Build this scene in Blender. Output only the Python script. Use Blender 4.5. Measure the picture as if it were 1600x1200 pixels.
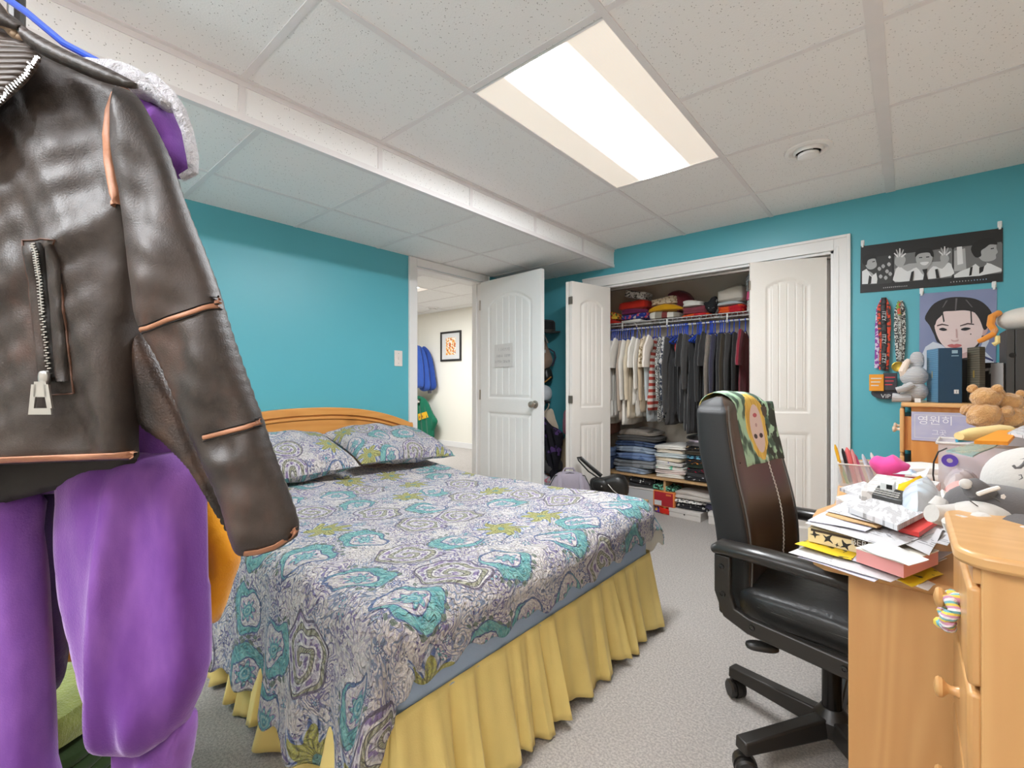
import bpy, math, random
import numpy as np
from mathutils import Matrix, Vector
for o in list(bpy.data.objects): bpy.data.objects.remove(o)
SC = bpy.context.scene
COL = SC.collection
PI = math.pi
R_ = math.radians

# ---------------------------------------------------------------- camera, world, exposure
FPX = 722.7; YAW = 0.7095; HC = 1.14
cam_d = bpy.data.cameras.new('camera'); cam = bpy.data.objects.new('camera', cam_d); COL.objects.link(cam)
cam_d.sensor_fit = 'HORIZONTAL'; cam_d.sensor_width = 36; cam_d.lens = FPX / 1600 * 36
cam_d.clip_start = 0.02
cam.location = (0, 0, HC); cam.rotation_euler = (PI / 2, 0, YAW)
SC.camera = cam
w = bpy.data.worlds.new('world'); SC.world = w; w.use_nodes = True
w.node_tree.nodes['Background'].inputs[0].default_value = (0.8, 0.9, 1, 1)
w.node_tree.nodes['Background'].inputs[1].default_value = 0.3
vs = SC.view_settings
vs.view_transform = 'Standard'; vs.look = 'None'; vs.gamma = 1; vs.use_curve_mapping = False
vs.exposure = 1.38
TROFFER = 10.0      # emission of the ceiling light diffusers
HALL = 16.0
SC.cycles.max_bounces = 8; SC.cycles.diffuse_bounces = 5
SC.cycles.transparent_max_bounces = 12

# ---------------------------------------------------------------- photo geometry helpers
sA, cA = math.sin(YAW), math.cos(YAW)
FW = Vector((-sA, cA, 0)); RT = Vector((cA, sA, 0)); UP = Vector((0, 0, 1))
CAM = Vector((0, 0, HC))
def ray(x, y):
    return FW + RT * ((x - 800) / FPX) + UP * ((600 - y) / FPX)
def PD(x, y, t): return CAM + ray(x, y) * t
def PX(x, y, X): r = ray(x, y); return CAM + r * (X / r.x)
def PY(x, y, Y): r = ray(x, y); return CAM + r * (Y / r.y)
def PZ(x, y, z): r = ray(x, y); return CAM + r * ((z - HC) / r.z)

# ---------------------------------------------------------------- node maths
class N:
    tree = None
    def __init__(s, sock): s.s = sock
    @staticmethod
    def m(op, *a):
        n = N.tree.nodes.new('ShaderNodeMath'); n.operation = op
        for i, v in enumerate(a):
            if isinstance(v, N): N.tree.links.new(v.s, n.inputs[i])
            else: n.inputs[i].default_value = v
        return N(n.outputs[0])
    def __add__(s, o): return N.m('ADD', s, o)
    __radd__ = __add__
    def __sub__(s, o): return N.m('SUBTRACT', s, o)
    def __rsub__(s, o): return N.m('SUBTRACT', o, s)
    def __mul__(s, o): return N.m('MULTIPLY', s, o)
    __rmul__ = __mul__
    def __truediv__(s, o): return N.m('DIVIDE', s, o)
    def __lt__(s, o): return N.m('LESS_THAN', s, o)
    def __gt__(s, o): return N.m('GREATER_THAN', s, o)
def nabs(a): return N.m('ABSOLUTE', a)
def frac(a): return N.m('FRACT', a)
def nsin(a): return N.m('SINE', a)
def nsqrt(a): return N.m('SQRT', a)
def hyp(a, b): return nsqrt(a * a + b * b)
def atan2(a, b): return N.m('ARCTAN2', a, b)
def floor_(a): return N.m('FLOOR', a)
def step(a, lo, hi):
    n = N.tree.nodes.new('ShaderNodeMapRange'); n.interpolation_type = 'SMOOTHSTEP'
    for i, v in enumerate((a, lo, hi, 0.0, 1.0)):
        if isinstance(v, N): N.tree.links.new(v.s, n.inputs[i])
        else: n.inputs[i].default_value = v
    return N(n.outputs[0])
def col4(c): return (c[0], c[1], c[2], 1)
def lin(r, g, b):
    f = lambda v: (v / 255 / 12.92) if v <= 10 else ((v / 255 + 0.055) / 1.055) ** 2.4
    return (f(r), f(g), f(b))
def mix(f, a, b):
    n = N.tree.nodes.new('ShaderNodeMix'); n.data_type = 'RGBA'
    for i, v in ((0, f), (6, a), (7, b)):
        if isinstance(v, N): N.tree.links.new(v.s, n.inputs[i])
        elif i == 0: n.inputs[i].default_value = v
        else: n.inputs[i].default_value = col4(v)
    return N(n.outputs[2])
def coords(kind='Object', scale=(1, 1, 1), rot=(0, 0, 0)):
    t = N.tree.nodes.new('ShaderNodeTexCoord')
    m = N.tree.nodes.new('ShaderNodeMapping'); m.inputs['Scale'].default_value = scale; m.inputs['Rotation'].default_value = rot
    N.tree.links.new(t.outputs[kind], m.inputs[0])
    return N(m.outputs[0])
def noise(v, scale, detail=2, rough=0.5, dist=0.0, out=0):
    n = N.tree.nodes.new('ShaderNodeTexNoise')
    if v is not None: N.tree.links.new(v.s, n.inputs['Vector'])
    n.inputs['Scale'].default_value = scale; n.inputs['Detail'].default_value = detail
    n.inputs['Roughness'].default_value = rough; n.inputs['Distortion'].default_value = dist
    return N(n.outputs[out])
def voronoi(v, scale, rnd=1.0, feature='F1'):
    n = N.tree.nodes.new('ShaderNodeTexVoronoi'); n.feature = feature
    N.tree.links.new(v.s, n.inputs['Vector']); n.inputs['Scale'].default_value = scale
    n.inputs['Randomness'].default_value = rnd
    return n
def sep(v):
    n = N.tree.nodes.new('ShaderNodeSeparateXYZ'); N.tree.links.new(v.s, n.inputs[0])
    return N(n.outputs[0]), N(n.outputs[1]), N(n.outputs[2])

MATS = {}
def mat(name, col=(0.8, 0.8, 0.8), rough=0.6, metal=0.0, bump=None, var=None, fn=None, spec=0.5, sheen=0.0,
        coat=0.0, trans=0.0, alpha=None, emit=None, ior=None):
    """procedural material; fn(bsdf) may return a colour socket; bump=(scale, strength, detail)"""
    if name in MATS: return MATS[name]
    m = bpy.data.materials.new(name); m.use_nodes = True; nt = m.node_tree; N.tree = nt
    b = nt.nodes['Principled BSDF']
    b.inputs['Base Color'].default_value = col4(col); b.inputs['Roughness'].default_value = rough
    b.inputs['Metallic'].default_value = metal; b.inputs['Specular IOR Level'].default_value = spec
    b.inputs['Sheen Weight'].default_value = sheen; b.inputs['Coat Weight'].default_value = coat
    b.inputs['Transmission Weight'].default_value = trans
    if ior: b.inputs['IOR'].default_value = ior
    if alpha is not None: b.inputs['Alpha'].default_value = alpha
    if emit: b.inputs['Emission Color'].default_value = col4(emit[0]); b.inputs['Emission Strength'].default_value = emit[1]
    c = None
    if fn: c = fn(b)
    elif var is None and bump is None: var = (9, 0.06)
    if c is None and var:
        n = noise(coords(), var[0], 3)
        c = mix(n, tuple(x * (1 - var[1]) for x in col), tuple(min(1, x * (1 + var[1])) for x in col))
    if c is not None: nt.links.new(c.s, b.inputs['Base Color'])
    if bump:
        bn = nt.nodes.new('ShaderNodeBump'); bn.inputs['Strength'].default_value = bump[1]
        bn.inputs['Distance'].default_value = bump[3] if len(bump) > 3 else 0.01
        h = noise(coords(), bump[0], bump[2] if len(bump) > 2 else 2)
        nt.links.new(h.s, bn.inputs['Height']); nt.links.new(bn.outputs[0], b.inputs['Normal'])
    MATS[name] = m
    return m
def bump_from(b, h, strength=0.4, dist=0.01):
    bn = N.tree.nodes.new('ShaderNodeBump'); bn.inputs['Strength'].default_value = strength
    bn.inputs['Distance'].default_value = dist
    N.tree.links.new(h.s, bn.inputs['Height']); N.tree.links.new(bn.outputs[0], b.inputs['Normal'])
def cloth(name, rgb, var=0.12, rough=0.9, scale=14):
    return mat(name, lin(*rgb), rough, var=(scale, var), bump=(60, 0.25, 3, 0.004), sheen=0.15, spec=0.2)
def flat(name, rgb, rough=0.5): return mat(name, lin(*rgb), rough)

# ---------------------------------------------------------------- mesh building
def frame(o, ex, ey, ez=None):
    ex = Vector(ex); ey = Vector(ey); ez = Vector(ez) if ez is not None else ex.cross(ey)
    M = Matrix.Identity(4)
    for i in range(3):
        M[i][0] = ex[i]; M[i][1] = ey[i]; M[i][2] = ez[i]; M[i][3] = o[i]
    return M
class MB:
    def __init__(s): s.v = []; s.f = []; s.m = []; s.uv = {}
    def add(s, vs, fs, mi=0, M=None, uv=None):
        b = len(s.v)
        for v in vs:
            v = Vector(v); s.v.append(tuple(M @ v) if M is not None else tuple(v))
        for f in fs:
            s.f.append(tuple(i + b for i in f)); s.m.append(mi)
        if uv is not None:
            for i, u in enumerate(uv): s.uv[b + i] = u
        return s
    def box(s, c, d, mi=0, M=None, rz=0):
        x, y, z = d[0] / 2, d[1] / 2, d[2] / 2
        L = Matrix.Translation(c) @ Matrix.Rotation(rz, 4, 'Z')
        vs = [L @ Vector(p) for p in ((-x,-y,-z),(x,-y,-z),(x,y,-z),(-x,y,-z),(-x,-y,z),(x,-y,z),(x,y,z),(-x,y,z))]
        return s.add(vs, ((0,3,2,1),(4,5,6,7),(0,1,5,4),(1,2,6,5),(2,3,7,6),(3,0,4,7)), mi, M)
    def bx(s, x0, x1, y0, y1, z0, z1, mi=0, M=None):
        return s.box(((x0+x1)/2, (y0+y1)/2, (z0+z1)/2), (abs(x1-x0), abs(y1-y0), abs(z1-z0)), mi, M)
    def tube(s, pts, r, seg=8, mi=0, M=None, cap=True, flatz=1.0):
        pts = [Vector(p) for p in pts]; n = len(pts)
        rs = list(r) if isinstance(r, (list, tuple)) else [r] * n
        vs = []; fs = []; up = None
        for i, p in enumerate(pts):
            d = (pts[min(i+1, n-1)] - pts[max(i-1, 0)]).normalized()
            if up is None:
                up = Vector((0,0,1)) if abs(d.z) < 0.9 else Vector((1,0,0))
            a = d.cross(up).normalized(); up = a.cross(d).normalized()
            for k in range(seg):
                t = 2*PI*k/seg
                vs.append(p + a*math.cos(t)*rs[i] + up*math.sin(t)*rs[i]*flatz)
        for i in range(n-1):
            for k in range(seg):
                k2 = (k+1) % seg
                fs.append((i*seg+k, i*seg+k2, (i+1)*seg+k2, (i+1)*seg+k))
        if cap:
            fs.append(tuple(reversed(range(seg)))); fs.append(tuple(range((n-1)*seg, n*seg)))
        return s.add(vs, fs, mi, M)
    def lathe(s, prof, seg=20, mi=0, M=None, cap=True):
        vs = []; fs = []; n = len(prof)
        for r, z in prof:
            for k in range(seg):
                t = 2*PI*k/seg; vs.append((r*math.cos(t), r*math.sin(t), z))
        for i in range(n-1):
            for k in range(seg):
                k2 = (k+1) % seg; fs.append((i*seg+k, i*seg+k2, (i+1)*seg+k2, (i+1)*seg+k))
        if cap:
            fs.append(tuple(reversed(range(seg)))); fs.append(tuple(range((n-1)*seg, n*seg)))
        return s.add(vs, fs, mi, M)
    def prism(s, pts, z0, z1, mi=0, M=None):
        n = len(pts)
        vs = [(p[0], p[1], z0) for p in pts] + [(p[0], p[1], z1) for p in pts]
        fs = [tuple(reversed(range(n))), tuple(range(n, 2*n))] + [(i, (i+1) % n, n+(i+1) % n, n+i) for i in range(n)]
        return s.add(vs, fs, mi, M)
    def ell(s, c, r, mi=0, M=None, nu=16, nv=10, e=1.0, rot=None, fn=None):
        vs = []; fs = []
        sp = lambda v: math.copysign(abs(v) ** e, v)
        L = Matrix.Translation(c) @ (rot.to_4x4() if rot is not None else Matrix.Identity(4))
        for j in range(nv+1):
            ph = -PI/2 + PI*j/nv
            for i in range(nu):
                th = 2*PI*i/nu
                p = Vector((r[0]*sp(math.cos(ph))*sp(math.cos(th)), r[1]*sp(math.cos(ph))*sp(math.sin(th)), r[2]*sp(math.sin(ph))))
                if fn: p = Vector(fn(p))
                vs.append(L @ p)
        for j in range(nv):
            for i in range(nu):
                i2 = (i+1) % nu
                fs.append((j*nu+i, j*nu+i2, (j+1)*nu+i2, (j+1)*nu+i))
        return s.add(vs, fs, mi, M)
    def grid(s, nu, nv, fn, mi=0, M=None, uvfn=None):
        vs = []; uv = []
        for j in range(nv+1):
            for i in range(nu+1):
                vs.append(fn(i/nu, j/nv)); uv.append(uvfn(i/nu, j/nv) if uvfn else (i/nu, j/nv))
        fs = [(j*(nu+1)+i, j*(nu+1)+i+1, (j+1)*(nu+1)+i+1, (j+1)*(nu+1)+i) for j in range(nv) for i in range(nu)]
        return s.add(vs, fs, mi, M, uv)
    def puff(s, pts, T, Rr, g, mi=0, M=None, fold=None, back=0.8, round_=True, e=0.5):
        """an inflated outline: rounded rim, thickness T in front and T*back behind, with fold relief"""
        P = np.array(pts, float)
        if round_:
            q = []
            n = len(P)
            for i in range(n):
                p0, p1, p2, p3 = P[i-1], P[i], P[(i+1) % n], P[(i+2) % n]
                for k in range(3):
                    t = k/3
                    q.append(0.5*((2*p1)+(-p0+p2)*t+(2*p0-5*p1+4*p2-p3)*t*t+(-p0+3*p1-3*p2+p3)*t**3))
            P = np.array(q)
        A = P; B = np.roll(P, -1, 0)
        x0, y0 = P.min(0) - g; x1, y1 = P.max(0) + g
        nx = int((x1-x0)/g)+2; ny = int((y1-y0)/g)+2
        gx = x0+np.arange(nx)*g; gy = y0+np.arange(ny)*g
        X, Y = np.meshgrid(gx, gy)
        def inside(X, Y):
            c = np.zeros(X.shape, bool)
            for a, b in zip(A, B):
                with np.errstate(divide='ignore', invalid='ignore'):
                    xi = (b[0]-a[0])*(Y-a[1])/(b[1]-a[1]+1e-12)+a[0]
                c ^= ((a[1] > Y) != (b[1] > Y)) & (X < xi)
            return c
        cell = inside(X[:-1, :-1]+g/2, Y[:-1, :-1]+g/2)
        used = np.zeros(X.shape, bool)
        used[:-1,:-1] |= cell; used[1:,:-1] |= cell; used[:-1,1:] |= cell; used[1:,1:] |= cell
        inner = np.zeros(X.shape, bool)
        inner[1:-1,1:-1] = cell[1:,1:] & cell[:-1,1:] & cell[1:,:-1] & cell[:-1,:-1]
        def near(px, py):
            best = None; bd = 1e9
            for a, b in zip(A, B):
                ab = b-a; t = max(0, min(1, ((px-a[0])*ab[0]+(py-a[1])*ab[1])/(ab@ab+1e-12)))
                q = a+ab*t; d = (q[0]-px)**2+(q[1]-py)**2
                if d < bd: bd = d; best = q
            return best, math.sqrt(bd)
        fi = {}; bi = {}; vs = []; uv = []
        for j in range(ny):
            for i in range(nx):
                if not used[j, i]: continue
                px, py = X[j, i], Y[j, i]
                q, d = near(px, py)
                if inner[j, i]:
                    k = 1-min(d/Rr, 1); h = T*(max(0, 1-k*k)) ** e
                    w_ = min(d/Rr, 1)
                    f = fold(px, py) if fold else 0
                    fi[(j, i)] = len(vs); vs.append((px, py, h+f*w_)); uv.append((px, py))
                    bi[(j, i)] = len(vs); vs.append((px, py, -h*back+f*w_)); uv.append((px, py))
                else:
                    fi[(j, i)] = bi[(j, i)] = len(vs); vs.append((q[0], q[1], 0)); uv.append((q[0], q[1]))
        fs = []
        for j in range(ny-1):
            for i in range(nx-1):
                if cell[j, i]:
                    k = [(j,i),(j,i+1),(j+1,i+1),(j+1,i)]
                    fs.append(tuple(fi[a] for a in k)); b_ = tuple(bi[a] for a in reversed(k))
                    if set(b_) != set(fs[-1]): fs.append(b_)
        return s.add(vs, fs, mi, M, uv)
    def build(s, name, mats, parent=None, smooth=True, bevel=0, subsurf=0, solid=0, auto=35, kind=None, label=None):
        me = bpy.data.meshes.new(name)
        me.from_pydata([tuple(v) for v in s.v], [], s.f)
        if not isinstance(mats, (list, tuple)): mats = [mats]
        for m in mats: me.materials.append(m)
        me.polygons.foreach_set('material_index', s.m)
        if s.uv:
            l = me.uv_layers.new(name='UVMap')
            vi = np.zeros(len(me.loops), int); me.loops.foreach_get('vertex_index', vi)
            a = np.zeros((len(s.v), 2))
            for k, u in s.uv.items(): a[k] = u
            l.data.foreach_set('uv', a[vi].ravel())
        me.update()
        if smooth:
            me.polygons.foreach_set('use_smooth', [True]*len(me.polygons))
            if auto < 180: me.set_sharp_from_angle(angle=R_(auto))
        o = bpy.data.objects.new(name, me); COL.objects.link(o)
        if parent is not None: o.parent = parent
        if solid:
            md = o.modifiers.new('s', 'SOLIDIFY'); md.thickness = solid; md.offset = 0
        if bevel:
            md = o.modifiers.new('b', 'BEVEL'); md.width = bevel; md.segments = 2; md.limit_method = 'ANGLE'; md.angle_limit = R_(40)
        if subsurf:
            md = o.modifiers.new('u', 'SUBSURF'); md.levels = subsurf; md.render_levels = subsurf
        if kind: o['kind'] = kind
        if label: o['label'] = label
        return o
def tag(o, label, cat, group=None):
    o['label'] = label; o['category'] = cat
    if group: o['group'] = group
    return o
def thing(name, label, cat, loc=(0,0,0), rz=0, group=None):
    o = bpy.data.objects.new(name, None); COL.objects.link(o); o.empty_display_size = 0.05
    o.location = loc; o.rotation_euler = (0, 0, rz)
    return tag(o, label, cat, group)
def struct(name, mb, m, **k): return mb.build(name, m, kind='structure', **k)
def copy_tree(o, parent=None):
    c = o.copy(); COL.objects.link(c)
    if parent is not None: c.parent = parent
    for ch in o.children: copy_tree(ch, c)
    return c
def text(name, body, size, m, M, parent=None, ext=0.0004, align='CENTER', sx=1.0, shear=0, bold=0.0):
    c = bpy.data.curves.new(name, 'FONT'); c.body = body; c.size = size; c.align_x = align; c.align_y = 'CENTER'
    c.extrude = ext; c.shear = shear; c.offset = bold; c.resolution_u = 3
    t = bpy.data.objects.new(name, c); COL.objects.link(t)
    dg = bpy.context.evaluated_depsgraph_get()
    me = bpy.data.meshes.new_from_object(t.evaluated_get(dg))
    bpy.data.objects.remove(t)
    me.transform(M @ Matrix.Diagonal((sx, 1, 1, 1)))
    me.materials.clear(); me.materials.append(m)
    o = bpy.data.objects.new(name, me); COL.objects.link(o)
    if parent is not None: o.parent = parent
    return o
rnd = random.Random(7)
# ================================================================ materials of the room
def f_wall(b):
    c = coords(); bump_from(b, noise(c, 220, 3), 0.06, 0.004)
    return mix(noise(c, 1.5, 2), lin(84, 168, 182), lin(92, 176, 190))
M_WALL = mat('blue_paint', fn=f_wall, rough=0.38)
def f_tile(b):
    c = coords('Object', (1, 1, 1))
    v = voronoi(coords('Object', (110, 200, 110), (0, 0, 0.6)), 1.0)
    d = N(v.outputs['Distance']); r, _, _ = sep(N(v.outputs['Color']))
    v2 = voronoi(coords('Object', (190, 100, 190), (0, 0, 0.3)), 1.0)
    d2 = N(v2.outputs['Distance']); r2, _, _ = sep(N(v2.outputs['Color']))
    s = (1 - step(d, 0.16, 0.34)) * (r > 0.90)
    s2 = (1 - step(d2, 0.16, 0.34)) * (r2 > 0.93)
    s = N.m('MINIMUM', s + s2, 1.0)
    bump_from(b, noise(c, 160, 4) - s * 0.8, 0.25, 0.004)
    return mix(s, lin(235, 234, 233), lin(160, 156, 154))
M_TILE = mat('ceiling_tile', fn=f_tile, rough=0.9, spec=0.2)
M_BAR = mat('white_grid_metal', lin(224, 220, 220), 0.5)
M_WHITE = mat('white_trim_paint', lin(232, 230, 228), 0.4, bump=(180, 0.05))
M_DOOR = mat('white_door_paint', lin(226, 227, 226), 0.42, bump=(140, 0.06))
M_BEIGE = mat('closet_beige_paint', lin(224, 214, 200), 0.7, bump=(160, 0.1))
M_HALL = mat('hall_cream_paint', lin(236, 232, 220), 0.7, bump=(160, 0.1))
def f_carpet(b):
    c = coords()
    n = noise(c, 130, 4, 0.7); n2 = noise(c, 6, 3)
    bump_from(b, noise(c, 260, 3, 0.7) + n * 0.6, 0.9, 0.012)
    return mix(step(n, 0.35, 0.65), lin(186, 177, 170), mix(n2, lin(234, 226, 218), lin(222, 214, 206)))
M_CARPET = mat('beige_carpet', fn=f_carpet, rough=0.95, spec=0.1, sheen=0.2)
def pine(name, a, bcol, axis=2, scale=1.0, rough=0.38):
    def f(b):
        sc = [9, 9, 9]; sc[axis] = 0.9
        c = coords('Object', tuple(x*scale for x in sc))
        g = noise(c, 2.2, 3, 0.55, 0.4)
        g2 = frac(noise(c, 1.0, 1, 0.5, 0.2) * 7)
        ring = step(nabs(g2 - 0.5), 0.0, 0.5)
        kc = [2.6, 2.6, 2.6]; kc[axis] = 1.7
        kv = voronoi(coords('Object', tuple(kc)), 1.0); kd = N(kv.outputs['Distance'])
        kn = (1 - step(kd, 0.04, 0.15)) * 0.7
        base = mix(g * 0.6 + ring * 0.4, a, bcol)
        return mix(kn, base, tuple(x*0.45 for x in a))
    return mat(name, fn=f, rough=rough, coat=0.15)
M_PINE = pine('pine_wood', lin(196, 144, 88), lin(214, 166, 108))
M_PINEX = pine('pine_wood_lengthwise', lin(196, 144, 88), lin(216, 168, 110), axis=1)
M_PINEH = pine('orange_pine_wood', lin(203, 136, 66), lin(222, 160, 88), axis=1)

# ================================================================ room shell
XA, YB, XR, YF = -3.0, 3.615, 0.66, -2.6
ZC, ZS = HC + 1.165, 2.152          # main ceiling, soffit ceiling
XS = -1.94
T = 0.11
DY0, DY1, DZ = 2.31, 3.075, 2.085   # bedroom door opening
CX0, CX1, CZ = -2.16, -0.368, 2.00  # closet opening
HX, HY0, HY1, HZ = -8.6, 0.6, 5.68, 2.49
f = MB().bx(HX - .1, XR + .2, YF - .2, HY1 + .1, -0.12, 0.0)
struct('floor', f, M_CARPET, smooth=False)
m = MB(); m.bx(XA - T, XA, YF - T, DY0, 0, ZC + .1); m.bx(XA - T, XA, DY1, YB + T, 0, ZC + .1); m.bx(XA - T, XA, DY0, DY1, DZ, ZC + .3)
# room side is blue, hall side cream
struct('wall_left', m, M_WALL, smooth=False)
m = MB(); m.bx(XA - T - .012, XA - T, HY0, DY0, 0, HZ); m.bx(XA - T - .012, XA - T, DY1, HY1, 0, HZ); m.bx(XA - T - .012, XA - T, DY0, DY1, DZ, HZ)
struct('wall_hall_side', m, M_HALL, smooth=False)
m = MB(); m.bx(XA, CX0, YB, YB + T, 0, ZC + .1); m.bx(CX1, XR + T, YB, YB + T, 0, ZC + .1); m.bx(CX0, CX1, YB, YB + T, CZ, ZC + .1)
struct('wall_back', m, M_WALL, smooth=False)
m = MB(); m.bx(XR, XR + T, YF - T, YB, 0, ZC + .1); struct('wall_right', m, M_BEIGE, smooth=False)
m = MB(); m.bx(XA, XR, YF - T, YF, 0, ZC + .1); struct('wall_front', m, M_BEIGE, smooth=False)
# ceiling: main field (with the opening of the troffer), soffit face, soffit underside
LX0, LX1, LY0, LY1 = -1.325, -0.73, 1.30, 2.495
m = MB()
m.bx(XS, LX0, YF - T, YB, ZC, ZC + .02); m.bx(LX1, XR + T, YF - T, YB, ZC, ZC + .02)
m.bx(LX0, LX1, YF - T, -1.75, ZC, ZC + .02); m.bx(LX0, LX1, -0.555, LY0, ZC, ZC + .02); m.bx(LX0, LX1, LY1, YB, ZC, ZC + .02)
m.bx(XS - .02, XS, YF - T, YB, ZS, ZC + .02)
m.bx(XA, XS, YF - T, YB, ZS, ZS + .02)
struct('ceiling', m, M_TILE, smooth=False)
m = MB()
bw = 0.012
ys = [YB - .505 - .61*i for i in range(10)]   # 3.11, 2.50, 1.89, 1.28, 0.67, 0.06 ...
for x in (XS + .012, LX0 - .004, LX1 + .004, -0.085, 0.525): 
    ww = bw * (1.9 if x == -0.085 else 1.0)
    m.bx(x - ww, x + ww, YF, YB, ZC - .004, ZC + .001)
for y in ys:
    if abs(y - 1.89) > .1: m.bx(XS, LX0, y - bw, y + bw, ZC - .003, ZC + .001)
    if not (LY0 + .1 < y < LY1 - .1) and not (-1.75 < y < -.55): m.bx(LX0, LX1, y - bw, y + bw, ZC - .003, ZC + .001)
    m.bx(LX1, XR, y - bw, y + bw, ZC - .003, ZC + .001)
    m.bx(XS - .001, XS + .004, y - bw, y + bw, ZS, ZC)
    m.bx(XA, XS, y - bw + .07, y + bw + .07, ZS - .003, ZS + .001)
m.bx(XS - .002, XS + .005, YF, YB, ZC - .024, ZC); m.bx(XS - .024, XS + .005, YF, YB, ZS - .004, ZS + .022)
m.bx(-2.55, -2.53, YF, YB, ZS - .003, ZS)
struct('trim_1', m, M_BAR, smooth=False)
# casings and jambs
m = MB(); cw = 0.075
for y0, y1 in ((DY0 - cw, DY0), (DY1, DY1 + cw)): m.bx(XA, XA + .016, y0, y1, 0, ZS - .003)
m.bx(XA, XA + .016, DY0, DY1, DZ, ZS - .003)
m.bx(XA + .016, XA + .022, DY0 - cw, DY0 - cw + .016, 0, ZS - .003); m.bx(XA + .016, XA + .022, DY1 + cw - .016, DY1 + cw, 0, ZS - .003)
m.bx(XA - T - .012, XA, DY0, DY0 + .018, 0, DZ); m.bx(XA - T - .012, XA, DY1 - .018, DY1, 0, DZ); m.bx(XA - T - .012, XA, DY0, DY1, DZ - .018, DZ)
m.bx(XA - .07, XA - .05, DY0 + .018, DY0 + .032, 0, DZ - .018); m.bx(XA - .07, XA - .05, DY1 - .032, DY1 - .018, 0, DZ - .018)
struct('trim_2', m, M_WHITE, smooth=False, bevel=.003)
m = MB(); cw = 0.088
for x0, x1 in ((CX0 - cw, CX0), (CX1, CX1 + cw)): m.bx(x0, x1, YB - .016, YB, 0, CZ + cw)
m.bx(CX0, CX1, YB - .016, YB, CZ, CZ + cw)
m.bx(CX1 + cw - .018, CX1 + cw, YB - .023, YB - .016, 0, CZ + cw); m.bx(CX0 - cw, CX1 + cw - .018, YB - .023, YB - .016, CZ + cw - .018, CZ + cw)
m.bx(CX1 + .012, CX1 + .028, YB - .02, YB - .016, 0, CZ + .02)
m.bx(CX0, CX0 + .018, YB, YB + T, 0, CZ); m.bx(CX1 - .018, CX1, YB, YB + T, 0, CZ); m.bx(CX0, CX1, YB, YB + T, CZ - .018, CZ)
struct('trim_3', m, M_WHITE, smooth=False, bevel=.003)
m = MB(); m.bx(CX0 + .02, CX1 - .02, YB + .04, YB + .065, CZ - .04, CZ - .018)
struct('trim_4', m, mat('track_metal', lin(120, 112, 104), .4, 0.6), smooth=False)
for nm, b in (('baseboard_left', (XA, XA + .014, YF, DY0 - .075, 0, .09)), ('baseboard_back', (CX1 + .088, XR, YB - .014, YB, 0, .09)),
              ('baseboard_corner', (XA, CX0 - .088, YB - .014, YB, 0, .09)), ('baseboard_hall', (HX, XA - T, HY1 - .014, HY1, 0, .1))):
    struct(nm, MB().bx(*b), M_WHITE, smooth=False, bevel=.004)
# closet interior
KX0, KX1, KY = -2.5, -0.05, 4.36
m = MB(); m.bx(KX0 - .05, KX1 + .05, KY, KY + .05, 0, 2.45); m.bx(KX0 - .05, KX0, YB + T, KY, 0, 2.45); m.bx(KX1, KX1 + .05, YB + T, KY, 0, 2.45)
m.bx(KX0, KX1, YB + T, KY, 2.40, 2.45)
m.bx(KX0, -2.02, YB + T, KY, 2.13, 2.40)
m.bx(KX0, CX0, YB + T, YB + T + .006, 0, 2.4); m.bx(CX1, KX1, YB + T, YB + T + .006, 0, 2.4); m.bx(CX0, CX1, YB + T, YB + T + .006, CZ, 2.4)
struct('wall_closet', m, M_BEIGE, smooth=False)
# hall shell
m = MB(); m.bx(HX, XA - T, HY1, HY1 + .1, 0, HZ + .1); struct('wall_hall_back', m, M_HALL, smooth=False)
m = MB(); m.bx(HX - .1, HX, HY0, HY1 + .1, 0, HZ + .1); struct('wall_hall_end', m, M_HALL, smooth=False)
m = MB(); m.bx(HX - .1, XA - T, HY0 - .1, HY0, 0, HZ + .1); struct('wall_hall_front', m, M_HALL, smooth=False)
HL = PZ(672, 452, HZ)
hx0, hx1, hy0, hy1 = HL.x - 1.22, HL.x, HL.y - .61, HL.y
m = MB(); m.bx(HX, hx0, HY0, HY1, HZ, HZ + .02); m.bx(hx1, XA - T, HY0, HY1, HZ, HZ + .02); m.bx(hx0, hx1, HY0, hy0, HZ, HZ + .02); m.bx(hx0, hx1, hy1, HY1, HZ, HZ + .02)
struct('ceiling_hall', m, M_TILE, smooth=False)
m = MB()
for i in range(-4, 5):
    if HX < hx1 + i*.61 < XA - T and not i == -1: m.bx(hx1 + i*.61 - .012, hx1 + i*.61 + .012, HY0, HY1, HZ - .003, HZ + .001)
for i in range(-8, 6):
    y = hy1 + i*.61
    if HY0 < y < HY1: m.bx(HX, XA - T, y - .012, y + .012, HZ - .003, HZ + .001)
struct('trim_5', m, M_BAR, smooth=False)

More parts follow.
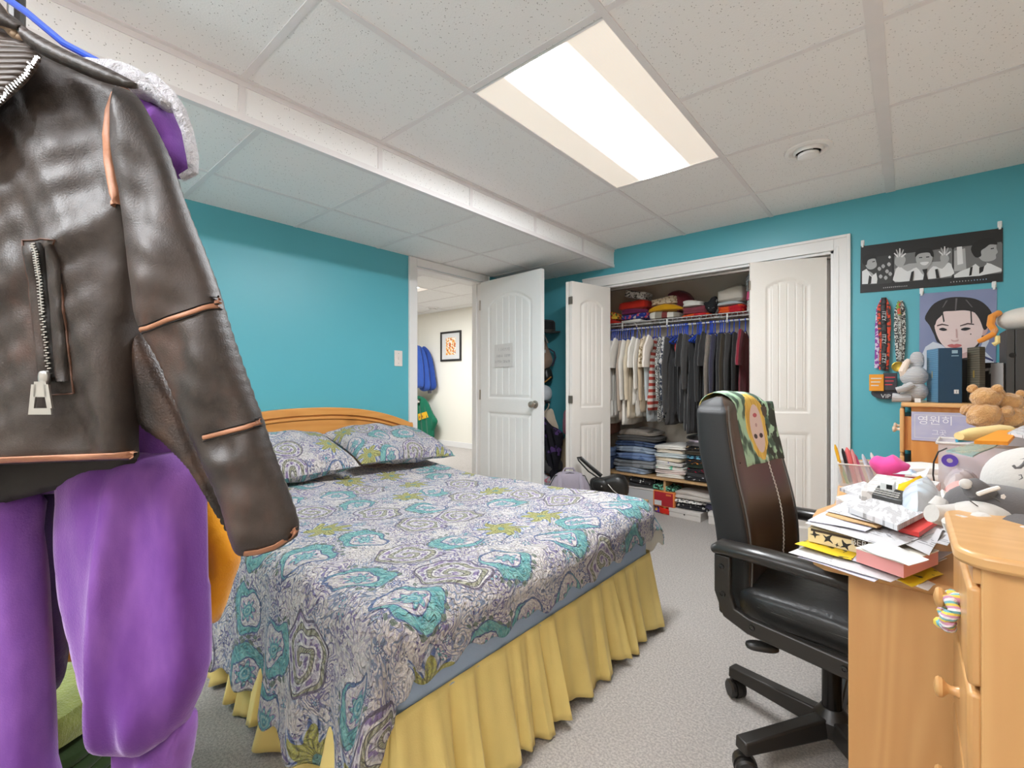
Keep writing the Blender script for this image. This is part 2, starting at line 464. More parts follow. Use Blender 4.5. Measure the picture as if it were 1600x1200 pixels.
# ================================================================ lamps of the room, plus one added behind the viewer
def f_diff(strength):
    def f(b):
        u, v, _ = sep(coords('UV'))
        band = 1 - step(nabs(u - 0.5), 0.06, 0.26)
        ends = 1 - step(nabs(v - 0.5), 0.36, 0.49)
        g = band * (0.35 + ends * 0.65)
        cell = nabs(nsin(u * 190)) * nabs(nsin(v * 380))
        em = g * 3.6 * strength + 0.15 + 0.05 * cell
        c = mix(step(g, 0.0, 0.25), lin(248, 238, 226), lin(244, 248, 252))
        N.tree.links.new(c.s, b.inputs['Emission Color']); N.tree.links.new(em.s, b.inputs['Emission Strength'])
        return c
    return f
M_DIFF = mat('prismatic_diffuser', rough=0.4, fn=f_diff(TROFFER))
M_DIFFH = mat('hall_diffuser', rough=0.4, fn=f_diff(HALL))
def troffer(x0, x1, y0, y1, z, md, label, along_y=True):
    t = thing('ceiling_light', label, 'ceiling light', ((x0+x1)/2, (y0+y1)/2, z))
    hx, hy = (x1-x0)/2, (y1-y0)/2
    fr = MB()
    for a in ((-hx, -hx+.006, -hy, hy), (hx-.006, hx, -hy, hy), (-hx+.006, hx-.006, -hy, -hy+.006), (-hx+.006, hx-.006, hy-.006, hy)): fr.bx(a[0], a[1], a[2], a[3], -.004, .03)
    fr.bx(-hx, hx, -hy, hy, .03, .034)
    fr.build('frame', M_WHITE, t, smooth=False)
    d = MB()
    d.add([(-hx+.006, -hy+.006, 0), (hx-.006, -hy+.006, 0), (hx-.006, hy-.006, 0), (-hx+.006, hy-.006, 0)], [(0, 3, 2, 1)], 0, None,
          [(0, 0), (1, 0), (1, 1), (0, 1)] if along_y else [(0, 0), (0, 1), (1, 1), (1, 0)])
    d.build('diffuser', md, t, smooth=False)
    return t
troffer(LX0 + .004, LX1 - .004, LY0 + .004, LY1 - .004, ZC, M_DIFF, 'large rectangular fluorescent ceiling light with prismatic diffuser, glowing above the bed')
troffer(LX0 + .004, LX1 - .004, -1.746, -.559, ZC, M_DIFF, 'added fill light shaped as a ceiling troffer, unseen behind the viewer')  # extra fixture added out of view as fill light
troffer(hx0, hx1, hy0, hy1, HZ, M_DIFFH, 'fluorescent ceiling light seen through the doorway in the hall', False)
# ================================================================ doors
def door_face(W, H, mx, top0, top1, bot0, bot1, arch, npl):
    """height field of a moulded two panel door: arched upper panel, grooved planks; returns depth fn"""
    def prof(d):   # d = distance inside the panel edge
        if d < 0: return 0
        if d < .012: return -.007 * (d / .012)
        if d < .022: return -.007
        if d < .034: return -.007 + .0045 * ((d - .022) / .012)
        return -.0025
    def fn(x, z):
        r = 0
        for (a, b, ar) in ((top0, top1, arch), (bot0, bot1, 0)):
            u = (x - W / 2) / (W / 2 - mx)
            zt = b - ar * u * u
            d = min(x - mx, W - mx - x, z - a, zt - z)
            if d > 0:
                r = prof(d)
                if d > .034:
                    iw = (W - 2 * mx - .068); k = ((x - mx - .034) / iw * npl) % 1.0
                    if min(k, 1 - k) * iw / npl < .0035: r -= .003
        return r
    return fn
def leaf_mesh(W, H, t, fn, step=.006, stepz=.009):
    mb = MB(); nx = int(W / step); nz = int(H / stepz)
    mb.grid(nx, nz, lambda u, v: (u * W, -t / 2 + -fn(u * W, v * H), v * H))
    mb.grid(nx, nz, lambda u, v: ((1 - u) * W, t / 2 + fn((1 - u) * W, v * H), v * H))
    mb.add([(0, -t/2, 0), (W, -t/2, 0), (W, t/2, 0), (0, t/2, 0), (0, -t/2, H), (W, -t/2, H), (W, t/2, H), (0, t/2, H)],
           [(0, 3, 2, 1), (4, 5, 6, 7), (0, 4, 7, 3), (1, 2, 6, 5)])
    return mb
M_NICKEL = mat('brushed_nickel', lin(168, 160, 150), .3, .9)
M_STEEL = mat('steel_zip_metal', lin(190, 188, 184), .32, .9)
DW = .745
dfn = door_face(DW, 2.06, .105, 1.0, 1.93, .16, .88, .11, 6)
d = bpy.data.objects.new('door_1', None); COL.objects.link(d); d['kind'] = 'structure'; d['label'] = 'open white panelled bedroom door'
d.location = (XA + .012, DY1 - .02, .012); d.rotation_euler = (0, 0, R_(-4.5))
leaf_mesh(DW, 2.06, .036, dfn).build('door_leaf', M_DOOR, d, auto=25)
k = MB()
for s in (-1, 1):
    Mk = frame((DW - .065, s * .018, .962), (1, 0, 0), (0, 0, 1), (0, s, 0)) if s > 0 else frame((DW - .065, -.018, .962), (-1, 0, 0), (0, 0, 1), (0, -1, 0))
    k.lathe([(.032, 0), (.032, .006), (.012, .010), (.011, .03), (.024, .037), (.028, .05), (.024, .062), (.008, .067)], 20, 0, Mk)
k.build('door_handle', M_NICKEL, d)
h = MB()
for z in (.2, 1.03, 1.85): h.bx(-.008, .004, -.022, .022, z - .045, z + .045); h.tube([(-.004, -.022, z - .045), (-.004, -.022, z + .045)], .006, 8)
h.build('hinge', M_NICKEL, d)
# note taped to the door
M_PAPER = mat('white_paper', lin(212, 211, 209), .7)
M_PRINT = mat('grey_print', lin(140, 140, 142), .7)
M_INK = mat('black_print', lin(40, 40, 42), .7)
def scrawl(mb, x0, x1, z, hgt, M, mi=1, w=.0016, r=rnd, dens=.62):
    """hand written looking row of strokes"""
    x = x0
    while x < x1:
        if r.random() < .12: x += hgt * .5; continue
        cw_ = hgt * (.35 + r.random() * .25)
        for q in range(2 + (r.random() < dens)):
            a = (x + r.random() * cw_, z + (r.random() - .5) * hgt); 
            c = (a[0] + (r.random() - .5) * cw_ * .8, z + (r.random() - .5) * hgt)
            if q == 0: a = (x, z - hgt / 2); c = (x + .1 * cw_, z + hgt / 2)
            dx, dz = c[0] - a[0], c[1] - a[1]; L = math.hypot(dx, dz) or 1; nx_, nz_ = -dz / L * w, dx / L * w
            mb.add([(a[0]-nx_, a[1]-nz_, .0006), (c[0]-nx_, c[1]-nz_, .0006), (c[0]+nx_, c[1]+nz_, .0006), (a[0]+nx_, a[1]+nz_, .0006)], [(0, 1, 2, 3)], mi, M)
        x += cw_ + hgt * .14
n = MB(); MW = d.matrix_basis @ frame((.195, -.0225, 1.275), (1, 0, 0), (0, 0, 1), (0, -1, 0))
n.add([(0, 0, 0), (.225, .004, .004), (.225, .205, .002), (0, .2, 0)], [(0, 1, 2, 3)], 0, MW)
n.add([(0, 0, -.0006), (.225, .004, -.0006), (.225, .205, -.0006), (0, .2, -.0006)], [(3, 2, 1, 0)], 0, MW)
for z, a, b in ((.155, .06, .19), (.10, .035, .2), (.05, .015, .2)):
    scrawl(n, a, b, z, .026, MW @ Matrix.Translation((0, 0, .004)), w=.0011)
tag(n.build('paper_note', [M_PAPER, M_PRINT], smooth=False), 'white paper note with three rows of grey lettering taped to the open door', 'note')

# bifold closet doors
def bifold(num, p0, p1, flip=False, both=None):
    W = .452; H = 1.955; t = .03
    fn = door_face(W, H, .095, .93, 1.83, .17, .80, .055, 4)
    e = bpy.data.objects.new('door_%d' % num, None); COL.objects.link(e); e['kind'] = 'structure'; e['label'] = 'white folding closet door'
    a = math.atan2(p1[1] - p0[1], p1[0] - p0[0])
    e.location = (p0[0], p0[1], .015); e.rotation_euler = (0, 0, a)
    leaf_mesh(W, H, t, fn, .0055, .012).build('door_leaf', M_DOORB, e, auto=25)
    if both is not None:
        m2 = leaf_mesh(W, H, t, fn, .0055, .012)
        o = m2.build('door_leaf', M_DOORB, e, auto=25); o.location = (both[0], both[1], 0); o.rotation_euler = (0, 0, both[2])
        hh = MB()
        for z in (.18, 1.0, 1.80): hh.bx(-.006, .003, -.02, .022, z - .03, z + .03)
        hh.build('hinge', M_NICKEL, e)
    return e
M_DOORB = mat('white_closet_door_paint', lin(225, 220, 213), 0.45, bump=(140, 0.06))
fl = PZ(892, 437, 1.97); fl2 = (CX0 + .2, YB + .04)
a_ = math.atan2(YB + .04 - 3.145, 0.13)
bifold(2, (-2.075, 3.145), (-1.965, YB), both=(-.006, .034, R_(10)))
e3 = bifold(3, (-.832, 3.475), (-.385, 3.655), both=(.03, .034, R_(2)))

# ================================================================ wall fittings
p = PX(622, 560, XA)
s = thing('light_switch', 'white light switch plate on the blue wall beside the doorway', 'light switch', (XA + .0005, p.y, p.z))
MB().bx(0, .006, -.036, .036, -.06, .06).build('plate', mat('ivory_plastic', lin(225, 215, 208), .4), s, bevel=.002)
MB().bx(.006, .012, -.006, .006, -.012, .012).build('toggle', mat('ivory_plastic'), s, bevel=.001)
MB().lathe([(.003, 0), (.003, .0015)], 8, 0, frame((.006, 0, .038), (0, 1, 0), (0, 0, 1), (1, 0, 0))).lathe([(.003, 0), (.003, .0015)], 8, 0, frame((.006, 0, -.038), (0, 1, 0), (0, 0, 1), (1, 0, 0))).build('screw', M_NICKEL, s)
def round_vent(x, y, z, r, lab):
    t = thing('ceiling_vent', lab, 'air vent', (x, y, z))
    MB().lathe([(r, -.0005), (r * .97, -.006), (r * .8, -.010), (r * .72, -.004), (r * .6, -.001)], 32, 0, None, False).build('rim', M_WHITE, t)
    MB().lathe([(r * .62, -.001), (r * .60, -.012), (r * .55, -.020), (r * .5, -.014)], 32, 0, None, False).build('inner_ring', M_WHITE, t)
    MB().lathe([(r * .2, -.001), (r * .2, -.020), (r * .44, -.022), (r * .44, -.034), (r * .3, -.040), (r * .01, -.041)], 32).build('disc', M_WHITE, t)
    MB().lathe([(r * .7, -.0006), (r * .01, -.0007)], 24, 0, None, False).build('throat', mat('dark_duct', lin(70, 66, 62), .8), t)
v = PZ(1263, 234, ZC); round_vent(v.x, v.y, ZC, .105, 'round white air vent in the bedroom ceiling')
v = PZ(676, 481, HZ); round_vent(v.x, v.y, HZ, .13, 'round white fitting on the hall ceiling')

# ================================================================ bed
BX0, BX1, BY0, BY1 = -2.93, -.95, .66, 2.10
BZ1, BZ2 = .34, .565
bed = thing('bed', 'queen bed with an arched orange pine headboard against the blue wall', 'bed', ((BX0 + BX1) / 2, (BY0 + BY1) / 2, 0))
Bi = Matrix.Translation(-Vector(bed.location))
# headboard: arched slab with a raised band following the arch
hy0, hy1 = .60, 2.24
def arch_z(y, off=0):
    u = (y - (hy0 + hy1) / 2) / ((hy1 - hy0) / 2); return .985 - off - (.155) * abs(u) ** 2.4
hb = MB(); N_ = 28
def arch_strip(mb, x0, x1, off_t, off_b, ya, yb, flat_b=None):
    pts = [(ya + (yb - ya) * i / N_) for i in range(N_ + 1)]
    vs = []; fs = []
    for y in pts:
        zt = arch_z(y, off_t); zb = flat_b if flat_b is not None else arch_z(y, off_b)
        vs += [(x0, y, zb), (x1, y, zb), (x1, y, zt), (x0, y, zt)]
    for i in range(N_):
        a = i * 4; b = a + 4
        fs += [(a, b, b+1, a+1), (a+1, b+1, b+2, a+2), (a+2, b+2, b+3, a+3), (a+3, b+3, b, a)]
    fs += [(0, 1, 2, 3), (N_*4+3, N_*4+2, N_*4+1, N_*4)]
    mb.add(vs, fs, 0, Bi)
arch_strip(hb, -2.985, -2.955, 0, 0, hy0, hy1, .35)
hbo = hb.build('headboard', M_PINEH, bed, bevel=.004)
hb = MB(); arch_strip(hb, -2.956, -2.940, 0, .05, hy0, hy1); arch_strip(hb, -2.956, -2.945, .062, .078, hy0 + .02, hy1 - .02)
hb.build('moulding', M_PINEH, hbo, bevel=.004)
for y in (hy0 + .03, hy1 - .03):
    MB().bx(-2.985, -2.945, y - .03, y + .03, 0, .84, 0, Bi).build('bed_post', M_PINEH, bed, bevel=.004)
for y in (BY0 + .01, BY1 - .035):
    MB().bx(-2.95, BX1 - .03, y, y + .025, .16, .3, 0, Bi).build('side_rail', M_PINEH, bed)
for x in (BX1 - .08, -2.0):
    for y in (BY0 + .08, BY1 - .08): MB().bx(x - .03, x + .03, y - .03, y + .03, 0, .2, 0, Bi).build('leg', M_PINEH, bed)
MB().bx(BX0, BX1 - .005, BY0 + .04, BY1 - .04, .2, BZ1 - .002, 0, Bi).build('box_spring', mat('grey_ticking', lin(190, 188, 182), .8), bed, bevel=.02)
M_SHEET = cloth('light_blue_cotton', (158, 178, 205), .04)
MB().bx(BX0, BX1, BY0, BY1, BZ1, BZ2 - .022, 0, Bi).build('mattress', mat('white_ticking', lin(225, 225, 222), .8), bed, bevel=.03)
# fitted sheet: slightly larger skin around the mattress foot and sides
def ring_pts(x0, x1, y0, y1, r, n=6):
    out = []
    for cx, cy, a0 in ((x1 - r, y0 + r, -90), (x1 - r, y1 - r, 0), (x0 + r, y1 - r, 90), (x0 + r, y0 + r, 180)):
        for i in range(n + 1):
            a = R_(a0 + 90 * i / n); out.append((cx + r * math.cos(a), cy + r * math.sin(a)))
    return out
sh = MB(); rp = ring_pts(BX0 - .004, BX1 + .004, BY0 - .004, BY1 + .004, .05); n_ = len(rp)
rr_ = random.Random(3)
lv = [(BZ1 - .012, .006), (BZ1 + .03, .004), (BZ1 + .10, .003), (BZ2 - .03, 0), (BZ2 - .010, -.02), (BZ2 - .006, -.08)]
vs = []
for z, o in lv:
    for i, (x, y) in enumerate(rp):
        cx, cy = (BX0 + BX1) / 2, (BY0 + BY1) / 2; q = Vector((x - cx, y - cy)); q = q * (1 + o / q.length)
        vs.append((cx + q.x, cy + q.y, z + (rr_.random() - .5) * .004))
fs = [(j*n_+i, j*n_+(i+1) % n_, (j+1)*n_+(i+1) % n_, (j+1)*n_+i) for j in range(len(lv)-1) for i in range(n_)]
sh.add(vs, fs)
sh.v = [tuple(Bi @ Vector(v)) for v in sh.v]; sh.build('fitted_sheet', M_SHEET, bed, label='light blue fitted sheet')
# bed skirt: gathered yellow ruffle on three sides
M_SKIRT = mat('yellow_cotton', lin(232, 208, 130), .85, var=(12, .06), bump=(300, .2, 2, .002), sheen=.1)
sk = MB(); path = []
r_ = .03
for i in range(260): path.append((BX0 + .05 + (BX1 - BX0 - .05) * i / 260, BY0 - .002, 0, -1))
for i in range(8): a = R_(-90 + 90 * i / 8); path.append((BX1 - .0 + 0*r_, BY0, math.cos(a), math.sin(a)))
for i in range(200): path.append((BX1 + .002, BY0 + (BY1 - BY0) * i / 200, 1, 0))
for i in range(8): a = R_(90 * i / 8); path.append((BX1, BY1, math.cos(a), math.sin(a)))
for i in range(260): path.append((BX1 - (BX1 - BX0 - .05) * i / 260, BY1 + .002, 0, 1))
rr_ = random.Random(11); ph = 0; phs = []
fr_ = 1.0
for i in range(len(path)):
    if i % 9 == 0: fr_ = .16 + rr_.random() * .42
    ph += fr_; phs.append((ph, .7 + .3 * math.sin(i * .11)))
nz_ = 16
vs = []
for j in range(nz_ + 1):
    v = j / nz_
    for i, (x, y, nx_, ny_) in enumerate(path):
        p_, a_m = phs[i]
        amp = (.007 + .026 * v ** 1.1) * a_m
        o = .008 + .055 * v + amp * (math.sin(p_) + .35 * math.sin(2.3 * p_ + 1))
        tx, ty = -ny_, nx_
        lat = .012 * v * math.sin(p_ * .5 + 1)
        z = (BZ1 + .002) * (1 - v) + .006 * v + .012 * v * (1 + math.sin(p_ * .37 + 2)) 
        if j == 0: o = .012; 
        vs.append((x + nx_ * o + tx * lat, y + ny_ * o + ty * lat, z))
n_ = len(path)
fs = [(j*n_+i, (j+1)*n_+i, (j+1)*n_+i+1, j*n_+i+1) for j in range(nz_) for i in range(n_ - 1)]
sk.add(vs, fs)
tag(sk.build('bed_skirt', M_SKIRT, solid=.002), 'gathered yellow cotton bed skirt hanging to the carpet around the bed', 'bed skirt')

# ---- quilt pattern
def paisley(p_scale=1.0):
    def f(b):
        uv = coords('UV', (p_scale, p_scale, 1))
        wob = noise(uv, 4, 1, out=1)
        n = N.tree.nodes.new('ShaderNodeMixRGB') if False else None
        va = N.tree.nodes.new('ShaderNodeVectorMath'); va.operation = 'MULTIPLY_ADD'
        N.tree.links.new(wob.s, va.inputs[0]); va.inputs[1].default_value = (.022, .022, 0); N.tree.links.new(uv.s, va.inputs[2])
        uvw = N(va.outputs[0])
        cream, grey = lin(220, 213, 208), lin(150, 146, 160)
        teal, teal2, olive, blue, violet = lin(96, 176, 182), lin(58, 142, 158), lin(174, 172, 84), lin(78, 100, 158), lin(140, 116, 160)
        # ground: dense fine scrollwork on cream
        n1 = noise(uvw, 13, 2); l1 = 1 - step(nabs(frac(n1 * 12) - .5), .10, .20)
        n3 = noise(uv, 34, 1); l3 = 1 - step(nabs(frac(n3 * 5) - .5), .10, .22)
        n2 = noise(uvw, 5.0, 1)
        tone = mix(step(noise(uv, 6.5, 0), .42, .58), lin(128, 118, 158), lin(134, 146, 168))
        dens = step(n2, .34, .50)
        base = mix(l3 * dens * .8, cream, lin(176, 172, 190))
        base = mix(l1 * (.25 + .75 * dens), base, tone)
        # small leaves and flowers
        ux, uy, _ = sep(uvw)
        for sc_, thr, cols, k_ in ((23, .40, (lin(116, 150, 172), lin(150, 130, 172)), 5.0), (13, .45, (teal, blue), 7.0)):
            v2 = voronoi(uvw, sc_, .85); d2 = N(v2.outputs['Distance']); r2, g2, b2 = sep(N(v2.outputs['Color']))
            x2, y2, _ = sep(N(v2.outputs['Position']))
            th2 = atan2(uy - y2, ux - x2)
            pet = .27 + .10 * nsin(th2 * k_ + r2 * 6)
            ringed = mix(step(nabs(frac(d2 * 8 + r2) - .5), .14, .3), mix(r2 > .5, cols[0], cols[1]), lin(206, 204, 208))
            base = mix((d2 < pet) * (g2 > thr), base, ringed)
            base = mix((nabs(d2 - pet) < .035) * (g2 > thr), base, lin(104, 100, 136))
        # large motifs
        S_ = 4.3
        v = voronoi(uvw, S_, .38); d = N(v.outputs['Distance']); r, g, bb = sep(N(v.outputs['Color']))
        px, py, _ = sep(N(v.outputs['Position']))
        lx = (ux - px) * S_; ly = (uy - py) * S_
        rot = g * 6.283
        cs = N.m('COSINE', rot); sn = nsin(rot)
        mx = lx * cs - ly * sn; my = lx * sn + ly * cs
        th = atan2(my, mx)
        dA = hyp(mx, my)
        # A: spiral scroll medallion with beaded olive rim
        isA = r < .36
        sp = frac(dA * 5.2 + th * .1592)
        bead_ = step(nsin(dA * 60 + th * 22), -.2, .3)
        cA_ = mix(step(nabs(sp - .5), .30, .34), lin(222, 218, 214), mix(step(noise(uv, 48, 1), .44, .54), lin(140, 122, 164), lin(206, 200, 208)))
        cA_ = mix(nabs(sp - .5) < .15, cA_, mix(bead_, lin(138, 138, 112), lin(186, 184, 160)))
        cA_ = mix(nabs(nabs(sp - .5) - .16) < .03, cA_, lin(108, 104, 112))
        mA = (dA < .43) * isA
        colr = mix(mA, base, cA_)
        colr = mix((nabs(dA - .43) < .016) * isA, colr, lin(112, 104, 122))
        # B: teal paisley crescent, flower inside, leafy rim
        dB = hyp(mx, my * 1.15)
        wdt = .105 * (.50 + .50 * nsin(th + 1.2)) + .004
        isB = (r > .36) * (r < .74)
        colr = mix((dB < .30) * isB, colr, mix(l3 * .5, cream, lin(170, 160, 186)))
        fl_ = .15 + .04 * nsin(th * 8)
        colr = mix((dB < fl_) * isB, colr, mix(step(nabs(frac(dB * 16) - .5), .2, .3), lin(96, 160, 170), lin(160, 196, 192)))
        colr = mix((nabs(dB - fl_) < .012) * isB, colr, violet)
        fuzz = .05 * (noise(uv, 60, 1) - .5)
        rimd = nabs(dB - .33 + fuzz)
        colr = mix((rimd < wdt) * isB, colr, mix(step(noise(uv, 42, 2), .38, .62), lin(92, 160, 164), lin(132, 190, 184)))
        colr = mix((nabs(rimd - wdt) < .011) * isB, colr, lin(90, 108, 146))
        bead = (nabs(dB - .455) < (.016 + .020 * nsin(th * 18))) * isB * (nsin(th + 1.2) > -.3)
        colr = mix(bead, colr, lin(118, 132, 118))
        # C: feathery olive flower with blue tips
        isC = r > .74
        ed = .30 + .09 * nsin(th * 7 + dA * 6) + .06 * (noise(uv, 50, 2) - .5)
        rad = step(nabs(frac(th * 3.5 + dA * 3 + noise(uv, 20, 1)) - .5), .1, .3)
        cC = mix(rad, lin(142, 140, 78), lin(184, 182, 104))
        colr = mix((dA < (ed + .09)) * isC, colr, mix(rad, lin(92, 112, 162), lin(198, 202, 212)))
        colr = mix((dA < ed) * isC, colr, cC)
        colr = mix((dA < .07) * isC, colr, lin(110, 156, 150))
        # quilting relief and broken ink
        q = noise(uvw, 75, 3, .65)
        st_ = 1 - step(nabs(frac(noise(uvw, 24, 1) * 6) - .5), .02, .16)
        bump_from(b, q * 1.3 - st_ * .9, 1.0, .014)
        ink = step(noise(uv, 120, 2, .7), .36, .56)
        return mix(ink, mix(.32, colr, lin(120, 116, 136)), colr)
    return f
M_QUILT = mat('paisley_quilted_cotton', fn=paisley(), rough=.85, sheen=.15, spec=.2)
M_PILLOW = mat('paisley_pillow_cotton', fn=paisley(1.25), rough=.85, sheen=.15, spec=.2)
M_QBACK = mat('quilt_backing_white', lin(226, 224, 218), .85, bump=(50, .5, 3, .006))
# ---- quilt surface (u along X from headboard to foot overhang, v across from near side to far side)
FO, NO, SO = .165, .455, .30      # overhang at the foot, near side, far side
RQ = .075
def qtop(x, y):
    z = BZ2 + .012 + .012 * math.sin(x * 2.1 + y * 1.3) + .008 * math.sin(y * 4 + x) + .004 * math.sin(x * 11 + y * 7)
    z += .055 * max(0, min(1, (-2.25 - x) / .5))
    return z
LXq = (BX1 - (BX0 + .03)); LYq = BY1 - BY0
def quilt_pt(u, v):
    X0 = BX0 + .03; a = u - LXq; x = X0 + u
    bn = -v; bf = v - LYq
    cx = BX1 + .006; 
    b = bn if bn > 0 else (bf if bf > 0 else 0); sgn = -1 if bn > 0 else 1
    yE = BY0 - .006 if bn > 0 else BY1 + .006
    y = BY0 + v
    a_ = a + RQ * .5; b_ = (b + RQ * .5) if b > 0 else (max(bn, bf) + RQ * .5)
    a_ = max(a_, 0); b_ = max(b_, 0)
    if a_ <= 0 and b_ <= 0: return (x, y, qtop(x, y))
    rho = math.hypot(a_, b_); ang = math.atan2(b_, a_)
    if bf > bn: rho *= 1 - .20 * math.sin(2 * ang) ** 2
    # direction outwards
    nx = math.cos(ang); ny = math.sin(ang) * (-1 if bn > bf else 1)
    yE = (BY0 if bn > bf else BY1)
    bx_ = min(x, BX1 - RQ * .5); by_ = max(min(y, BY1 - RQ * .5), BY0 + RQ * .5)
    if rho < RQ * PI / 2:
        w_ = RQ * math.sin(rho / RQ); dz = RQ * (1 - math.cos(rho / RQ)); e = 0
    else:
        e = rho - RQ * PI / 2; w_ = RQ; dz = RQ + e
    corner = math.sin(2 * ang)
    per = (x * 9 if ang > PI / 4 else y * 9)
    near = bn > bf
    if near:
        ruf = .020 * math.sin(x * 13 + .6) + .014 * math.sin(x * 29 + 1) 
        fl = .10
    else:
        ruf = .012 * math.sin(x * 15 + 2); fl = .05
    foot = .006 * math.sin(y * 17) 
    k = math.sin(ang) ** 2
    off = e * (fl * k + .02 * (1 - k)) + e / .3 * (ruf * k + foot * (1 - k))
    off += corner * e * (.18 if near else .38) + (corner * e * .18 * math.sin(ang * 6) if near else 0)
    if not near: rho0 = rho; dz -= corner * e * .30
    z = qtop(bx_, by_) - dz + .0
    if near: z = max(z, .03)
    return (bx_ + nx * (w_ + off), by_ + ny * (w_ + off), z)
qn, qm = 300, 260
q = MB(); U1 = LXq + FO; V0, V1 = -NO, LYq + SO
def hemw(u):  # slight waviness of the hem
    return .012 * math.sin(u * 7) + .008 * math.sin(u * 17 + 1)
def qg(a, b):
    v = (V0 + hemw(a * 9)) + (V1 - V0) * b; u = (U1 + hemw(b * 8)) * a
    return quilt_pt(u, v)
q.grid(qn, qm, qg, 0, None, lambda a, b: (U1 * a, V0 + (V1 - V0) * b))
qo = q.build('quilt', [M_QUILT, M_QBACK], auto=180)
md = qo.modifiers.new('s', 'SOLIDIFY'); md.thickness = .007; md.offset = 1; md.material_offset = 1; md.material_offset_rim = 0
tag(qo, 'paisley quilt in teal, olive, violet and white spread over the bed', 'quilt')

# ---- pillows
def pillow(name, c, size, rz, tilt, label, seed):
    W, D, H = size; mb = MB(); r = random.Random(seed)
    ph = [r.random() * 6 for _ in range(6)]
    def surf(sgn):
        def fn(u, v):
            a = 2*u-1; b = 2*v-1
            e = (1 - abs(a) ** 3.2) * (1 - abs(b) ** 3.2); e = max(e, 0) ** .48
            pin = 1 - .10 * (1 - abs(a) ** 2) * abs(b) ** 4
            x = a * W / 2 * (1 - .07 * (1 - b * b) * abs(a) ** 6); y = b * D / 2 * (1 - .10 * (1 - a * a) * abs(b) ** 6)
            z = sgn * H / 2 * e * (1 if sgn > 0 else .55)
            z += .010 * math.sin(5 * a + 3 * b + ph[0]) * e + .006 * math.sin(11 * a - 4 * b + ph[1]) * e
            return (x, y, z)
        return fn
    mb.grid(36, 26, surf(1), 0, None, lambda u, v: (u * W + seed * .37, v * D + seed * .21))
    g = surf(-1); mb.grid(36, 26, lambda u, v: g(1-u, v), 0, None, lambda u, v: (u * W + seed, v * D))
    o = mb.build(name, M_PILLOW, auto=180)
    o.location = c; o.rotation_euler = (R_(tilt[0]), R_(tilt[1]), rz)
    return tag(o, label, 'pillow')
pillow('pillow', (-2.60, 1.80, .735), (.72, .50, .20), R_(90), (16, 3), 'paisley pillow on the far side of the bed, nearer the doorway', 1)
pillow('pillow', (-2.58, 1.05, .73), (.74, .50, .22), R_(88), (16, -3), 'paisley pillow on the near side of the bed, partly behind the leather sleeve', 2)
# ================================================================ closet fittings
ws = thing('wire_shelf', 'white wire shelf spanning the closet above the hanging clothes', 'shelf', (-1.27, 4.17, 1.715))
SY0, SY1, SZ = 3.985, 4.355, 1.715
def L3(p, o): return tuple(a - b for a, b in zip(p, o))
wo = (-1.27, 4.17, 1.715)
M_WIRE = mat('white_wire_coating', lin(222, 220, 214), .4)
fr = MB()
for z in (0, -.028): fr.tube([L3((-2.48, SY0, SZ + z), wo), L3((-.07, SY0, SZ + z), wo)], .0035, 6)
for i in range(60):
    x = -2.46 + i * .0405; fr.tube([L3((x, SY0, SZ - .028), wo), L3((x, SY0, SZ), wo)], .0016, 4)
fr.build('front_rail', M_WIRE, ws)
dk = MB()
for i in range(96):
    x = -2.47 + i * .0251; dk.tube([L3((x, SY0, SZ), wo), L3((x, SY1, SZ), wo)], .0017, 4)
for y in (4.1, 4.23, 4.35): dk.tube([L3((-2.48, y, SZ - .004), wo), L3((-.07, y, SZ - .004), wo)], .003, 5)
dk.build('deck', M_WIRE, ws)
for x in (-1.93, -1.35, -.75):
    MB().tube([L3((x, SY0 + .02, SZ - .01), wo), L3((x, SY1, SZ - .32), wo)], .006, 6).build('brace', M_WIRE, ws)
for x in (-2.05, -1.62, -1.12, -.62):
    MB().bx(x - .006 - wo[0], x + .006 - wo[0], SY0 - .004 - wo[1], SY0 + .004 - wo[1], -.075, 0).build('rod_hook', M_WIRE, ws)
RY, RZ_ = 3.99, 1.652
rd = MB().tube([(-2.49, RY, RZ_), (-.06, RY, RZ_)], .0075, 10)
tag(rd.build('hanging_rod', M_WIRE), 'white hanging rod below the wire shelf carrying the blue hangers', 'closet rod')
ls = thing('low_shelf', 'low wooden shelf board in the closet under the piles of jeans and shirts', 'shelf', (-1.27, 4.13, .32))
MB().bx(-1.22, 1.21, -.225, .225, -.018, 0).build('board', M_PINE2 if 'M_PINE2' in globals() else pine('shelf_wood', lin(176, 138, 96), lin(202, 164, 118), 0), ls, bevel=.002)
for x in (-1.205, 1.195, -.35): MB().bx(x - .01, x + .01, -.2, .225, -.32, -.018).build('upright', MATS['shelf_wood'], ls)

# ---------------------------------------------------------------- hangers
M_HANG = mat('blue_plastic', lin(44, 84, 200), .35)
def hanger_mesh():
    mb = MB()
    pts = [(0, .018 * math.cos(a), .018 * math.sin(a)) for a in [R_(x) for x in range(-10, 200, 22)]]
    pts = [(0, y, z) for _, y, z in pts]
    hook = [(0, .013 * math.cos(R_(a)) , .013 * math.sin(R_(a))) for a in range(190, -60, -25)] + [(0, .002, -.035), (0, 0, -.085)]
    mb.tube(hook, .0042, 6)
    return mb
hg = thing('hanger', 'blue plastic hanger on the closet rod', 'hanger', (-2.14, RY, RZ_), 0, 'blue hangers on the closet rod')
hanger_mesh().build('hook', M_HANG, hg)
MB().tube([(0, -.205, -.155), (0, -.19, -.148), (0, -.02, -.088), (0, .02, -.088), (0, .19, -.148), (0, .205, -.155), (0, .19, -.165), (0, 0, -.168), (0, -.19, -.165), (0, -.205, -.155)], .0045, 6).build('shoulder_frame', M_HANG, hg)

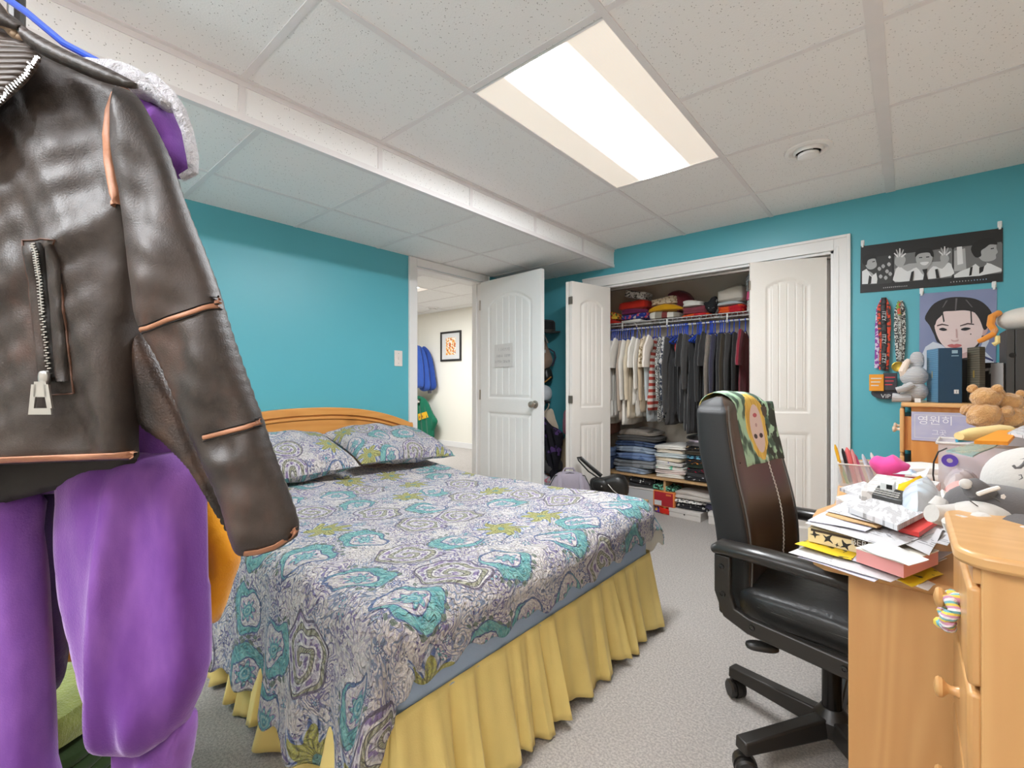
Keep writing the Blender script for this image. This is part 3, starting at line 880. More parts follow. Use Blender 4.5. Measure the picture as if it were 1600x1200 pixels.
# ---------------------------------------------------------------- garments, hung sideways to the rod
def g_outline(kind, L):
    if kind == 'pants': return [(-.16, .0), (.16, .0), (.15, -L), (-.14, -L)]
    if kind == 'strap': return [(-.10, .0), (-.06, -.06), (.06, -.06), (.10, 0), (.14, -.14), (.15, -L), (-.16, -L), (-.14, -.14)]
    fl = .02 if kind != 'dress' else .06
    return [(-.05, .035), (0, .02), (.05, .035), (.19, -.03), (.205, -.09), (.19, -.24), (.20 + fl, -L), (0, -L - .012), (-.20 - fl, -L + .006), (-.19, -.24), (-.205, -.09), (-.19, -.03)]
BODY = {}
def body_mesh(kind, L):
    k = (kind, round(L, 2))
    if k not in BODY:
        r = random.Random(int(L * 1000)); a, b2 = r.random() * 6, r.random() * 6
        mb = MB(); M = frame((0, 0, 0), (0, -1, 0), (0, 0, 1), (-1, 0, 0))
        mb.puff(g_outline(kind, L), .013, .03, .026, 0, M, lambda x, y: .007 * math.sin(x * 46 + a + y * 3) * min(1, max(0, -y * 3)) + .003 * math.sin(x * 90 + b2), e=.6, round_=False)
        o = mb.build('body', MATS['white_paper']); BODY[k] = o.data; bpy.data.objects.remove(o)
    return BODY[k]
SLV = {}
def sleeve_mesh(side, Ls, wide):
    k = (side, Ls, wide)
    if k not in SLV:
        mb = MB(); n = 9; pts = []; rs = []
        for i in range(n + 1):
            t = i / n
            out = .165 + .085 * min(1, t * 3) - (.05 * max(0, t - .4) if Ls > .3 else -.01)
            pts.append((.012 * math.sin(t * 5), -side * out, -.015 - t * Ls - (0 if t else -.01)))
            rs.append((.062 if t < .2 else .058) * wide * (1 - .35 * t if Ls > .3 else 1) * (1 + .05 * math.sin(t * 17)))
        mb.tube(pts, rs, 10, 0, None, True)
        mb.v = [(v[0] * .30 + .004, v[1], v[2]) for v in mb.v]
        o = mb.build('sleeve', MATS['white_paper']); SLV[k] = o.data; bpy.data.objects.remove(o)
    return SLV[k]
def put(name, me, m, parent):
    o = bpy.data.objects.new(name, me); COL.objects.link(o); o.parent = parent
    o.material_slots[0].link = 'OBJECT'; o.material_slots[0].material = m
    return o
def stripes(name, a, b_, freq, axis='v', duty=.5):
    def f(b):
        u, v, _ = sep(coords('UV')); k = v if axis == 'v' else u
        bump_from(b, noise(coords(), 60, 3), .2, .004)
        return mix(frac(k * freq) < duty, lin(*a), lin(*b_))
    return mat(name, fn=f, rough=.9, spec=.2)
def blotch(name, a, b_, scale=22, th=.5, c=None):
    def f(b):
        co = coords(); n = noise(co, scale, 2)
        r = mix(step(n, th - .02, th + .02), lin(*a), lin(*b_))
        if c:
            n2 = noise(coords('Object', (1.3, 1.1, 1.2), (.5, .3, 0)), scale * .8, 1); r = mix(step(n2, .58, .60), r, lin(*c))
        bump_from(b, noise(co, 60, 3), .25, .004)
        return r
    return mat(name, fn=f, rough=.9, spec=.2)
cw, cc, cb, ck = cloth('white_cotton', (226, 222, 214)), cloth('cream_cotton', (222, 208, 184)), cloth('beige_cotton', (204, 184, 156)), cloth('black_cotton', (46, 44, 44))
cg, cgd, cn, cpk = cloth('charcoal_cotton', (72, 70, 69)), cloth('dark_grey_cotton', (58, 57, 58)), cloth('navy_cotton', (66, 64, 82)), cloth('dusty_pink_cotton', (198, 150, 136))
ctp, cmr, clb, cbr = cloth('taupe_wool', (136, 127, 117), .2, scale=50), cloth('maroon_cotton', (140, 44, 58)), cloth('pale_blue_cotton', (190, 198, 200)), cloth('dark_olive_cotton', (64, 56, 44))
spin = stripes('cream_pinstripe', (226, 214, 198), (186, 172, 158), 70, 'u', .75)
srw = stripes('red_white_stripe', (186, 82, 70), (226, 216, 206), 19)
hnd = blotch('houndstooth', (50, 50, 54), (216, 214, 208), 120)
flo = blotch('monochrome_floral', (208, 206, 204), (56, 62, 76), 34, .5)
flb = blotch('beige_floral', (216, 202, 178), (150, 130, 100), 40, .56)
G = [  # x, kind, length, sleeve length, material, what
    (-2.20, 'dress', .86, 0, cpk, 'dusty pink dress at the far left of the closet rod'),
    (-2.165, 'shirt', .68, .5, cbr, 'dark olive shirt hanging left of the white shirts'),
    (-2.12, 'shirt', .74, .60, cw, 'white long-sleeved shirt, leftmost of the white shirts on the rod'),
    (-2.075, 'shirt', .68, .50, cw, 'white button shirt behind the leftmost white shirt'),
    (-2.03, 'shirt', .66, .26, cw, 'white short-sleeved top with a boxy sleeve left of the pinstriped shirt'),
    (-1.985, 'shirt', .70, .55, spin, 'cream pinstriped long shirt among the white clothes'),
    (-1.945, 'shirt', .74, .50, cw, 'white shirt with a low hem right of the pinstriped shirt'),
    (-1.905, 'shirt', .68, .5, cc, 'cream coat-length shirt left of the white tee'),
    (-1.86, 'shirt', .56, .24, cw, 'white t-shirt with a rounded sleeve in the middle of the light clothes'),
    (-1.82, 'shirt', .66, .42, cw, 'white top with a navy collar'),
    (-1.78, 'shirt', .62, .5, cb, 'beige long top right of the navy-collared top'),
    (-1.74, 'shirt', .44, .22, flb, 'beige floral blouse left of the striped shirt'),
    (-1.715, 'shirt', .70, .46, clb, 'pale blue-grey shirt left of the red striped shirt'),
    (-1.685, 'shirt', .60, .30, srw, 'red and white striped shirt on the rod'),
    (-1.618, 'shirt', .70, .52, hnd, 'black and white houndstooth shirt right of the striped shirt'),
    (-1.582, 'shirt', .66, .50, flo, 'white and slate floral shirt beside the houndstooth one'),
    (-1.55, 'shirt', .72, .55, cg, 'charcoal long shirt, first of the dark clothes'),
    (-1.51, 'strap', .64, 0, ck, 'black strappy top with a red tag'),
    (-1.475, 'strap', .66, 0, cgd, 'dark grey strappy top right of the red-tagged one'),
    (-1.44, 'shirt', .70, .3, ck, 'black t-shirt on the rod left of the wide grey sleeve'),
    (-1.40, 'shirt', .76, .42, cg, 'charcoal jacket with a wide short sleeve'),
    (-1.36, 'dress', .78, 0, cgd, 'dark grey dress right of the wide-sleeved jacket'),
    (-1.325, 'strap', .70, 0, ck, 'black top with a shiny round brooch'),
    (-1.29, 'shirt', .74, .5, cgd, 'dark grey shirt left of the black hooded top'),
    (-1.255, 'shirt', .80, .3, ck, 'black hooded top left of the taupe coat'),
    (-1.215, 'dress', .80, .6, ctp, 'taupe wool coat flaring out among the dark clothes'),
    (-1.175, 'shirt', .78, .6, cn, 'slate navy long shirt right of the taupe coat'),
    (-1.14, 'shirt', .80, .5, cgd, 'dark grey coat right of the slate navy shirt'),
    (-1.105, 'shirt', .80, .55, cbr, 'dark brown jacket near the right end of the rod'),
    (-1.07, 'shirt', .82, .6, cg, 'charcoal coat left of the maroon t-shirt'),
    (-1.03, 'shirt', .80, .5, ck, 'black coat just left of the maroon t-shirt'),
    (-.985, 'shirt', .62, .22, cmr, 'maroon t-shirt at the right end of the rod'),
]
hr = random.Random(5); first = True
hxs = []
for x, kind, L, Ls, m_, lab in G:
    rz = R_(hr.uniform(0, 4)); hxs.append((x, rz, lab))
    nm = {'shirt': 'hanging_shirt', 'dress': 'hanging_dress', 'strap': 'strappy_top'}[kind]
    if 'coat' in lab and 'length' not in lab: nm = 'hanging_coat'
    yo = -.045 if 'red and white' in lab else 0
    t = thing(nm, lab, 'dress' if kind == 'dress' and 'coat' not in lab else ('coat' if nm == 'hanging_coat' else 'shirt'), (x, RY + yo, RZ_ - .135), rz, 'clothes on the closet rod')
    put('body', body_mesh(kind, L), m_, t)
    if Ls:
        for s_ in (-1, 1): put('sleeve', sleeve_mesh(s_, round(Ls, 1) if Ls > .3 else .22, 1.15 if Ls <= .3 else (1.3 if 'wide' in lab else 1)), m_, t)
    if 'brooch' in lab: MB().ell((.03, -.10, -.17), (.012, .02, .02)).build('brooch', mat('pearly_brooch', lin(230, 215, 180), .25, .6), t)
    if 'red tag' in lab: MB().ell((.012, -.13, -.07), (.006, .012, .035)).build('tag', cloth('bright_red_cloth', (205, 40, 40)), t)
    if 'navy collar' in lab: MB().tube([(.02, -.07, .02), (.026, -.03, -.05), (.026, .03, -.05), (.02, .07, .02), (0, .05, .035), (0, -.05, .035), (.02, -.07, .02)], .007, 6).build('collar', cn, t)
extra = [-2.15, -2.135, -2.10, -2.05, -2.01, -1.96, -1.53, -1.495, -1.46, -1.45, -1.335, -1.345, -1.235, -1.245, -1.16]
for i, (x, rz, lab) in enumerate(sorted(hxs + [(e, R_(hr.uniform(-3, 6)), None) for e in extra])):
    h_ = hg if i == 0 else copy_tree(hg)
    if lab: h_['label'] = ' '.join(('blue hanger carrying the ' + lab).split()[:16])
    else: h_['label'] = 'spare blue hanger squeezed among the ' + ('white clothes at the left of the rod' if x < -1.7 else 'dark clothes right of the striped shirt')
    h_.location = (x, RY, RZ_ - .0045); h_.rotation_euler = (0, 0, rz)

# ---------------------------------------------------------------- folded clothes
def folded(W, D, H, layers, seed, sag=0.0):
    r = random.Random(seed); a, b_, c_ = r.random() * 6, r.random() * 6, r.random() * 6
    mb = MB(); nu, nv = 40, 6 * layers
    vs = []
    for j in range(nv + 1):
        v = j / nv
        k = abs(math.sin(PI * layers * v)) ** .6 if layers > 1 else abs(math.sin(PI * v)) ** .5
        k = max(k, .0)
        inset = 1 - .045 * (1 - k)
        if j in (0, nv): inset = .80
        for i in range(nu):
            th = 2 * PI * i / nu; e = .32
            sx = math.copysign(abs(math.cos(th)) ** e, math.cos(th)); sy = math.copysign(abs(math.sin(th)) ** e, math.sin(th))
            wob = 1 + .02 * math.sin(3 * th + a + v * 5) + .012 * math.sin(7 * th + b_)
            x = sx * W / 2 * inset * wob; y = sy * D / 2 * inset * wob
            z = H * v + (.10 * H + .003) * math.sin(x / W * 5 + c_) * v + sag * (-(x / W * 2) ** 2) * H * v
            vs.append((x, y, z))
    n = len(vs); fs = []
    for j in range(nv):
        for i in range(nu):
            i2 = (i + 1) % nu; fs.append((j*nu+i, j*nu+i2, (j+1)*nu+i2, (j+1)*nu+i))
    bot = sum((Vector(v) for v in vs[:nu]), Vector()) / nu; top = sum((Vector(v) for v in vs[-nu:]), Vector()) / nu
    vs += [tuple(bot), tuple(top + Vector((0, 0, .002)))]
    for i in range(nu):
        i2 = (i + 1) % nu; fs.append((n, i2, i)); fs.append((n + 1, nv*nu+i, nv*nu+i2))
    mb.add(vs, fs)
    return mb
def stack(x0, x1, Y, D, z0, items, group, seed=1, nm='folded_shirt', cat='folded clothes'):
    """items bottom to top: (height px, material, label, layers, (dx0, dx1) px)"""
    z = z0
    for i, it in enumerate(items):
        hp, m_, lab = it[:3]; lay = it[3] if len(it) > 3 else 2; dx = it[4] if len(it) > 4 else (0, 0)
        a = PY(x0 + dx[0], 600, Y).x; b_ = PY(x1 + dx[1], 600, Y).x
        H = hp * .00564
        mb = folded((b_ - a) * random.Random(i + seed * 7).uniform(.92, 1.03), D * random.Random(i + seed * 5).uniform(.92, 1.02), H, lay, seed * 31 + i, it[5] if len(it) > 5 else .15)
        o = mb.build(it[6] if len(it) > 6 else nm, m_)
        o.location = ((a + b_) / 2, Y + D / 2 + (random.Random(i + seed).random() - .5) * .012, z); o.rotation_euler = (0, 0, R_(random.Random(i * 3 + seed).uniform(-6, 6)))
        tag(o, lab, cat, group); z += H * (.985 - (it[5] if len(it) > 5 else .15) * 0)
    return z
C = cloth
red = C('red_knit', (206, 50, 36)); mus = C('mustard_knit', (206, 152, 26)); bur = C('burgundy_knit', (100, 36, 44))
flr = blotch('red_yellow_floral', (200, 60, 50), (226, 188, 70), 45, .5, (70, 110, 60)); mul = blotch('blue_floral', (48, 62, 140), (206, 196, 200), 30, .58, (206, 84, 110))
knit = blotch('black_white_knit', (222, 220, 214), (70, 72, 70), 60, .55); pur = C('purple_red_knit', (120, 44, 84)); bei = blotch('beige_print', (212, 194, 166), (150, 120, 90), 60, .58)
strp = stripes('grey_white_burgundy', (220, 214, 204), (140, 134, 120), 9, 'v', .5)
def f_blocks(b):
    x, y, z = sep(coords('Generated'))
    c_ = mix(x > .26, lin(226, 220, 208), lin(160, 154, 140)); c_ = mix(x > .48, c_, lin(126, 58, 56)); c_ = mix(x > .66, c_, lin(226, 220, 208)); return mix(x > .86, c_, lin(160, 154, 140))
blk = mat('colour_block_knit', fn=f_blocks, rough=.9)
org = blotch('orange_red_fabric', (226, 90, 40), (196, 40, 50), 16, .5); pnk = blotch('pink_white_fabric', (226, 96, 140), (236, 190, 200), 40, .6)
S0 = SZ + .004
stack(946, 966, 4.0, .26, S0, [(7, red, 'red folded cloth at the left end of the wire shelf', 1), (13, flr, 'red and yellow floral bundle at the left end of the wire shelf', 2)], 'folded clothes on the wire shelf', 1)
stack(968, 1010, 4.0, .28, S0, [(5, cw, 'white folded top, lowest of the pile under the red knit', 1, (-2, -10)), (9, mul, 'blue floral folded top above the white one', 2), (8, pur, 'purple-red folded knit under the bright red knit', 2, (-1, 2)), (16, red, 'bright red folded knit with white lettering', 1, (-5, -1), .25)], 'folded clothes on the wire shelf', 2)
o_kn = folded(.21, .2, .07, 2, 44).build('folded_shirt', knit); o_kn.location = tuple(PY(996, 468, 4.12)); o_kn.rotation_euler = (0, R_(16), 0)
tag(o_kn, 'black and white knit folded on top of the bright red knit', 'folded clothes', 'folded clothes on the wire shelf')
for i_, (px_, py_) in enumerate(((980, 470), (991, 472), (1003, 475))):
    pp = PY(px_, py_, 3.984 + .0 * i_); text('lettering', 'HOT', .045, M_PAPER, frame(Vector((pp.x, 3.988, pp.z)) - Vector((o_kn.location.x * 0, 0, 0)), (1, 0, -.12), (.12, 0, 1), (0, -1, 0)), None, .002) if False else None
stack(1011, 1062, 4.0, .28, S0, [(13, blk, 'cream, grey and burgundy colour-blocked knit under the mustard one', 1), (11, mus, 'mustard yellow folded knit on the wire shelf', 1, (-1, 2), .6), (12, bei, 'beige printed top folded on the mustard knit', 3, (4, -6))], 'folded clothes on the wire shelf', 3)
mb = MB(); q_ = [PY(x, y, 4.06) for x, y in ((1039, 462), (1048, 454), (1060, 452), (1074, 457), (1082, 468), (1080, 476), (1064, 482), (1062, 492), (1055, 487), (1054, 474), (1044, 466))]
mb.puff([(p.x, p.z) for p in q_], .09, .06, .012, 0, frame((0, 4.12, 0), (1, 0, 0), (0, 0, 1), (0, -1, 0)), lambda x, y: .008 * math.sin(x * 90 + y * 60))
tag(mb.build('sweater', bur), 'burgundy sweater slumped over the middle piles of the wire shelf', 'sweater', 'folded clothes on the wire shelf')
stack(1064, 1100, 4.0, .28, S0, [(4, org, 'flat orange-beige cloth under the wine coloured top', 1, (-2, 12)), (12, C('wine_cotton', (130, 62, 72)), 'wine coloured folded top left of the black one', 2, (0, 4)), (9, cw, 'white folded top lying on the wine coloured top', 2, (0, -4))], 'folded clothes on the wire shelf', 4)
mb = MB(); q_ = [PY(x, y, 4.0) for x, y in ((1097, 472), (1104, 470), (1110, 463), (1117, 462), (1119, 470), (1116, 486), (1108, 489), (1101, 484))]
mb.puff([(p.x, p.z) for p in q_], .05, .03, .010, 0, frame((0, 4.05, 0), (1, 0, 0), (0, 0, 1), (0, -1, 0)))
tag(mb.build('folded_hoodie', blotch('black_white_marks', (44, 44, 46), (190, 190, 190), 50, .66)), 'black top with white marks standing crumpled on the wire shelf', 'folded clothes', 'folded clothes on the wire shelf')
stack(1118, 1161, 4.0, .3, S0, [(12, org, 'orange and red folded cloth below the cream blanket', 2), (5, clb, 'pale blue-white folded sheet above the orange cloth', 1), (22, cloth('oatmeal_fleece', (206, 196, 182)), 'thick oatmeal blanket folded on the orange cloth', 1, (1, 1), .05)], 'folded clothes on the wire shelf', 5)
stack(1163, 1190, 4.0, .3, S0, [(15, cw, 'white folded towels at the right end of the wire shelf', 4), (14, pnk, 'pink folded towel between white linens', 1), (26, clb, 'pale blue-white linens topping the right pile', 5)], 'folded clothes on the wire shelf', 6)

# lower shelf
Z1 = .322
def denim(n, c): return blotch(n, c, tuple(min(255, v + 26) for v in c), 9, .5)
d1, d2, d3, d4 = denim('faded_denim', (118, 130, 146)), denim('blue_denim', (84, 104, 140)), denim('grey_denim', (104, 108, 112)), denim('dark_denim', (44, 58, 86))
stack(956, 1019, 3.93, .33, Z1, [(9, d1, 'pale jeans at the bottom of the denim pile', 2, (0, -6)), (13, d3, 'washed grey jeans, second in the denim pile', 2, (-2, 2)), (12, d2, 'mid blue jeans, third in the denim pile', 2, (2, 3)), (10, d1, 'light grey-blue jeans, fourth in the denim pile', 2, (4, 2)),
    (9, d4, 'dark blue jeans near the top of the denim pile', 2, (1, 4)), (9, cg, 'charcoal trousers, second from the top of the denim pile', 2, (4, 4)), (10, ctp, 'taupe trousers on top of the denim pile', 1, (6, 2), .3)], 'folded jeans and trousers on the low shelf', 7, 'folded_jeans')
stack(940, 954, 3.96, .3, Z1, [(22, d4, 'crumpled dark jeans left of the denim pile', 3), (14, d2, 'blue jeans at the far left of the low shelf', 2)], 'folded jeans and trousers on the low shelf', 8, 'folded_jeans')
wl = ['white folded shirt at the very bottom of the white pile', 'pinkish-white folded shirt, second from the bottom of the white pile', 'white folded shirt with a mint print', 'white folded shirt with violet spots in the white pile', 'off-white folded shirt in the middle of the white pile', 'grey-white folded shirt above the off-white one', 'cream folded shirt near the top of the white pile', 'clean white folded shirt on top of the white pile']
wm = [cw, C('pinkish_cotton', (216, 200, 194)), blotch('mint_print', (218, 214, 206), (110, 190, 160), 25, .62), blotch('violet_print', (214, 210, 206), (96, 84, 150), 30, .63), cc, clb, cb if False else C('ivory_cotton', (216, 206, 190)), cw]
stack(1021, 1067, 3.93, .32, Z1, [(6.4, wm[i], wl[i], 2, (-(i % 3), (i % 2) * 2)) for i in range(8)], 'white shirts folded on the low shelf', 9)
bk = lambda n, c: blotch(n, (44, 43, 45), c, 40, .62)
bl = [('black folded shirt with white lettering, lowest of the black pile', 'black_white_letters', (200, 200, 204)), ('dark grey folded shirt just above the lowest black one', None, None), ('black folded shirt with a crimson print', 'black_crimson_print', (190, 40, 70)), ('dark green-black folded shirt in the middle of the black pile', None, None), ('black folded shirt with orange lettering', 'black_orange_letters', (220, 140, 50)),
      ('black folded shirt with a light blue front', None, None), ('black-brown folded shirt above the light blue one', None, None), ('black folded shirt with tan and white print', 'black_tan_print', (206, 176, 140)), ('grey folded shirt second from the top of the black pile', None, None), ('small black cloth case on top of the black pile', None, None)]
items = []
for i, (lab, mn, c_) in enumerate(bl):
    m_ = bk(mn, c_) if mn else {1: cgd, 3: C('green_black_cotton', (36, 50, 42)), 5: blotch('light_blue_print', (120, 184, 210), (44, 60, 80), 30, .5), 6: cbr, 8: C('mid_grey_cotton', (96, 90, 92)), 9: ck}[i]
    items.append((6.6 if i < 9 else 6, m_, lab, 2 if i < 9 else 1, ((i % 3), 4), .1))
items.insert(9, (3, C('pale_lilac_cotton', (206, 190, 204)), 'thin pale lilac cloth under the small black case', 1, (4, 2)))
stack(1067, 1125, 3.93, .32, Z1, items, 'black shirts folded on the low shelf', 10)

# under the low shelf
def box(name, p0, size, rz, m_, label, cat, lid=None, bevel=.003, group=None):
    t = thing(name, label, cat, p0, rz, group)
    W, D, H = size
    MB().bx(-W/2, W/2, -D/2, D/2, 0, H if not lid else H - lid[0]).build('box_body', m_, t, bevel=bevel)
    if lid: MB().bx(-W/2 - .003, W/2 + .003, -D/2 - .003, D/2 + .003, H - lid[0] - .0005, H).build('lid', lid[1], t, bevel=bevel)
    return t
M_CARD = mat('white_card', lin(206, 200, 194), .7); M_KRAFT = mat('kraft_card', lin(196, 160, 112), .8)
M_REDBOX = mat('red_card', lin(166, 34, 44), .5); M_ORBOX = mat('orange_card', lin(224, 132, 66), .6)
a = PZ(1058, 806, 0); b_ = PZ(1106, 812, 0)
wb = box('flat_box', (-1.43, 4.0, 0), (.27, .2, .075), R_(-3), M_CARD, 'long low white cardboard box on the closet floor', 'box', (.03, M_CARD))
MB().lathe([(.006, 0), (.006, .002)], 10, 0, frame((0, -.1035, .04), (1, 0, 0), (0, 0, 1), (0, -1, 0))).build('stud', mat('dark_card', lin(60, 56, 54), .6), wb)
box('flat_box', (-1.13, 4.02, 0), (.24, .22, .095), R_(4), M_CARD, 'white cardboard box at the right, beside the chair back on the closet floor', 'box', (.03, M_CARD))
z_ = stack(1054, 1102, 3.93, .25, .078, [(9, bk('black_white_graffiti', (214, 212, 208)), 'black shirt with white lettering folded on the low white box', 2, (-4, 4), .5), (6, knit, 'black and white patterned shirt above the lettered one', 1, (-6, 0), .5), (15, C('grey_white_fleece', (190, 182, 174)), 'grey-white sweater, topmost on the low white box', 2, (-2, 8), .5)], 'clothes folded under the low shelf', 12)
z_ = stack(1100, 1124, 3.96, .2, .097, [(9, cn, 'navy folded cloth on the right white box', 2), (8, C('light_blue_cotton2', (170, 190, 206)), 'light blue folded cloth above the navy one', 1)], 'clothes folded under the low shelf', 13)
p = PY(1036, 776, 3.90)
rb = box('shoe_box', (p.x, 4.0, .068), (.195, .16, .135), R_(-3), M_ORBOX, 'red shoe box with orange edges standing under the low shelf', 'box')
MB().bx(-.085, .085, -.0815, -.0802, .008, .127).build('front_print', M_REDBOX, rb, smooth=False)
MB().bx(-.083, -.018, -.0825, -.0814, .010, .052).build('price_label', M_PAPER, rb, smooth=False)
text('lettering', 'SHOES', .019, M_ORBOX, frame((.045, -.0825, .108), (1, 0, 0), (0, 0, 1), (0, -1, 0)), rb) if False else None
q_ = MB(); 
for i in range(4): q_.bx(.024 + i * .012, .033 + i * .012, -.0825, -.0814, .1, .116)
q_.build('lettering', M_ORBOX, rb, smooth=False)
bl_ = folded(.17, .13, .066, 1, 5).build('plastic_bag', mat('bright_red_plastic', lin(214, 44, 30), .3)); bl_.location = (p.x + .03, 3.99, 0); tag(bl_, 'bright red plastic bag under the shoe box', 'bag')
stack(1016, 1056, 3.94, .18, .205, [(8, blotch('green_black_print', (40, 60, 50), (120, 190, 160), 45, .5), 'green and black printed shirt on the shoe box', 2, (0, 0), .3)], 'clothes folded under the low shelf', 14)
p = PY(1000, 785, 3.92)
bn = thing('storage_bin', 'translucent white storage bin left of the red shoe box', 'storage bin', (p.x, 4.03, 0))
mb = MB(); 
for a_, b_, c_, d_ in ((-.12, -.117, -.1, .1), (.117, .12, -.1, .1), (-.117, .117, -.1, -.097), (-.117, .117, .097, .1)): mb.bx(a_, b_, c_, d_, 0, .19)
mb.bx(-.117, .117, -.097, .097, 0, .003)
mb.build('bin_body', mat('frosted_plastic', lin(214, 212, 212), .35, alpha=.75), bn)
MB().bx(-.126, .126, -.106, .106, .19, .202).build('lid', M_CARD, bn, bevel=.003)
bn2 = folded(.09, .1, .12, 3, 8).build('folded_cloth', blotch('violet_yellow_print', (86, 60, 150), (220, 170, 70), 25, .5, (200, 60, 70))); bn2.location = (p.x + .17, 4.0, 0); tag(bn2, 'violet and yellow cloth bundle between bin and shoe box', 'folded clothes')
stack(980, 1020, 3.93, .2, .206, [(6, cgd, 'dark grey folded cloth on the storage bin', 1), (11, bk('black_white_swirl', (216, 214, 210)), 'black shirt with bold white swirls on the storage bin', 2, (0, 0), .3)], 'clothes folded under the low shelf', 15)
# ================================================================ bags by the closet door
M_BPK = cloth('grey_nylon', (140, 132, 142), .06); M_BLK = mat('black_leatherette', lin(34, 33, 32), .38, bump=(60, .3, 2, .004)); M_BLKN = cloth('black_nylon', (38, 38, 40), .1)
bp = thing('backpack', 'grey backpack standing on the floor in front of the left closet door', 'backpack', (-1.90, 2.86, 0), R_(40))
mb = MB(); mb.ell((0, 0, .245), (.165, .10, .25), 0, None, 28, 20, .55, None, lambda p: (p[0] * (1 - .22 * max(0, p[2] / .25) ** 2), p[1] * (1 - .3 * max(0, p[2] / .25)), p[2]))
mb.build('body', M_BPK, bp)
MB().ell((0, -.085, .17), (.12, .05, .13), 0, None, 24, 14, .5).build('front_pocket', M_BPK, bp)
for s in (-1, 1):
    MB().tube([(s * .075, -.03, .488), (s * .078, -.09, .42), (s * .08, -.135, .30), (s * .08, -.14, .12)], .016, 8, 0, None, True, .35).build('strap', M_BPK, bp)
    MB().bx(s * .08 - .02, s * .08 + .02, -.152, -.147, .30, .318).build('label_patch', mat('dark_patch', lin(58, 52, 60), .6), bp)
MB().tube([(-.05, .02, .48), (-.03, .02, .515), (.03, .02, .515), (.05, .02, .48)], .008, 8).build('handle', M_BPK, bp)
MB().tube([(-.15, -.04, .2), (-.155, -.03, .38), (-.11, -.03, .47), (0, -.035, .493), (.11, -.03, .47), (.155, -.03, .38), (.15, -.04, .2)], .004, 6).build('zipper', cgd, bp)
cb_ = box('cardboard_box', (-1.62, 3.2, 0), (.30, .24, .26), R_(15), M_KRAFT, 'tan cardboard box between the grey backpack and the black bag', 'box', None)
q0 = PY(948, 762, 3.2)
bg = thing('shoulder_bag', 'black leather shoulder bag with its strap looped up, by the closet opening', 'bag', (q0.x + .02, 3.2, .262), R_(10))
MB().ell((0, 0, .085), (.15, .07, .085), 0, None, 24, 14, .6, None, lambda p: (p[0], p[1], p[2] + .02 * math.sin(p[0] * 22))).build('body', M_BLK, bg)
MB().ell((-.05, -.055, .10), (.065, .03, .05), 0, None, 18, 12, .8).build('front_pocket', M_BLK, bg)
MB().tube([(-.08, 0, .14), (-.16, -.02, .19), (-.24, -.02, .265), (-.255, -.02, .29), (-.225, -.02, .29), (-.14, -.02, .225), (-.06, 0, .16)], .016, 8, 0, None, True, .3).build('strap', M_BLK, bg)
MB().tube([(.02, -.08, .12), (.06, -.085, .08), (.10, -.075, .05)], .003, 6).build('zipper', M_STEEL, bg)
MB().ell((-.03, -.085, .10), (.006, .004, .006)).build('stud', M_STEEL, bg)

# ================================================================ things hanging behind the open door on the back wall
YW = YB - .001
hk = thing('coat_rack', 'white hook rail on the back wall behind the open door', 'hook rail', (-2.72, YW, 1.62))
MB().bx(-.25, .02, -.015, 0, -.03, .03).build('rail', M_WHITE, hk, bevel=.003)
for x in (-.18, -.05): MB().tube([(x, -.015, 0), (x, -.055, -.01), (x, -.07, .02)], .005, 6).build('hook', M_NICKEL, hk)
def wallthing(name, pts, y0, T, m_, label, cat, g=.012, fold=None, Rr=.05, mi=None):
    q_ = [PY(a, b, YB - y0) for a, b in pts]
    c = sum(q_, Vector()) / len(q_)
    mb = MB(); mb.puff([(p.x - c.x, p.z - c.z) for p in q_], T, Rr, g, 0, frame((0, 0, 0), (1, 0, 0), (0, 0, 1), (0, -1, 0)), fold, .8)
    o = mb.build(name, m_); o.location = c
    return tag(o, label, cat)
hat = thing('hat', 'black brimmed hat hanging behind the open door', 'hat', tuple(PY(853, 509, YB - .11)))
hat.rotation_euler = (R_(8), R_(12), 0)
MB().lathe([(.085, -.05), (.09, -.02), (.084, .035), (.07, .052), (.02, .046), (.001, .044)], 28, 0, None, False).build('crown', M_BLKN, hat)
MB().lathe([(.087, -.05), (.12, -.054), (.140, -.047), (.140, -.042), (.115, -.048), (.087, -.044)], 32, 0, None, False).build('brim', M_BLKN, hat)
MB().lathe([(.0915, -.045), (.0925, -.02)], 28, 0, None, False).build('hat_band', mat('grey_ribbon', lin(66, 62, 58), .5), hat)
tbg = thing('backpack', 'taupe backpack hanging behind the open door below the black hat', 'backpack', (0, 0, 0))
c_t = PY(842, 560, YB - .1); tbg.location = c_t
q_ = [PY(a, b, YB - .1) - c_t for a, b in ((822, 528), (846, 527), (853, 540), (859, 555), (861, 565), (855, 577), (846, 580), (822, 578))]
MB().puff([(p.x, p.z) for p in q_], .085, .05, .012, 0, frame((0, 0, 0), (1, 0, 0), (0, 0, 1), (0, -1, 0))).build('body', cloth('taupe_canvas', (150, 124, 106)), tbg)
MB().tube([PY(x, y, YB - .14) - c_t for x, y in ((846, 512), (850, 522), (856, 536))], .010, 8, 0, None, True, .4).build('strap', ctp, tbg)
MB().tube([PY(x, y, YB - .06) - c_t for x, y in ((858, 545), (866, 550), (868, 558), (865, 566), (863, 572))], .011, 8, 0, None, True, .6).build('strap', cn, tbg)
MB().bx(-.004, .004, -.006, 0, -.014, .014).build('label_patch', M_PAPER, tbg).location = PY(852, 549, YB - .185) - c_t
wallthing('hip_bag', ((822, 580), (846, 578), (858, 574), (862, 584), (862, 594), (854, 598), (846, 600), (822, 602)), .09, .06, M_BLK, 'black hip bag hanging under the taupe backpack', 'bag')
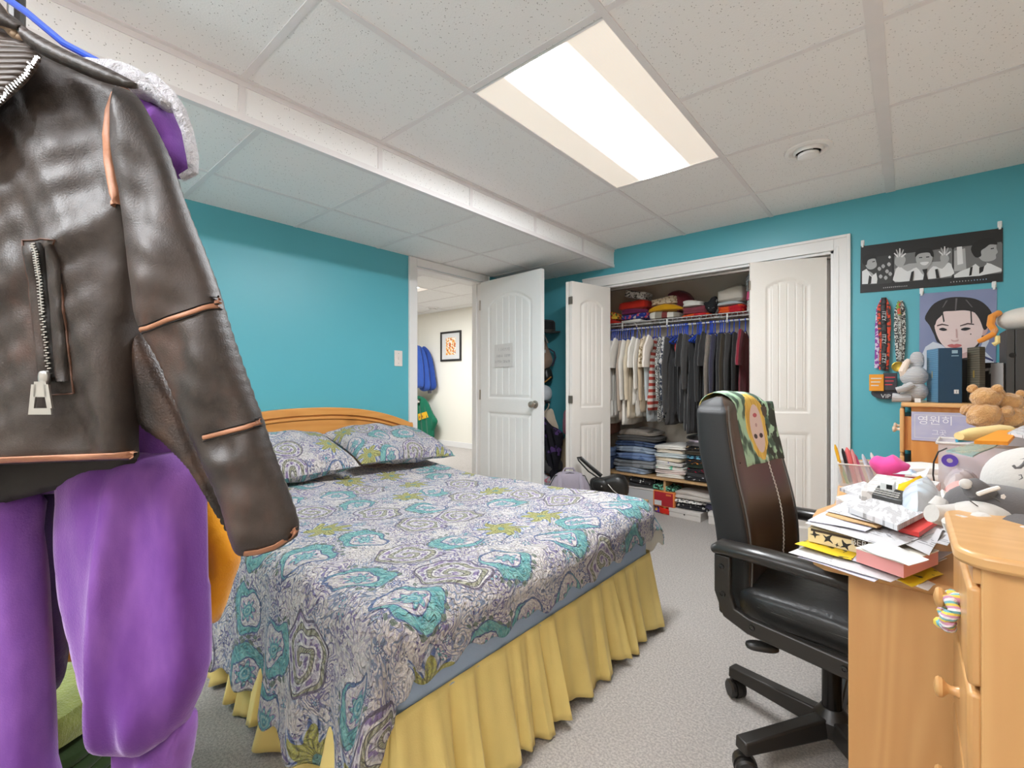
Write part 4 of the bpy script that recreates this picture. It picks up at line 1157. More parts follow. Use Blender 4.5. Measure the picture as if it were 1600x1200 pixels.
o_ = MB().tube([PY(x, y, YB - .16) for x, y in ((846, 600), (854, 595), (861, 589))], .006, 6); tag(o_.build('cord', cloth('ochre_cord', (196, 140, 70))), 'ochre drawstring lying across the black hip bag', 'cord')
cp = thing('cap', 'grey and white cap hanging below the black hip bag', 'cap', tuple(PY(846, 615, YB - .12)))
MB().ell((0, 0, -.0), (.105, .075, .085), 0, None, 24, 14, .85).build('crown', cloth('grey_white_canvas', (196, 198, 202), .25, scale=30), cp)
MB().ell((.01, -.02, -.075), (.095, .085, .02), 0, None, 24, 8).build('brim', M_BLKN, cp)
# tote and paper bags lower down
wallthing('tote_bag', ((830, 650), (848, 646), (862, 638), (868, 655), (873, 672), (868, 700), (862, 724), (846, 720), (830, 722)), .12, .03, cloth('cream_canvas', (206, 190, 168)), 'large cream tote bag hanging behind the door', 'bag', .014, lambda x, y: .01 * math.sin(x * 50))
o_ = MB().tube([PY(x, y, YB - .12) for x, y in ((850, 645), (856, 638), (858, 632), (855, 628), (846, 630))], .006, 6); tag(o_.build('bag_handle', cloth('cream_canvas', (206, 190, 168))), 'cream webbing loop above the large tote bag', 'bag handle')
wallthing('jacket', ((846, 648), (854, 656), (862, 665), (872, 670), (880, 680), (878, 692), (876, 712), (872, 730), (871, 752), (868, 772), (862, 770), (860, 740), (856, 720), (852, 690), (849, 670)), .19, .04, blotch('black_purple_nylon', (34, 32, 38), (84, 60, 110), 14, .58), 'black and purple jacket hanging in a twist behind the door', 'jacket', .010, lambda x, y: .01 * math.sin(x * 90 + y * 25), .03)
wallthing('tote_bag', ((852, 690), (858, 690), (862, 720), (866, 736), (862, 746), (855, 740)), .11, .05, M_KRAFT, 'tan bag showing between the black jacket folds', 'bag', .01)
wallthing('cap', ((830, 724), (848, 718), (860, 722), (866, 732), (862, 742), (846, 736), (830, 738)), .20, .05, cg, 'charcoal cap hanging under the cream tote bag', 'cap', .01)
wallthing('ball_cap', ((868, 720), (874, 716), (879, 724), (878, 734), (871, 738), (866, 732)), .16, .03, ck, 'small round black pouch beside the tall tan tote', 'pouch', .008)
wallthing('plastic_bag', ((836, 742), (850, 738), (858, 744), (866, 740), (864, 756), (856, 764), (846, 768), (836, 766)), .2, .05, blotch('grey_pink_plastic', (190, 190, 194), (210, 130, 140), 30, .56), 'crumpled grey and pink plastic bag near the floor behind the door', 'bag', .01)
wallthing('tote_bag', ((870, 690), (882, 686), (884, 668), (888, 664), (893, 690), (893, 790), (872, 800), (868, 760)), .06, .03, cloth('sand_canvas', (198, 178, 146)), 'tall sand coloured tote bag against the back wall beside the closet casing', 'bag', .014, lambda x, y: .008 * math.sin(x * 60))
wallthing('pink_garment', ((881, 645), (886, 640), (893, 640), (893, 672), (888, 678), (880, 675)), .10, .03, cloth('mauve_cotton', (176, 122, 140)), 'mauve pink cloth hanging beside the closet casing', 'cloth', .008)

# ================================================================ hall items
HY = HY1
def hallq(x, y, off=.0): return PY(x, y, HY - off)
pf = thing('picture_frame', 'black framed picture with orange and red figures on the hall wall', 'picture', tuple(hallq(705, 541)))
a, b_ = hallq(689, 519), hallq(721, 563); W2, H2 = (b_.x - a.x) / 2, (a.z - b_.z) / 2
mb = MB(); fw = .035
for q_ in ((-W2, W2, H2 - fw, H2), (-W2, W2, -H2, -H2 + fw), (-W2, -W2 + fw, -H2 + fw, H2 - fw), (W2 - fw, W2, -H2 + fw, H2 - fw)): mb.bx(q_[0], q_[1], -.025, 0, q_[2], q_[3])
mb.build('frame', mat('black_wood', lin(44, 42, 40), .5), pf, smooth=False, bevel=.002)
MB().bx(-W2 + fw, W2 - fw, -.010, -.004, -H2 + fw, H2 - fw).build('mat_board', M_PAPER, pf, smooth=False)
def f_art(b):
    u, v, _ = sep(coords('UV')); n = noise(coords('UV'), 6, 3, .6)
    c_ = mix(step(n, .38, .44), lin(200, 60, 40), lin(236, 170, 60)); c_ = mix(step(n, .50, .53), c_, lin(238, 230, 216))
    return mix(step(noise(coords('UV'), 11, 1), .60, .64), c_, lin(150, 50, 90))
MB().grid(2, 2, lambda u, v: ((u - .5) * W2 * .95, -.0115, (v - .5) * H2 * 1.15)).build('artwork', mat('orange_abstract_print', fn=f_art, rough=.6), pf)
hr_ = thing('coat_hook', 'black metal coat hook on the hall wall above the blue jackets', 'hook', tuple(hallq(650, 535)))
MB().bx(-.03, .03, -.006, 0, -.06, .04).build('back_plate', M_BLK, hr_)
for s in (-1, 1): MB().tube([(0, -.006, -.03), (s * .03, -.05, -.02), (s * .055, -.08, .03), (s * .05, -.085, .055)], .006, 6).build('hook', M_BLK, hr_)
def hallgarment(name, pts, off, T, m_, label, cat):
    q_ = [hallq(a, b, off) for a, b in pts]; c = sum(q_, Vector()) / len(q_)
    mb = MB(); mb.puff([(p.x - c.x, p.z - c.z) for p in q_], T, .08, .018, 0, frame((0, 0, 0), (1, 0, 0), (0, 0, 1), (0, -1, 0)), lambda x, y: .014 * math.sin(x * 40 + y * 6))
    o = mb.build(name, m_); o.location = c; return tag(o, label, cat)
bj = [cloth('royal_blue_jersey', (52, 82, 158)), cloth('royal_blue_jersey_deep', (44, 72, 146))]
hallgarment('jacket', ((660, 546), (668, 545), (675, 560), (680, 590), (681, 606), (674, 610), (668, 608)), .10, .05, bj[1], 'blue jacket with a white striped cuff, rightmost on the hall hook', 'jacket')
hallgarment('jacket', ((652, 544), (661, 545), (667, 560), (671, 590), (671, 608), (660, 611), (655, 600)), .20, .05, bj[0], 'blue jacket in the middle of the hall hook', 'jacket')
hallgarment('jacket', ((636, 545), (648, 538), (656, 544), (661, 570), (662, 600), (658, 606), (640, 604), (634, 590)), .30, .06, bj[0], 'blue jacket nearest the door frame on the hall hook', 'jacket')
q_ = hallq(671.5, 612, .10); t_ = thing('sleeve_cuff', 'white and grey knitted cuff below the rightmost blue jacket', 'cuff', tuple(q_)); MB().lathe([(.035, -.03), (.037, 0), (.035, .03)], 16).build('ribbing', stripes('grey_white_rib', (235, 235, 235), (120, 120, 130), 3), t_)
hallgarment('hoodie', ((636, 622), (646, 618), (660, 620), (668, 628), (676, 646), (683, 658), (678, 672), (677, 686), (664, 690), (636, 688)), .18, .07, cloth('green_jersey', (28, 104, 78)), 'green hoodie with a yellow badge hanging in the hall below the blue jackets', 'hoodie')
hk2 = bpy.data.objects['hoodie']
pz = [hallq(a, b, .262) - hk2.location for a, b in ((653, 647), (666, 643), (669, 652), (654, 657))]
pz = [Vector((v.x, v.y, v.z)) for v in pz]
mb = MB(); mb.add(pz + [p_ + Vector((0, .006, 0)) for p_ in pz], [(3, 2, 1, 0), (4, 5, 6, 7), (0, 1, 5, 4), (1, 2, 6, 5), (2, 3, 7, 6), (3, 0, 4, 7)]); mb.build('badge', flat('yellow_felt', (232, 180, 30)), hk2)
Mb_ = frame(pz[3] + Vector((0, -.001, 0)), (pz[2] - pz[3]).normalized(), (0, 0, 1), (0, -1, 0)); mb = MB(); scrawl(mb, .02, .13, .05, .045, Mb_, 0, .005); mb.build('badge_lettering', flat('dark_red_print', (150, 60, 30)), hk2)
mb = MB(); mb.add([hallq(a, b, .262) - hk2.location for a, b in ((648, 626), (657, 622), (656, 634))], [(0, 1, 2), (2, 1, 0)]); mb.build('hood_lining', cw, hk2)
# ================================================================ office chair
M_LEA = mat('dark_brown_leatherette', lin(70, 54, 44), .36, bump=(220, .12, 2, .002), spec=.6)
M_LEB = mat('black_side_fabric', lin(34, 33, 33), .6, bump=(300, .2, 2, .002), spec=.4)
M_PLA = mat('black_hard_plastic', lin(38, 36, 34), .35, spec=.5)
M_PLG = mat('dark_grey_steel_paint', lin(46, 43, 40), .38, .2, spec=.5)
CH = (-.18, 1.72, 0); CR = R_(-8)
ch = thing('office_chair', 'black high-backed office chair pulled up to the pine desk', 'office chair', CH, CR)
# five-star base
base = MB().lathe([(.05, .075), (.052, .12), (.036, .14), (.03, .15)], 20).build('base_hub', M_PLG, ch)
for k in range(5):
    a = R_(162.5 + 8 + 72 * k); ca, sa = math.cos(a), math.sin(a)
    M = frame((0, 0, 0), (ca, sa, 0), (-sa, ca, 0), (0, 0, 1))
    mb = MB()
    mb.add([(.04, -.026, .072), (.33, -.024, .072), (.33, .024, .072), (.04, .026, .072), (.04, -.02, .128), (.33, -.021, .108), (.33, .021, .108), (.04, .02, .128)],
           [(0,3,2,1),(4,5,6,7),(0,1,5,4),(1,2,6,5),(2,3,7,6),(3,0,4,7)], 0, M)
    lg = mb.build('leg', M_PLG, ch, smooth=True, bevel=.005)
    cs = MB(); c = Vector((ca * .315, sa * .315, .03)); ax = Vector((math.cos(a + 1.1), math.sin(a + 1.1), 0))
    for s in (-1, 1): cs.lathe([(.001, -.012), (.024, -.011), (.030, -.006), (.030, .006), (.024, .011), (.001, .012)], 18, 0, frame(c + ax * .017 * s + Vector((0, 0, .001)), Vector((0, 0, 1)).cross(ax), (0, 0, 1), ax))
    cs.tube([c + Vector((0, 0, 0)), c + Vector((0, 0, .045))], .008, 8)
    cs.tube([c - ax * .017, c + ax * .017], .006, 6)
    hood = MB()
    cs.lathe([(.033, -.008), (.033, .008)], 16, 0, frame(c + Vector((0, 0, .002)), Vector((0, 0, 1)).cross(ax), (0, 0, 1), ax))
    cs.build('caster', M_PLA, lg)
MB().lathe([(.027, .13), (.027, .33), (.018, .335), (.018, .42)], 20).build('gas_lift', mat('black_gloss_metal', lin(36, 34, 32), .22, .6), ch)
MB().bx(-.11, .11, -.09, .09, .405, .43).build('mechanism', M_PLG, ch, bevel=.006)
lv = MB().tube([(.0, -.08, .41), (-.04, -.17, .40), (-.075, -.215, .382)], .006, 8); lv = lv.build('lever', M_PLG, ch)
MB().ell((-.115, -.235, .372), (.045, .02, .012), 0, None, 16, 10, .7, Matrix.Rotation(R_(32), 3, 'Z')).build('paddle', M_PLA, lv)
# seat cushion
st = MB(); st.ell((.03, 0, .475), (.255, .25, .055), 0, None, 36, 16, .42, None, lambda p: (p[0], p[1], p[2] + .02 * math.cos(p[0] * 5) * math.cos(p[1] * 5) - (.03 * max(0, p[0] / .25) ** 2)))
sto = st.build('seat', M_PLA if False else mat('black_leatherette', lin(34, 33, 32), .38), ch)
MB().tube([(.03 + .25 * math.copysign(abs(math.cos(t)) ** .42, math.cos(t)), .246 * math.copysign(abs(math.sin(t)) ** .42, math.sin(t)), .487) for t in [2*PI*i/40 for i in range(41)]], .0035, 6).build('seam', mat('grey_thread', lin(110, 108, 104), .7), sto)
MB().ell((.03, 0, .43), (.23, .22, .02), 0, None, 24, 8, .5).build('seat_shell', M_PLA, ch)
# backrest: loft, profile leaning back towards the top with a head cushion
def bk_x(z):    # centre line
    t = (z - .46) / .68
    return -.235 - .075 * t - .035 * math.sin(t * PI) * 0 + .018 * math.sin((t - .05) * 2 * PI * .9) 
def bk_w(z):
    t = (z - .46) / .68
    w_ = .222 - .012 * t
    if t > .60: w_ -= .035 * ((t - .60) / .40) ** 1.4
    return w_
def bk_t(z):
    t = (z - .46) / .68
    return .050 + .010 * math.sin(t * PI) + .005 * max(0, min(1, (t - .6) / .15))
bk = MB(); nz_, na = 44, 40; vs = []
def bk_sec(z, th, sc=1.0, off=0):
    e = .36
    sx = math.copysign(abs(math.cos(th)) ** (.55), math.cos(th)); sy = math.copysign(abs(math.sin(th)) ** e, math.sin(th))
    w_ = bk_w(z); t_ = bk_t(z)
    x = (t_ + off) * sx * (1 - .25 * 0) * sc + (.030 * (sy * sy) if sx > 0 else .012 * sy * sy)   # bolsters wrap forward
    y = (w_ + off) * sy * (1 if sc > .7 else (.8 + .2 * sc / .7))
    return (bk_x(z) + x, y, z)
for j in range(nz_ + 1):
    v = j / nz_; z = .44 + .70 * v
    dt = min(1, (1 - v) / .06, (v) / .03); sc = max(.04, math.sqrt(max(0, 1 - (1 - dt) ** 2)))
    zz = z
    for i in range(na):
        p = list(bk_sec(zz, 2*PI*i/na, sc)); 
        if v > .94: p[1] *= (.90 + .10 * sc); p[2] -= .030 * (abs(p[1]) / .2) ** 3
        vs.append(tuple(p))
fs = [(j*na+i, j*na+(i+1) % na, (j+1)*na+(i+1) % na, (j+1)*na+i) for j in range(nz_) for i in range(na)]
fs += [tuple(reversed(range(na))), tuple(range(nz_*na, (nz_+1)*na))]
bk.add(vs, fs)
for k, f_ in enumerate(bk.f):
    th = 2 * PI * ((f_[0] % na) + .5) / na
    if not (-.35 * PI < ((th + PI) % (2*PI)) - PI < .35 * PI): bk.m[k] = 1
bko = bk.build('backrest', [M_LEA, M_LEB], ch, auto=180)
for yy in (-.055, .055):
    MB().tube([(bk_sec(.46 + .47 * i / 20, 0)[0] + .0006, yy + .006 * math.sin(i * .3), .46 + .47 * i / 20) for i in range(21)], .0022, 6).build('seam', mat('dark_thread', lin(22, 20, 18), .7), bko)
MB().tube([(bk_sec(.925, 0)[0] + .002 + (.028 * (y / .21) ** 4), y, .925) for y in [-.165 + .33 * i / 24 for i in range(25)]], .003, 6).build('seam', MATS['dark_thread'], bko)
for s in (-1, 1):
    pts = []
    for i in range(30):
        z = .47 + .655 * i / 29; pts.append(Vector(bk_sec(z, s * .30 * PI)) + Vector((.003, s * .002, -.02 if i > 26 else 0)))
    MB().tube(pts, .003, 6).build('piping', mat('grey_piping', lin(88, 84, 80), .4), bko)
bko.location = (.012, 0, -.037)
# armrests: padded top on a flat loop frame bolted at four points
for s in (-1, 1):
    yy = s * .286
    loop = [(-.205, .63), (-.205, .52), (-.185, .465), (-.13, .445), (.14, .425), (.21, .43), (.245, .47), (.255, .62)]
    mb = MB(); r_o = []
    n_l = len(loop)
    for i, (x, z) in enumerate(loop):
        p0 = loop[max(i-1, 0)]; p1 = loop[min(i+1, n_l-1)]; dx, dz = p1[0]-p0[0], p1[1]-p0[1]; L = math.hypot(dx, dz)
        nx_, nz2 = -dz / L, dx / L
        w2 = .024
        r_o.append((x + nx_*w2, z + nz2*w2, x - nx_*w2, z - nz2*w2))
    vs = []; fs = []
    for a in r_o: vs += [(a[0], yy - .011, a[1]), (a[0], yy + .011, a[1]), (a[2], yy + .011, a[3]), (a[2], yy - .011, a[3])]
    for i in range(n_l - 1):
        for k in range(4): fs.append((i*4+k, i*4+(k+1) % 4, (i+1)*4+(k+1) % 4, (i+1)*4+k))
    fs += [(3, 2, 1, 0), tuple((n_l-1)*4+k for k in range(4))]
    mb.add(vs, fs)
    ao = mb.build('armrest', M_PLG, ch, bevel=.005)
    pd = MB(); pts = [(-.232, yy, .640), (-.21, yy, .652), (-.08, yy, .654), (.1, yy, .648), (.24, yy, .635), (.275, yy, .615)]
    pd.tube(pts, [.022, .036, .038, .038, .036, .02], 14, 0, None, True, .62); pd.build('arm_pad', mat('glossy_black_pad', lin(44, 41, 38), .28), ao, auto=60)
    for x, z in ((-.206, .595), (-.203, .515), (-.12, .446), (.10, .430)):
        MB().lathe([(.009, 0), (.008, .004), (.005, .0045), (.004, .002)], 12, 0, frame((x, yy + s * .011, z), (1, 0, 0), (0, 0, s), (0, s, 0)) ).build('bolt', M_BLK, ao)
# printed cloth draped over the head of the backrest
def f_towel(b):
    u, v, _ = sep(coords('UV'))
    n = noise(coords('UV'), 5, 2)
    bg_ = mix(step(n, .45, .55), lin(168, 200, 168), lin(70, 92, 78))
    bg_ = mix(step(u, .62, .70) * step(noise(coords('UV'), 9, 2), .46, .52), bg_, lin(52, 56, 48))
    dx = (u - .50) / .36; dy = (v - .34) / .40
    hair = hyp(dx, dy) + .30 * (noise(coords('UV'), 8, 2) - .5)
    strand = step(noise(coords('UV', (30, 4, 1)), 1.0, 2), .4, .6)
    c_ = mix(hair < .78, bg_, mix(strand, lin(232, 196, 96), lin(206, 160, 70)))
    fx = (u - .52) / .18; fy = (v - .31) / .22
    c_ = mix(hyp(fx, fy) < 1.0, c_, lin(222, 196, 188))
    for ex, ey, rx, ry, cc_ in ((.44, .24, .05, .022, (70, 52, 56)), (.60, .24, .05, .022, (70, 52, 56)), (.52, .43, .06, .020, (190, 90, 100)), (.52, .34, .03, .018, (190, 150, 146))):
        c_ = mix(hyp((u - ex) / rx, (v - ey) / ry) < 1.0, c_, lin(*cc_))
    c_ = mix(step(v, .74, .80) * step(noise(coords('UV', (12, 5, 1)), 1, 2), .42, .5), c_, lin(228, 206, 120))
    return mix(step(v, .92, .95), c_, lin(150, 150, 176))
tw = MB()
def tw_pt(u, v):
    y = -.105 + .285 * u
    L_f = .235
    s_ = v * (L_f + .14 + .10)
    if s_ < L_f:
        z = .905 + s_ * 1.0; z = min(z, 1.16)
        x = bk_sec(min(z, 1.105), 0)[0] + .005 + .028 * (abs(y) / .2) ** 4
        if z > 1.105: x -= (z - 1.105) * .45
    else: x = z = 0
    if z == 0 or z > 1.115:
        s2 = s_ - .19
        a = min(PI, s2 / .055); cx = bk_x(1.09); r2 = bk_t(1.08) + .004
        x = cx + r2 * math.cos(a); z = 1.098 + .052 * math.sin(a)
        if s2 / .055 > PI: z = 1.098 - (s2 - .055 * PI)
        z -= .030 * (abs(y) / .2) ** 3
    return (x, y + .002 * math.sin(v * 20), z + .002 * math.sin(u * 9))
tw.grid(24, 44, tw_pt, 0, None, lambda u, v: (u, min(1, v * 1.25)))
to = tw.build('printed_cloth', mat('printed_fabric', fn=f_towel, rough=.7), auto=180)
to.location = (CH[0] + .012, CH[1], -.037); to.rotation_euler = (0, 0, CR)
md = to.modifiers.new('s', 'SOLIDIFY'); md.thickness = .002; md.offset = 1
tag(to, 'cloth printed with an upside-down blond face draped over the chair headrest', 'printed cloth')
cn_ = MB()
for i in range(52):
    z = .922 - .0066 * i; x = bk_sec(z, 0)[0] + .006; y = .075 + .014 * math.sin(i * .06) + (.0022 if i % 2 else -.0022)
    cn_.ell((x, y, z), (.0032, .0032, .0045), 0, None, 6, 4)
cho = cn_.build('bead_chain', mat('white_beads', lin(222, 218, 210), .3)); cho.location = (CH[0] + .012, CH[1], -.037); cho.rotation_euler = (0, 0, CR)
tag(cho, 'white bead chain hanging down the front of the chair back', 'bead chain'); cho['kind'] = 'stuff'

# ================================================================ things on the blue back wall
PW = YB
def wp(x, y, off): return PY(x, y, PW - off)
def decal(mb, pts, off, mi, org, round_=False):
    if round_:
        q = []; n = len(pts); P = [Vector((a, b, 0)) for a, b in pts]
        for i in range(n):
            p0, p1, p2, p3 = P[i-1], P[i], P[(i+1) % n], P[(i+2) % n]
            for k in range(3):
                t = k/3; v = .5*((2*p1)+(-p0+p2)*t+(2*p0-5*p1+4*p2-p3)*t*t+(-p0+3*p1-3*p2+p3)*t**3); q.append((v.x, v.y))
        pts = q
    vs = [wp(a, b, off) - org for a, b in pts]
    mb.add(vs, [tuple(range(len(vs)))], mi)
def clip(mb_parent, x, y, off=.006):
    p = wp(x, y, off); c = thing('wall_clip', None, 'clip') if False else None
def wall_clip(x, y, label):
    p = wp(x, y, .0); t = thing('wall_clip', label, 'clip', (p.x, PW, p.z), 0, 'white clips holding up the posters')
    MB().bx(-.009, .009, -.006, 0, -.012, .022).build('adhesive_plate', M_WHITE, t, bevel=.003)
    MB().bx(-.005, .005, -.014, -.004, -.024, .004).build('jaw', mat('clear_clip_plastic', lin(235, 235, 232), .2), t, bevel=.002)
# film strip poster
g_ = lambda n, v: flat('print_grey_%s' % n, (v, v, v))
FM = [mat('poster_black', lin(30, 30, 31), .45), g_('dark', 52), g_('mid', 112), g_('light', 170), g_('white', 222), g_('ink', 24), flat('print_pale_blue', (140, 170, 200))]
org = Vector((wp(1456, 405, 0).x, PW, wp(1456, 405, 0).z))
fp = thing('film_strip_poster', 'long black film strip poster with three black and white photographs of a smiling man', 'poster', tuple(org))
sheet = MB(); c4 = [(1345, 385), (1567, 356), (1567, 440), (1344, 458)]
vsf = [wp(a, b, .005) - org for a, b in c4]; vsb = [wp(a, b, .0042) - org for a, b in c4]
sheet.add(vsf + vsb, [(3, 2, 1, 0), (4, 5, 6, 7), (0, 1, 5, 4), (1, 2, 6, 5), (2, 3, 7, 6), (3, 0, 4, 7)])
sheet.build('paper_sheet', FM[0], fp, smooth=False)
def wy(x, f):  # y at pixel x, fraction f from the top edge to the bottom edge of the strip
    t = (x - 1345) / 222; top = 385 + (356 - 385) * t; bot = 458 + (440 - 458) * t; return top + (bot - top) * f
def photo(x0, x1, parts, nm):
    mb = MB(); 
    fr_ = [(x0, wy(x0, .30)), (x0 + 1.5, wy(x0, .26)), (x1 - 1.5, wy(x1, .26)), (x1, wy(x1, .30)), (x1, wy(x1, .80)), (x1 - 1.5, wy(x1, .84)), (x0 + 1.5, wy(x0, .84)), (x0, wy(x0, .80))]
    decal(mb, fr_, .0056, 1 if nm == 0 else 2, org)
    for i, (mi, pts, rd_) in enumerate(parts): decal(mb, pts, .0060 + .0003 * i, mi, org, rd_)
    mb.build('photograph', FM, fp, smooth=False)
# left: man in profile with blurred crowd
P1 = [(3, [(1347, 430), (1355, 422), (1362, 426), (1368, 432), (1370, 443), (1347, 444)], False)]
for (x, y) in ((1374, 420), (1380, 416), (1386, 424), (1376, 432), (1384, 434), (1389, 413), (1391, 428)): P1.append((3, [(x-3, y), (x, y-3.4), (x+3, y), (x, y+3.4)], True))
P1 += [(4, [(1388, 402), (1390, 399.5), (1392, 402), (1390, 404)], True),
       (3, [(1352, 407), (1356, 402), (1366, 402), (1369, 409), (1370, 414), (1368, 418), (1362, 421), (1356, 420), (1352, 414)], True),
       (5, [(1347, 408), (1350, 400), (1358, 397), (1367, 399), (1370, 404), (1363, 404), (1356, 407), (1354, 414), (1349, 413)], True),
       (4, [(1347, 424), (1354, 420), (1362, 432), (1369, 426), (1371, 436), (1370, 443), (1347, 444)], False),
       (5, [(1358, 430), (1362, 433), (1361, 443), (1356, 444)], False), (5, [(1363, 408.5), (1367, 407.5), (1367, 409), (1363, 410)], False)]
photo(1346, 1394, P1, 0)
# middle: smiling man with both hands raised
P2 = [(3, [(1398, 420), (1420, 412), (1445, 410), (1475, 408), (1487, 412), (1487, 428), (1440, 434), (1398, 438)], False),
      (4, [(1397, 430), (1404, 416), (1418, 424), (1432, 418), (1444, 430), (1458, 416), (1472, 420), (1482, 410), (1488, 418), (1486, 431), (1430, 438), (1398, 440)], True),
      (3, [(1398, 412), (1400, 400), (1407, 396), (1415, 404), (1412, 414), (1406, 418)], True)]
for hx, hy, dx in ((1406, 405, -1), (1476, 402, 1)):
    P2.append((3, [(hx-7, hy+2), (hx-5, hy-4), (hx+4, hy-4), (hx+7, hy+3), (hx+3, hy+9), (hx-4, hy+9)], True))
    for k_, a in enumerate((-48, -22, 0, 22, 50)):
        ca_, sa_ = math.sin(R_(a)), -math.cos(R_(a)); L_ = (9, 12, 13, 12, 9)[k_]
        bx0, by0 = hx + ca_ * 3, hy - 2 + sa_ * 2
        P2.append((3 if k_ % 2 else 4, [(bx0 - sa_*1.3, by0 + ca_*1.3), (bx0 + ca_*L_ - sa_*.9, by0 + sa_*L_ + ca_*.9), (bx0 + ca_*L_ + sa_*.9, by0 + sa_*L_ - ca_*.9), (bx0 + sa_*1.3, by0 - ca_*1.3)], False))
P2 += [(3, [(1431, 402), (1434, 395), (1444, 392), (1454, 394), (1457, 402), (1455, 411), (1450, 418), (1444, 420), (1437, 418), (1432, 410)], True),
       (5, [(1430, 402), (1431, 393), (1438, 388), (1449, 387), (1457, 391), (1459, 401), (1455, 400), (1452, 395), (1443, 395), (1435, 397)], True),
       (5, [(1436, 402), (1441, 401.5), (1441, 403), (1436, 403.4)], False), (5, [(1447, 401), (1452, 400.5), (1452, 402), (1447, 402.6)], False),
       (4, [(1438, 410), (1451, 409), (1448, 413.5), (1444, 414.5), (1440, 413.5)], True),
       (5, [(1441, 421), (1449, 420), (1448, 428), (1450, 437), (1442, 438), (1444, 428)], False),
       (5, [(1424, 425), (1428, 423), (1426, 439), (1421, 439)], False), (5, [(1461, 421), (1465, 420), (1468, 434), (1463, 435)], False)]
photo(1397, 1488, P2, 1)
# right: man in profile looking right
P3 = [(3, [(1491, 392), (1508, 388), (1510, 422), (1491, 424)], False), (4, [(1495, 386), (1503, 385), (1505, 412), (1496, 414)], False),
      (2, [(1545, 392), (1566, 384), (1566, 410), (1550, 412)], False),
      (4, [(1491, 430), (1500, 424), (1516, 418), (1530, 408), (1548, 412), (1565, 420), (1565, 424), (1530, 431), (1491, 434)], False),
      (2, [(1524, 402), (1536, 400), (1542, 412), (1534, 420), (1524, 412)], False),
      (3, [(1527, 392), (1534, 383), (1546, 379), (1556, 381), (1557, 388), (1559, 394), (1556, 398), (1556, 404), (1548, 408), (1536, 408), (1528, 400)], True),
      (5, [(1517, 390), (1522, 380), (1534, 373), (1548, 372), (1556, 376), (1558, 382), (1547, 382), (1540, 387), (1533, 392), (1533, 400), (1524, 402)], True),
      (5, [(1530, 418), (1538, 416), (1536, 424), (1530, 428)], False), (5, [(1516, 418), (1520, 416), (1518, 430), (1514, 431)], False),
      (5, [(1548, 388), (1553, 387), (1553, 388.6), (1548, 389.6)], False)]
photo(1490, 1566, P3, 2)
ln = MB()
for i in range(26):
    x = 1380 + i * 3.0 if i < 13 else 1485 + (i - 13) * 4.6
    h_ = .6 + rnd.random() * .8
    decal(ln, [(x, wy(x, .93) - h_), (x + 1.4, wy(x, .93) - h_), (x + 1.4, wy(x, .93) + .6), (x, wy(x, .93) + .6)], .0056, 0 if i < 20 else 1, org)
ln.build('caption_marks', [g_('light', 170), FM[6]], fp, smooth=False)
for (x, y, l) in ((1348, 381, 'white clip at the left end of the film strip poster'), (1562, 352, 'white clip at the right end of the film strip poster'), (1440, 456, 'white clip at the upper left corner of the portrait poster'), (1553, 446, 'white clip at the upper right corner of the portrait poster')): wall_clip(x, y, l)
# portrait poster
org = Vector((wp(1497, 515, 0).x, PW, wp(1497, 515, 0).z))
pp = thing('portrait_poster', 'colour portrait poster of a dark haired person in a white collar on the blue wall', 'poster', tuple(org))
def f_pbg(b):
    u, v, _ = sep(coords('Generated')); n = noise(coords('Generated'), 2.2, 2); return mix(n, lin(148, 152, 184), lin(112, 124, 160))
PM = [mat('poster_lavender', fn=f_pbg, rough=.5), flat('print_hair', (30, 26, 28)), flat('print_skin', (232, 208, 204)), flat('print_skin_shade', (206, 168, 164)), flat('print_white_shirt', (208, 212, 222)), flat('print_lips', (196, 104, 104)), flat('print_brow', (84, 62, 60)), flat('print_black', (34, 32, 36)), flat('print_hair_shine', (96, 90, 92)), flat('print_collar_blue', (60, 66, 110))]
sheet = MB(); c4 = [(1437, 459), (1558, 450), (1556, 580), (1436, 580)]
vsf = [wp(a, b, .0035) - org for a, b in c4]; vsb = [wp(a, b, .0028) - org for a, b in c4]
sheet.add(vsf + vsb, [(3, 2, 1, 0), (4, 5, 6, 7), (0, 1, 5, 4), (1, 2, 6, 5), (2, 3, 7, 6), (3, 0, 4, 7)])
sheet.build('paper_sheet', PM[0], pp, smooth=False)
pr = MB()
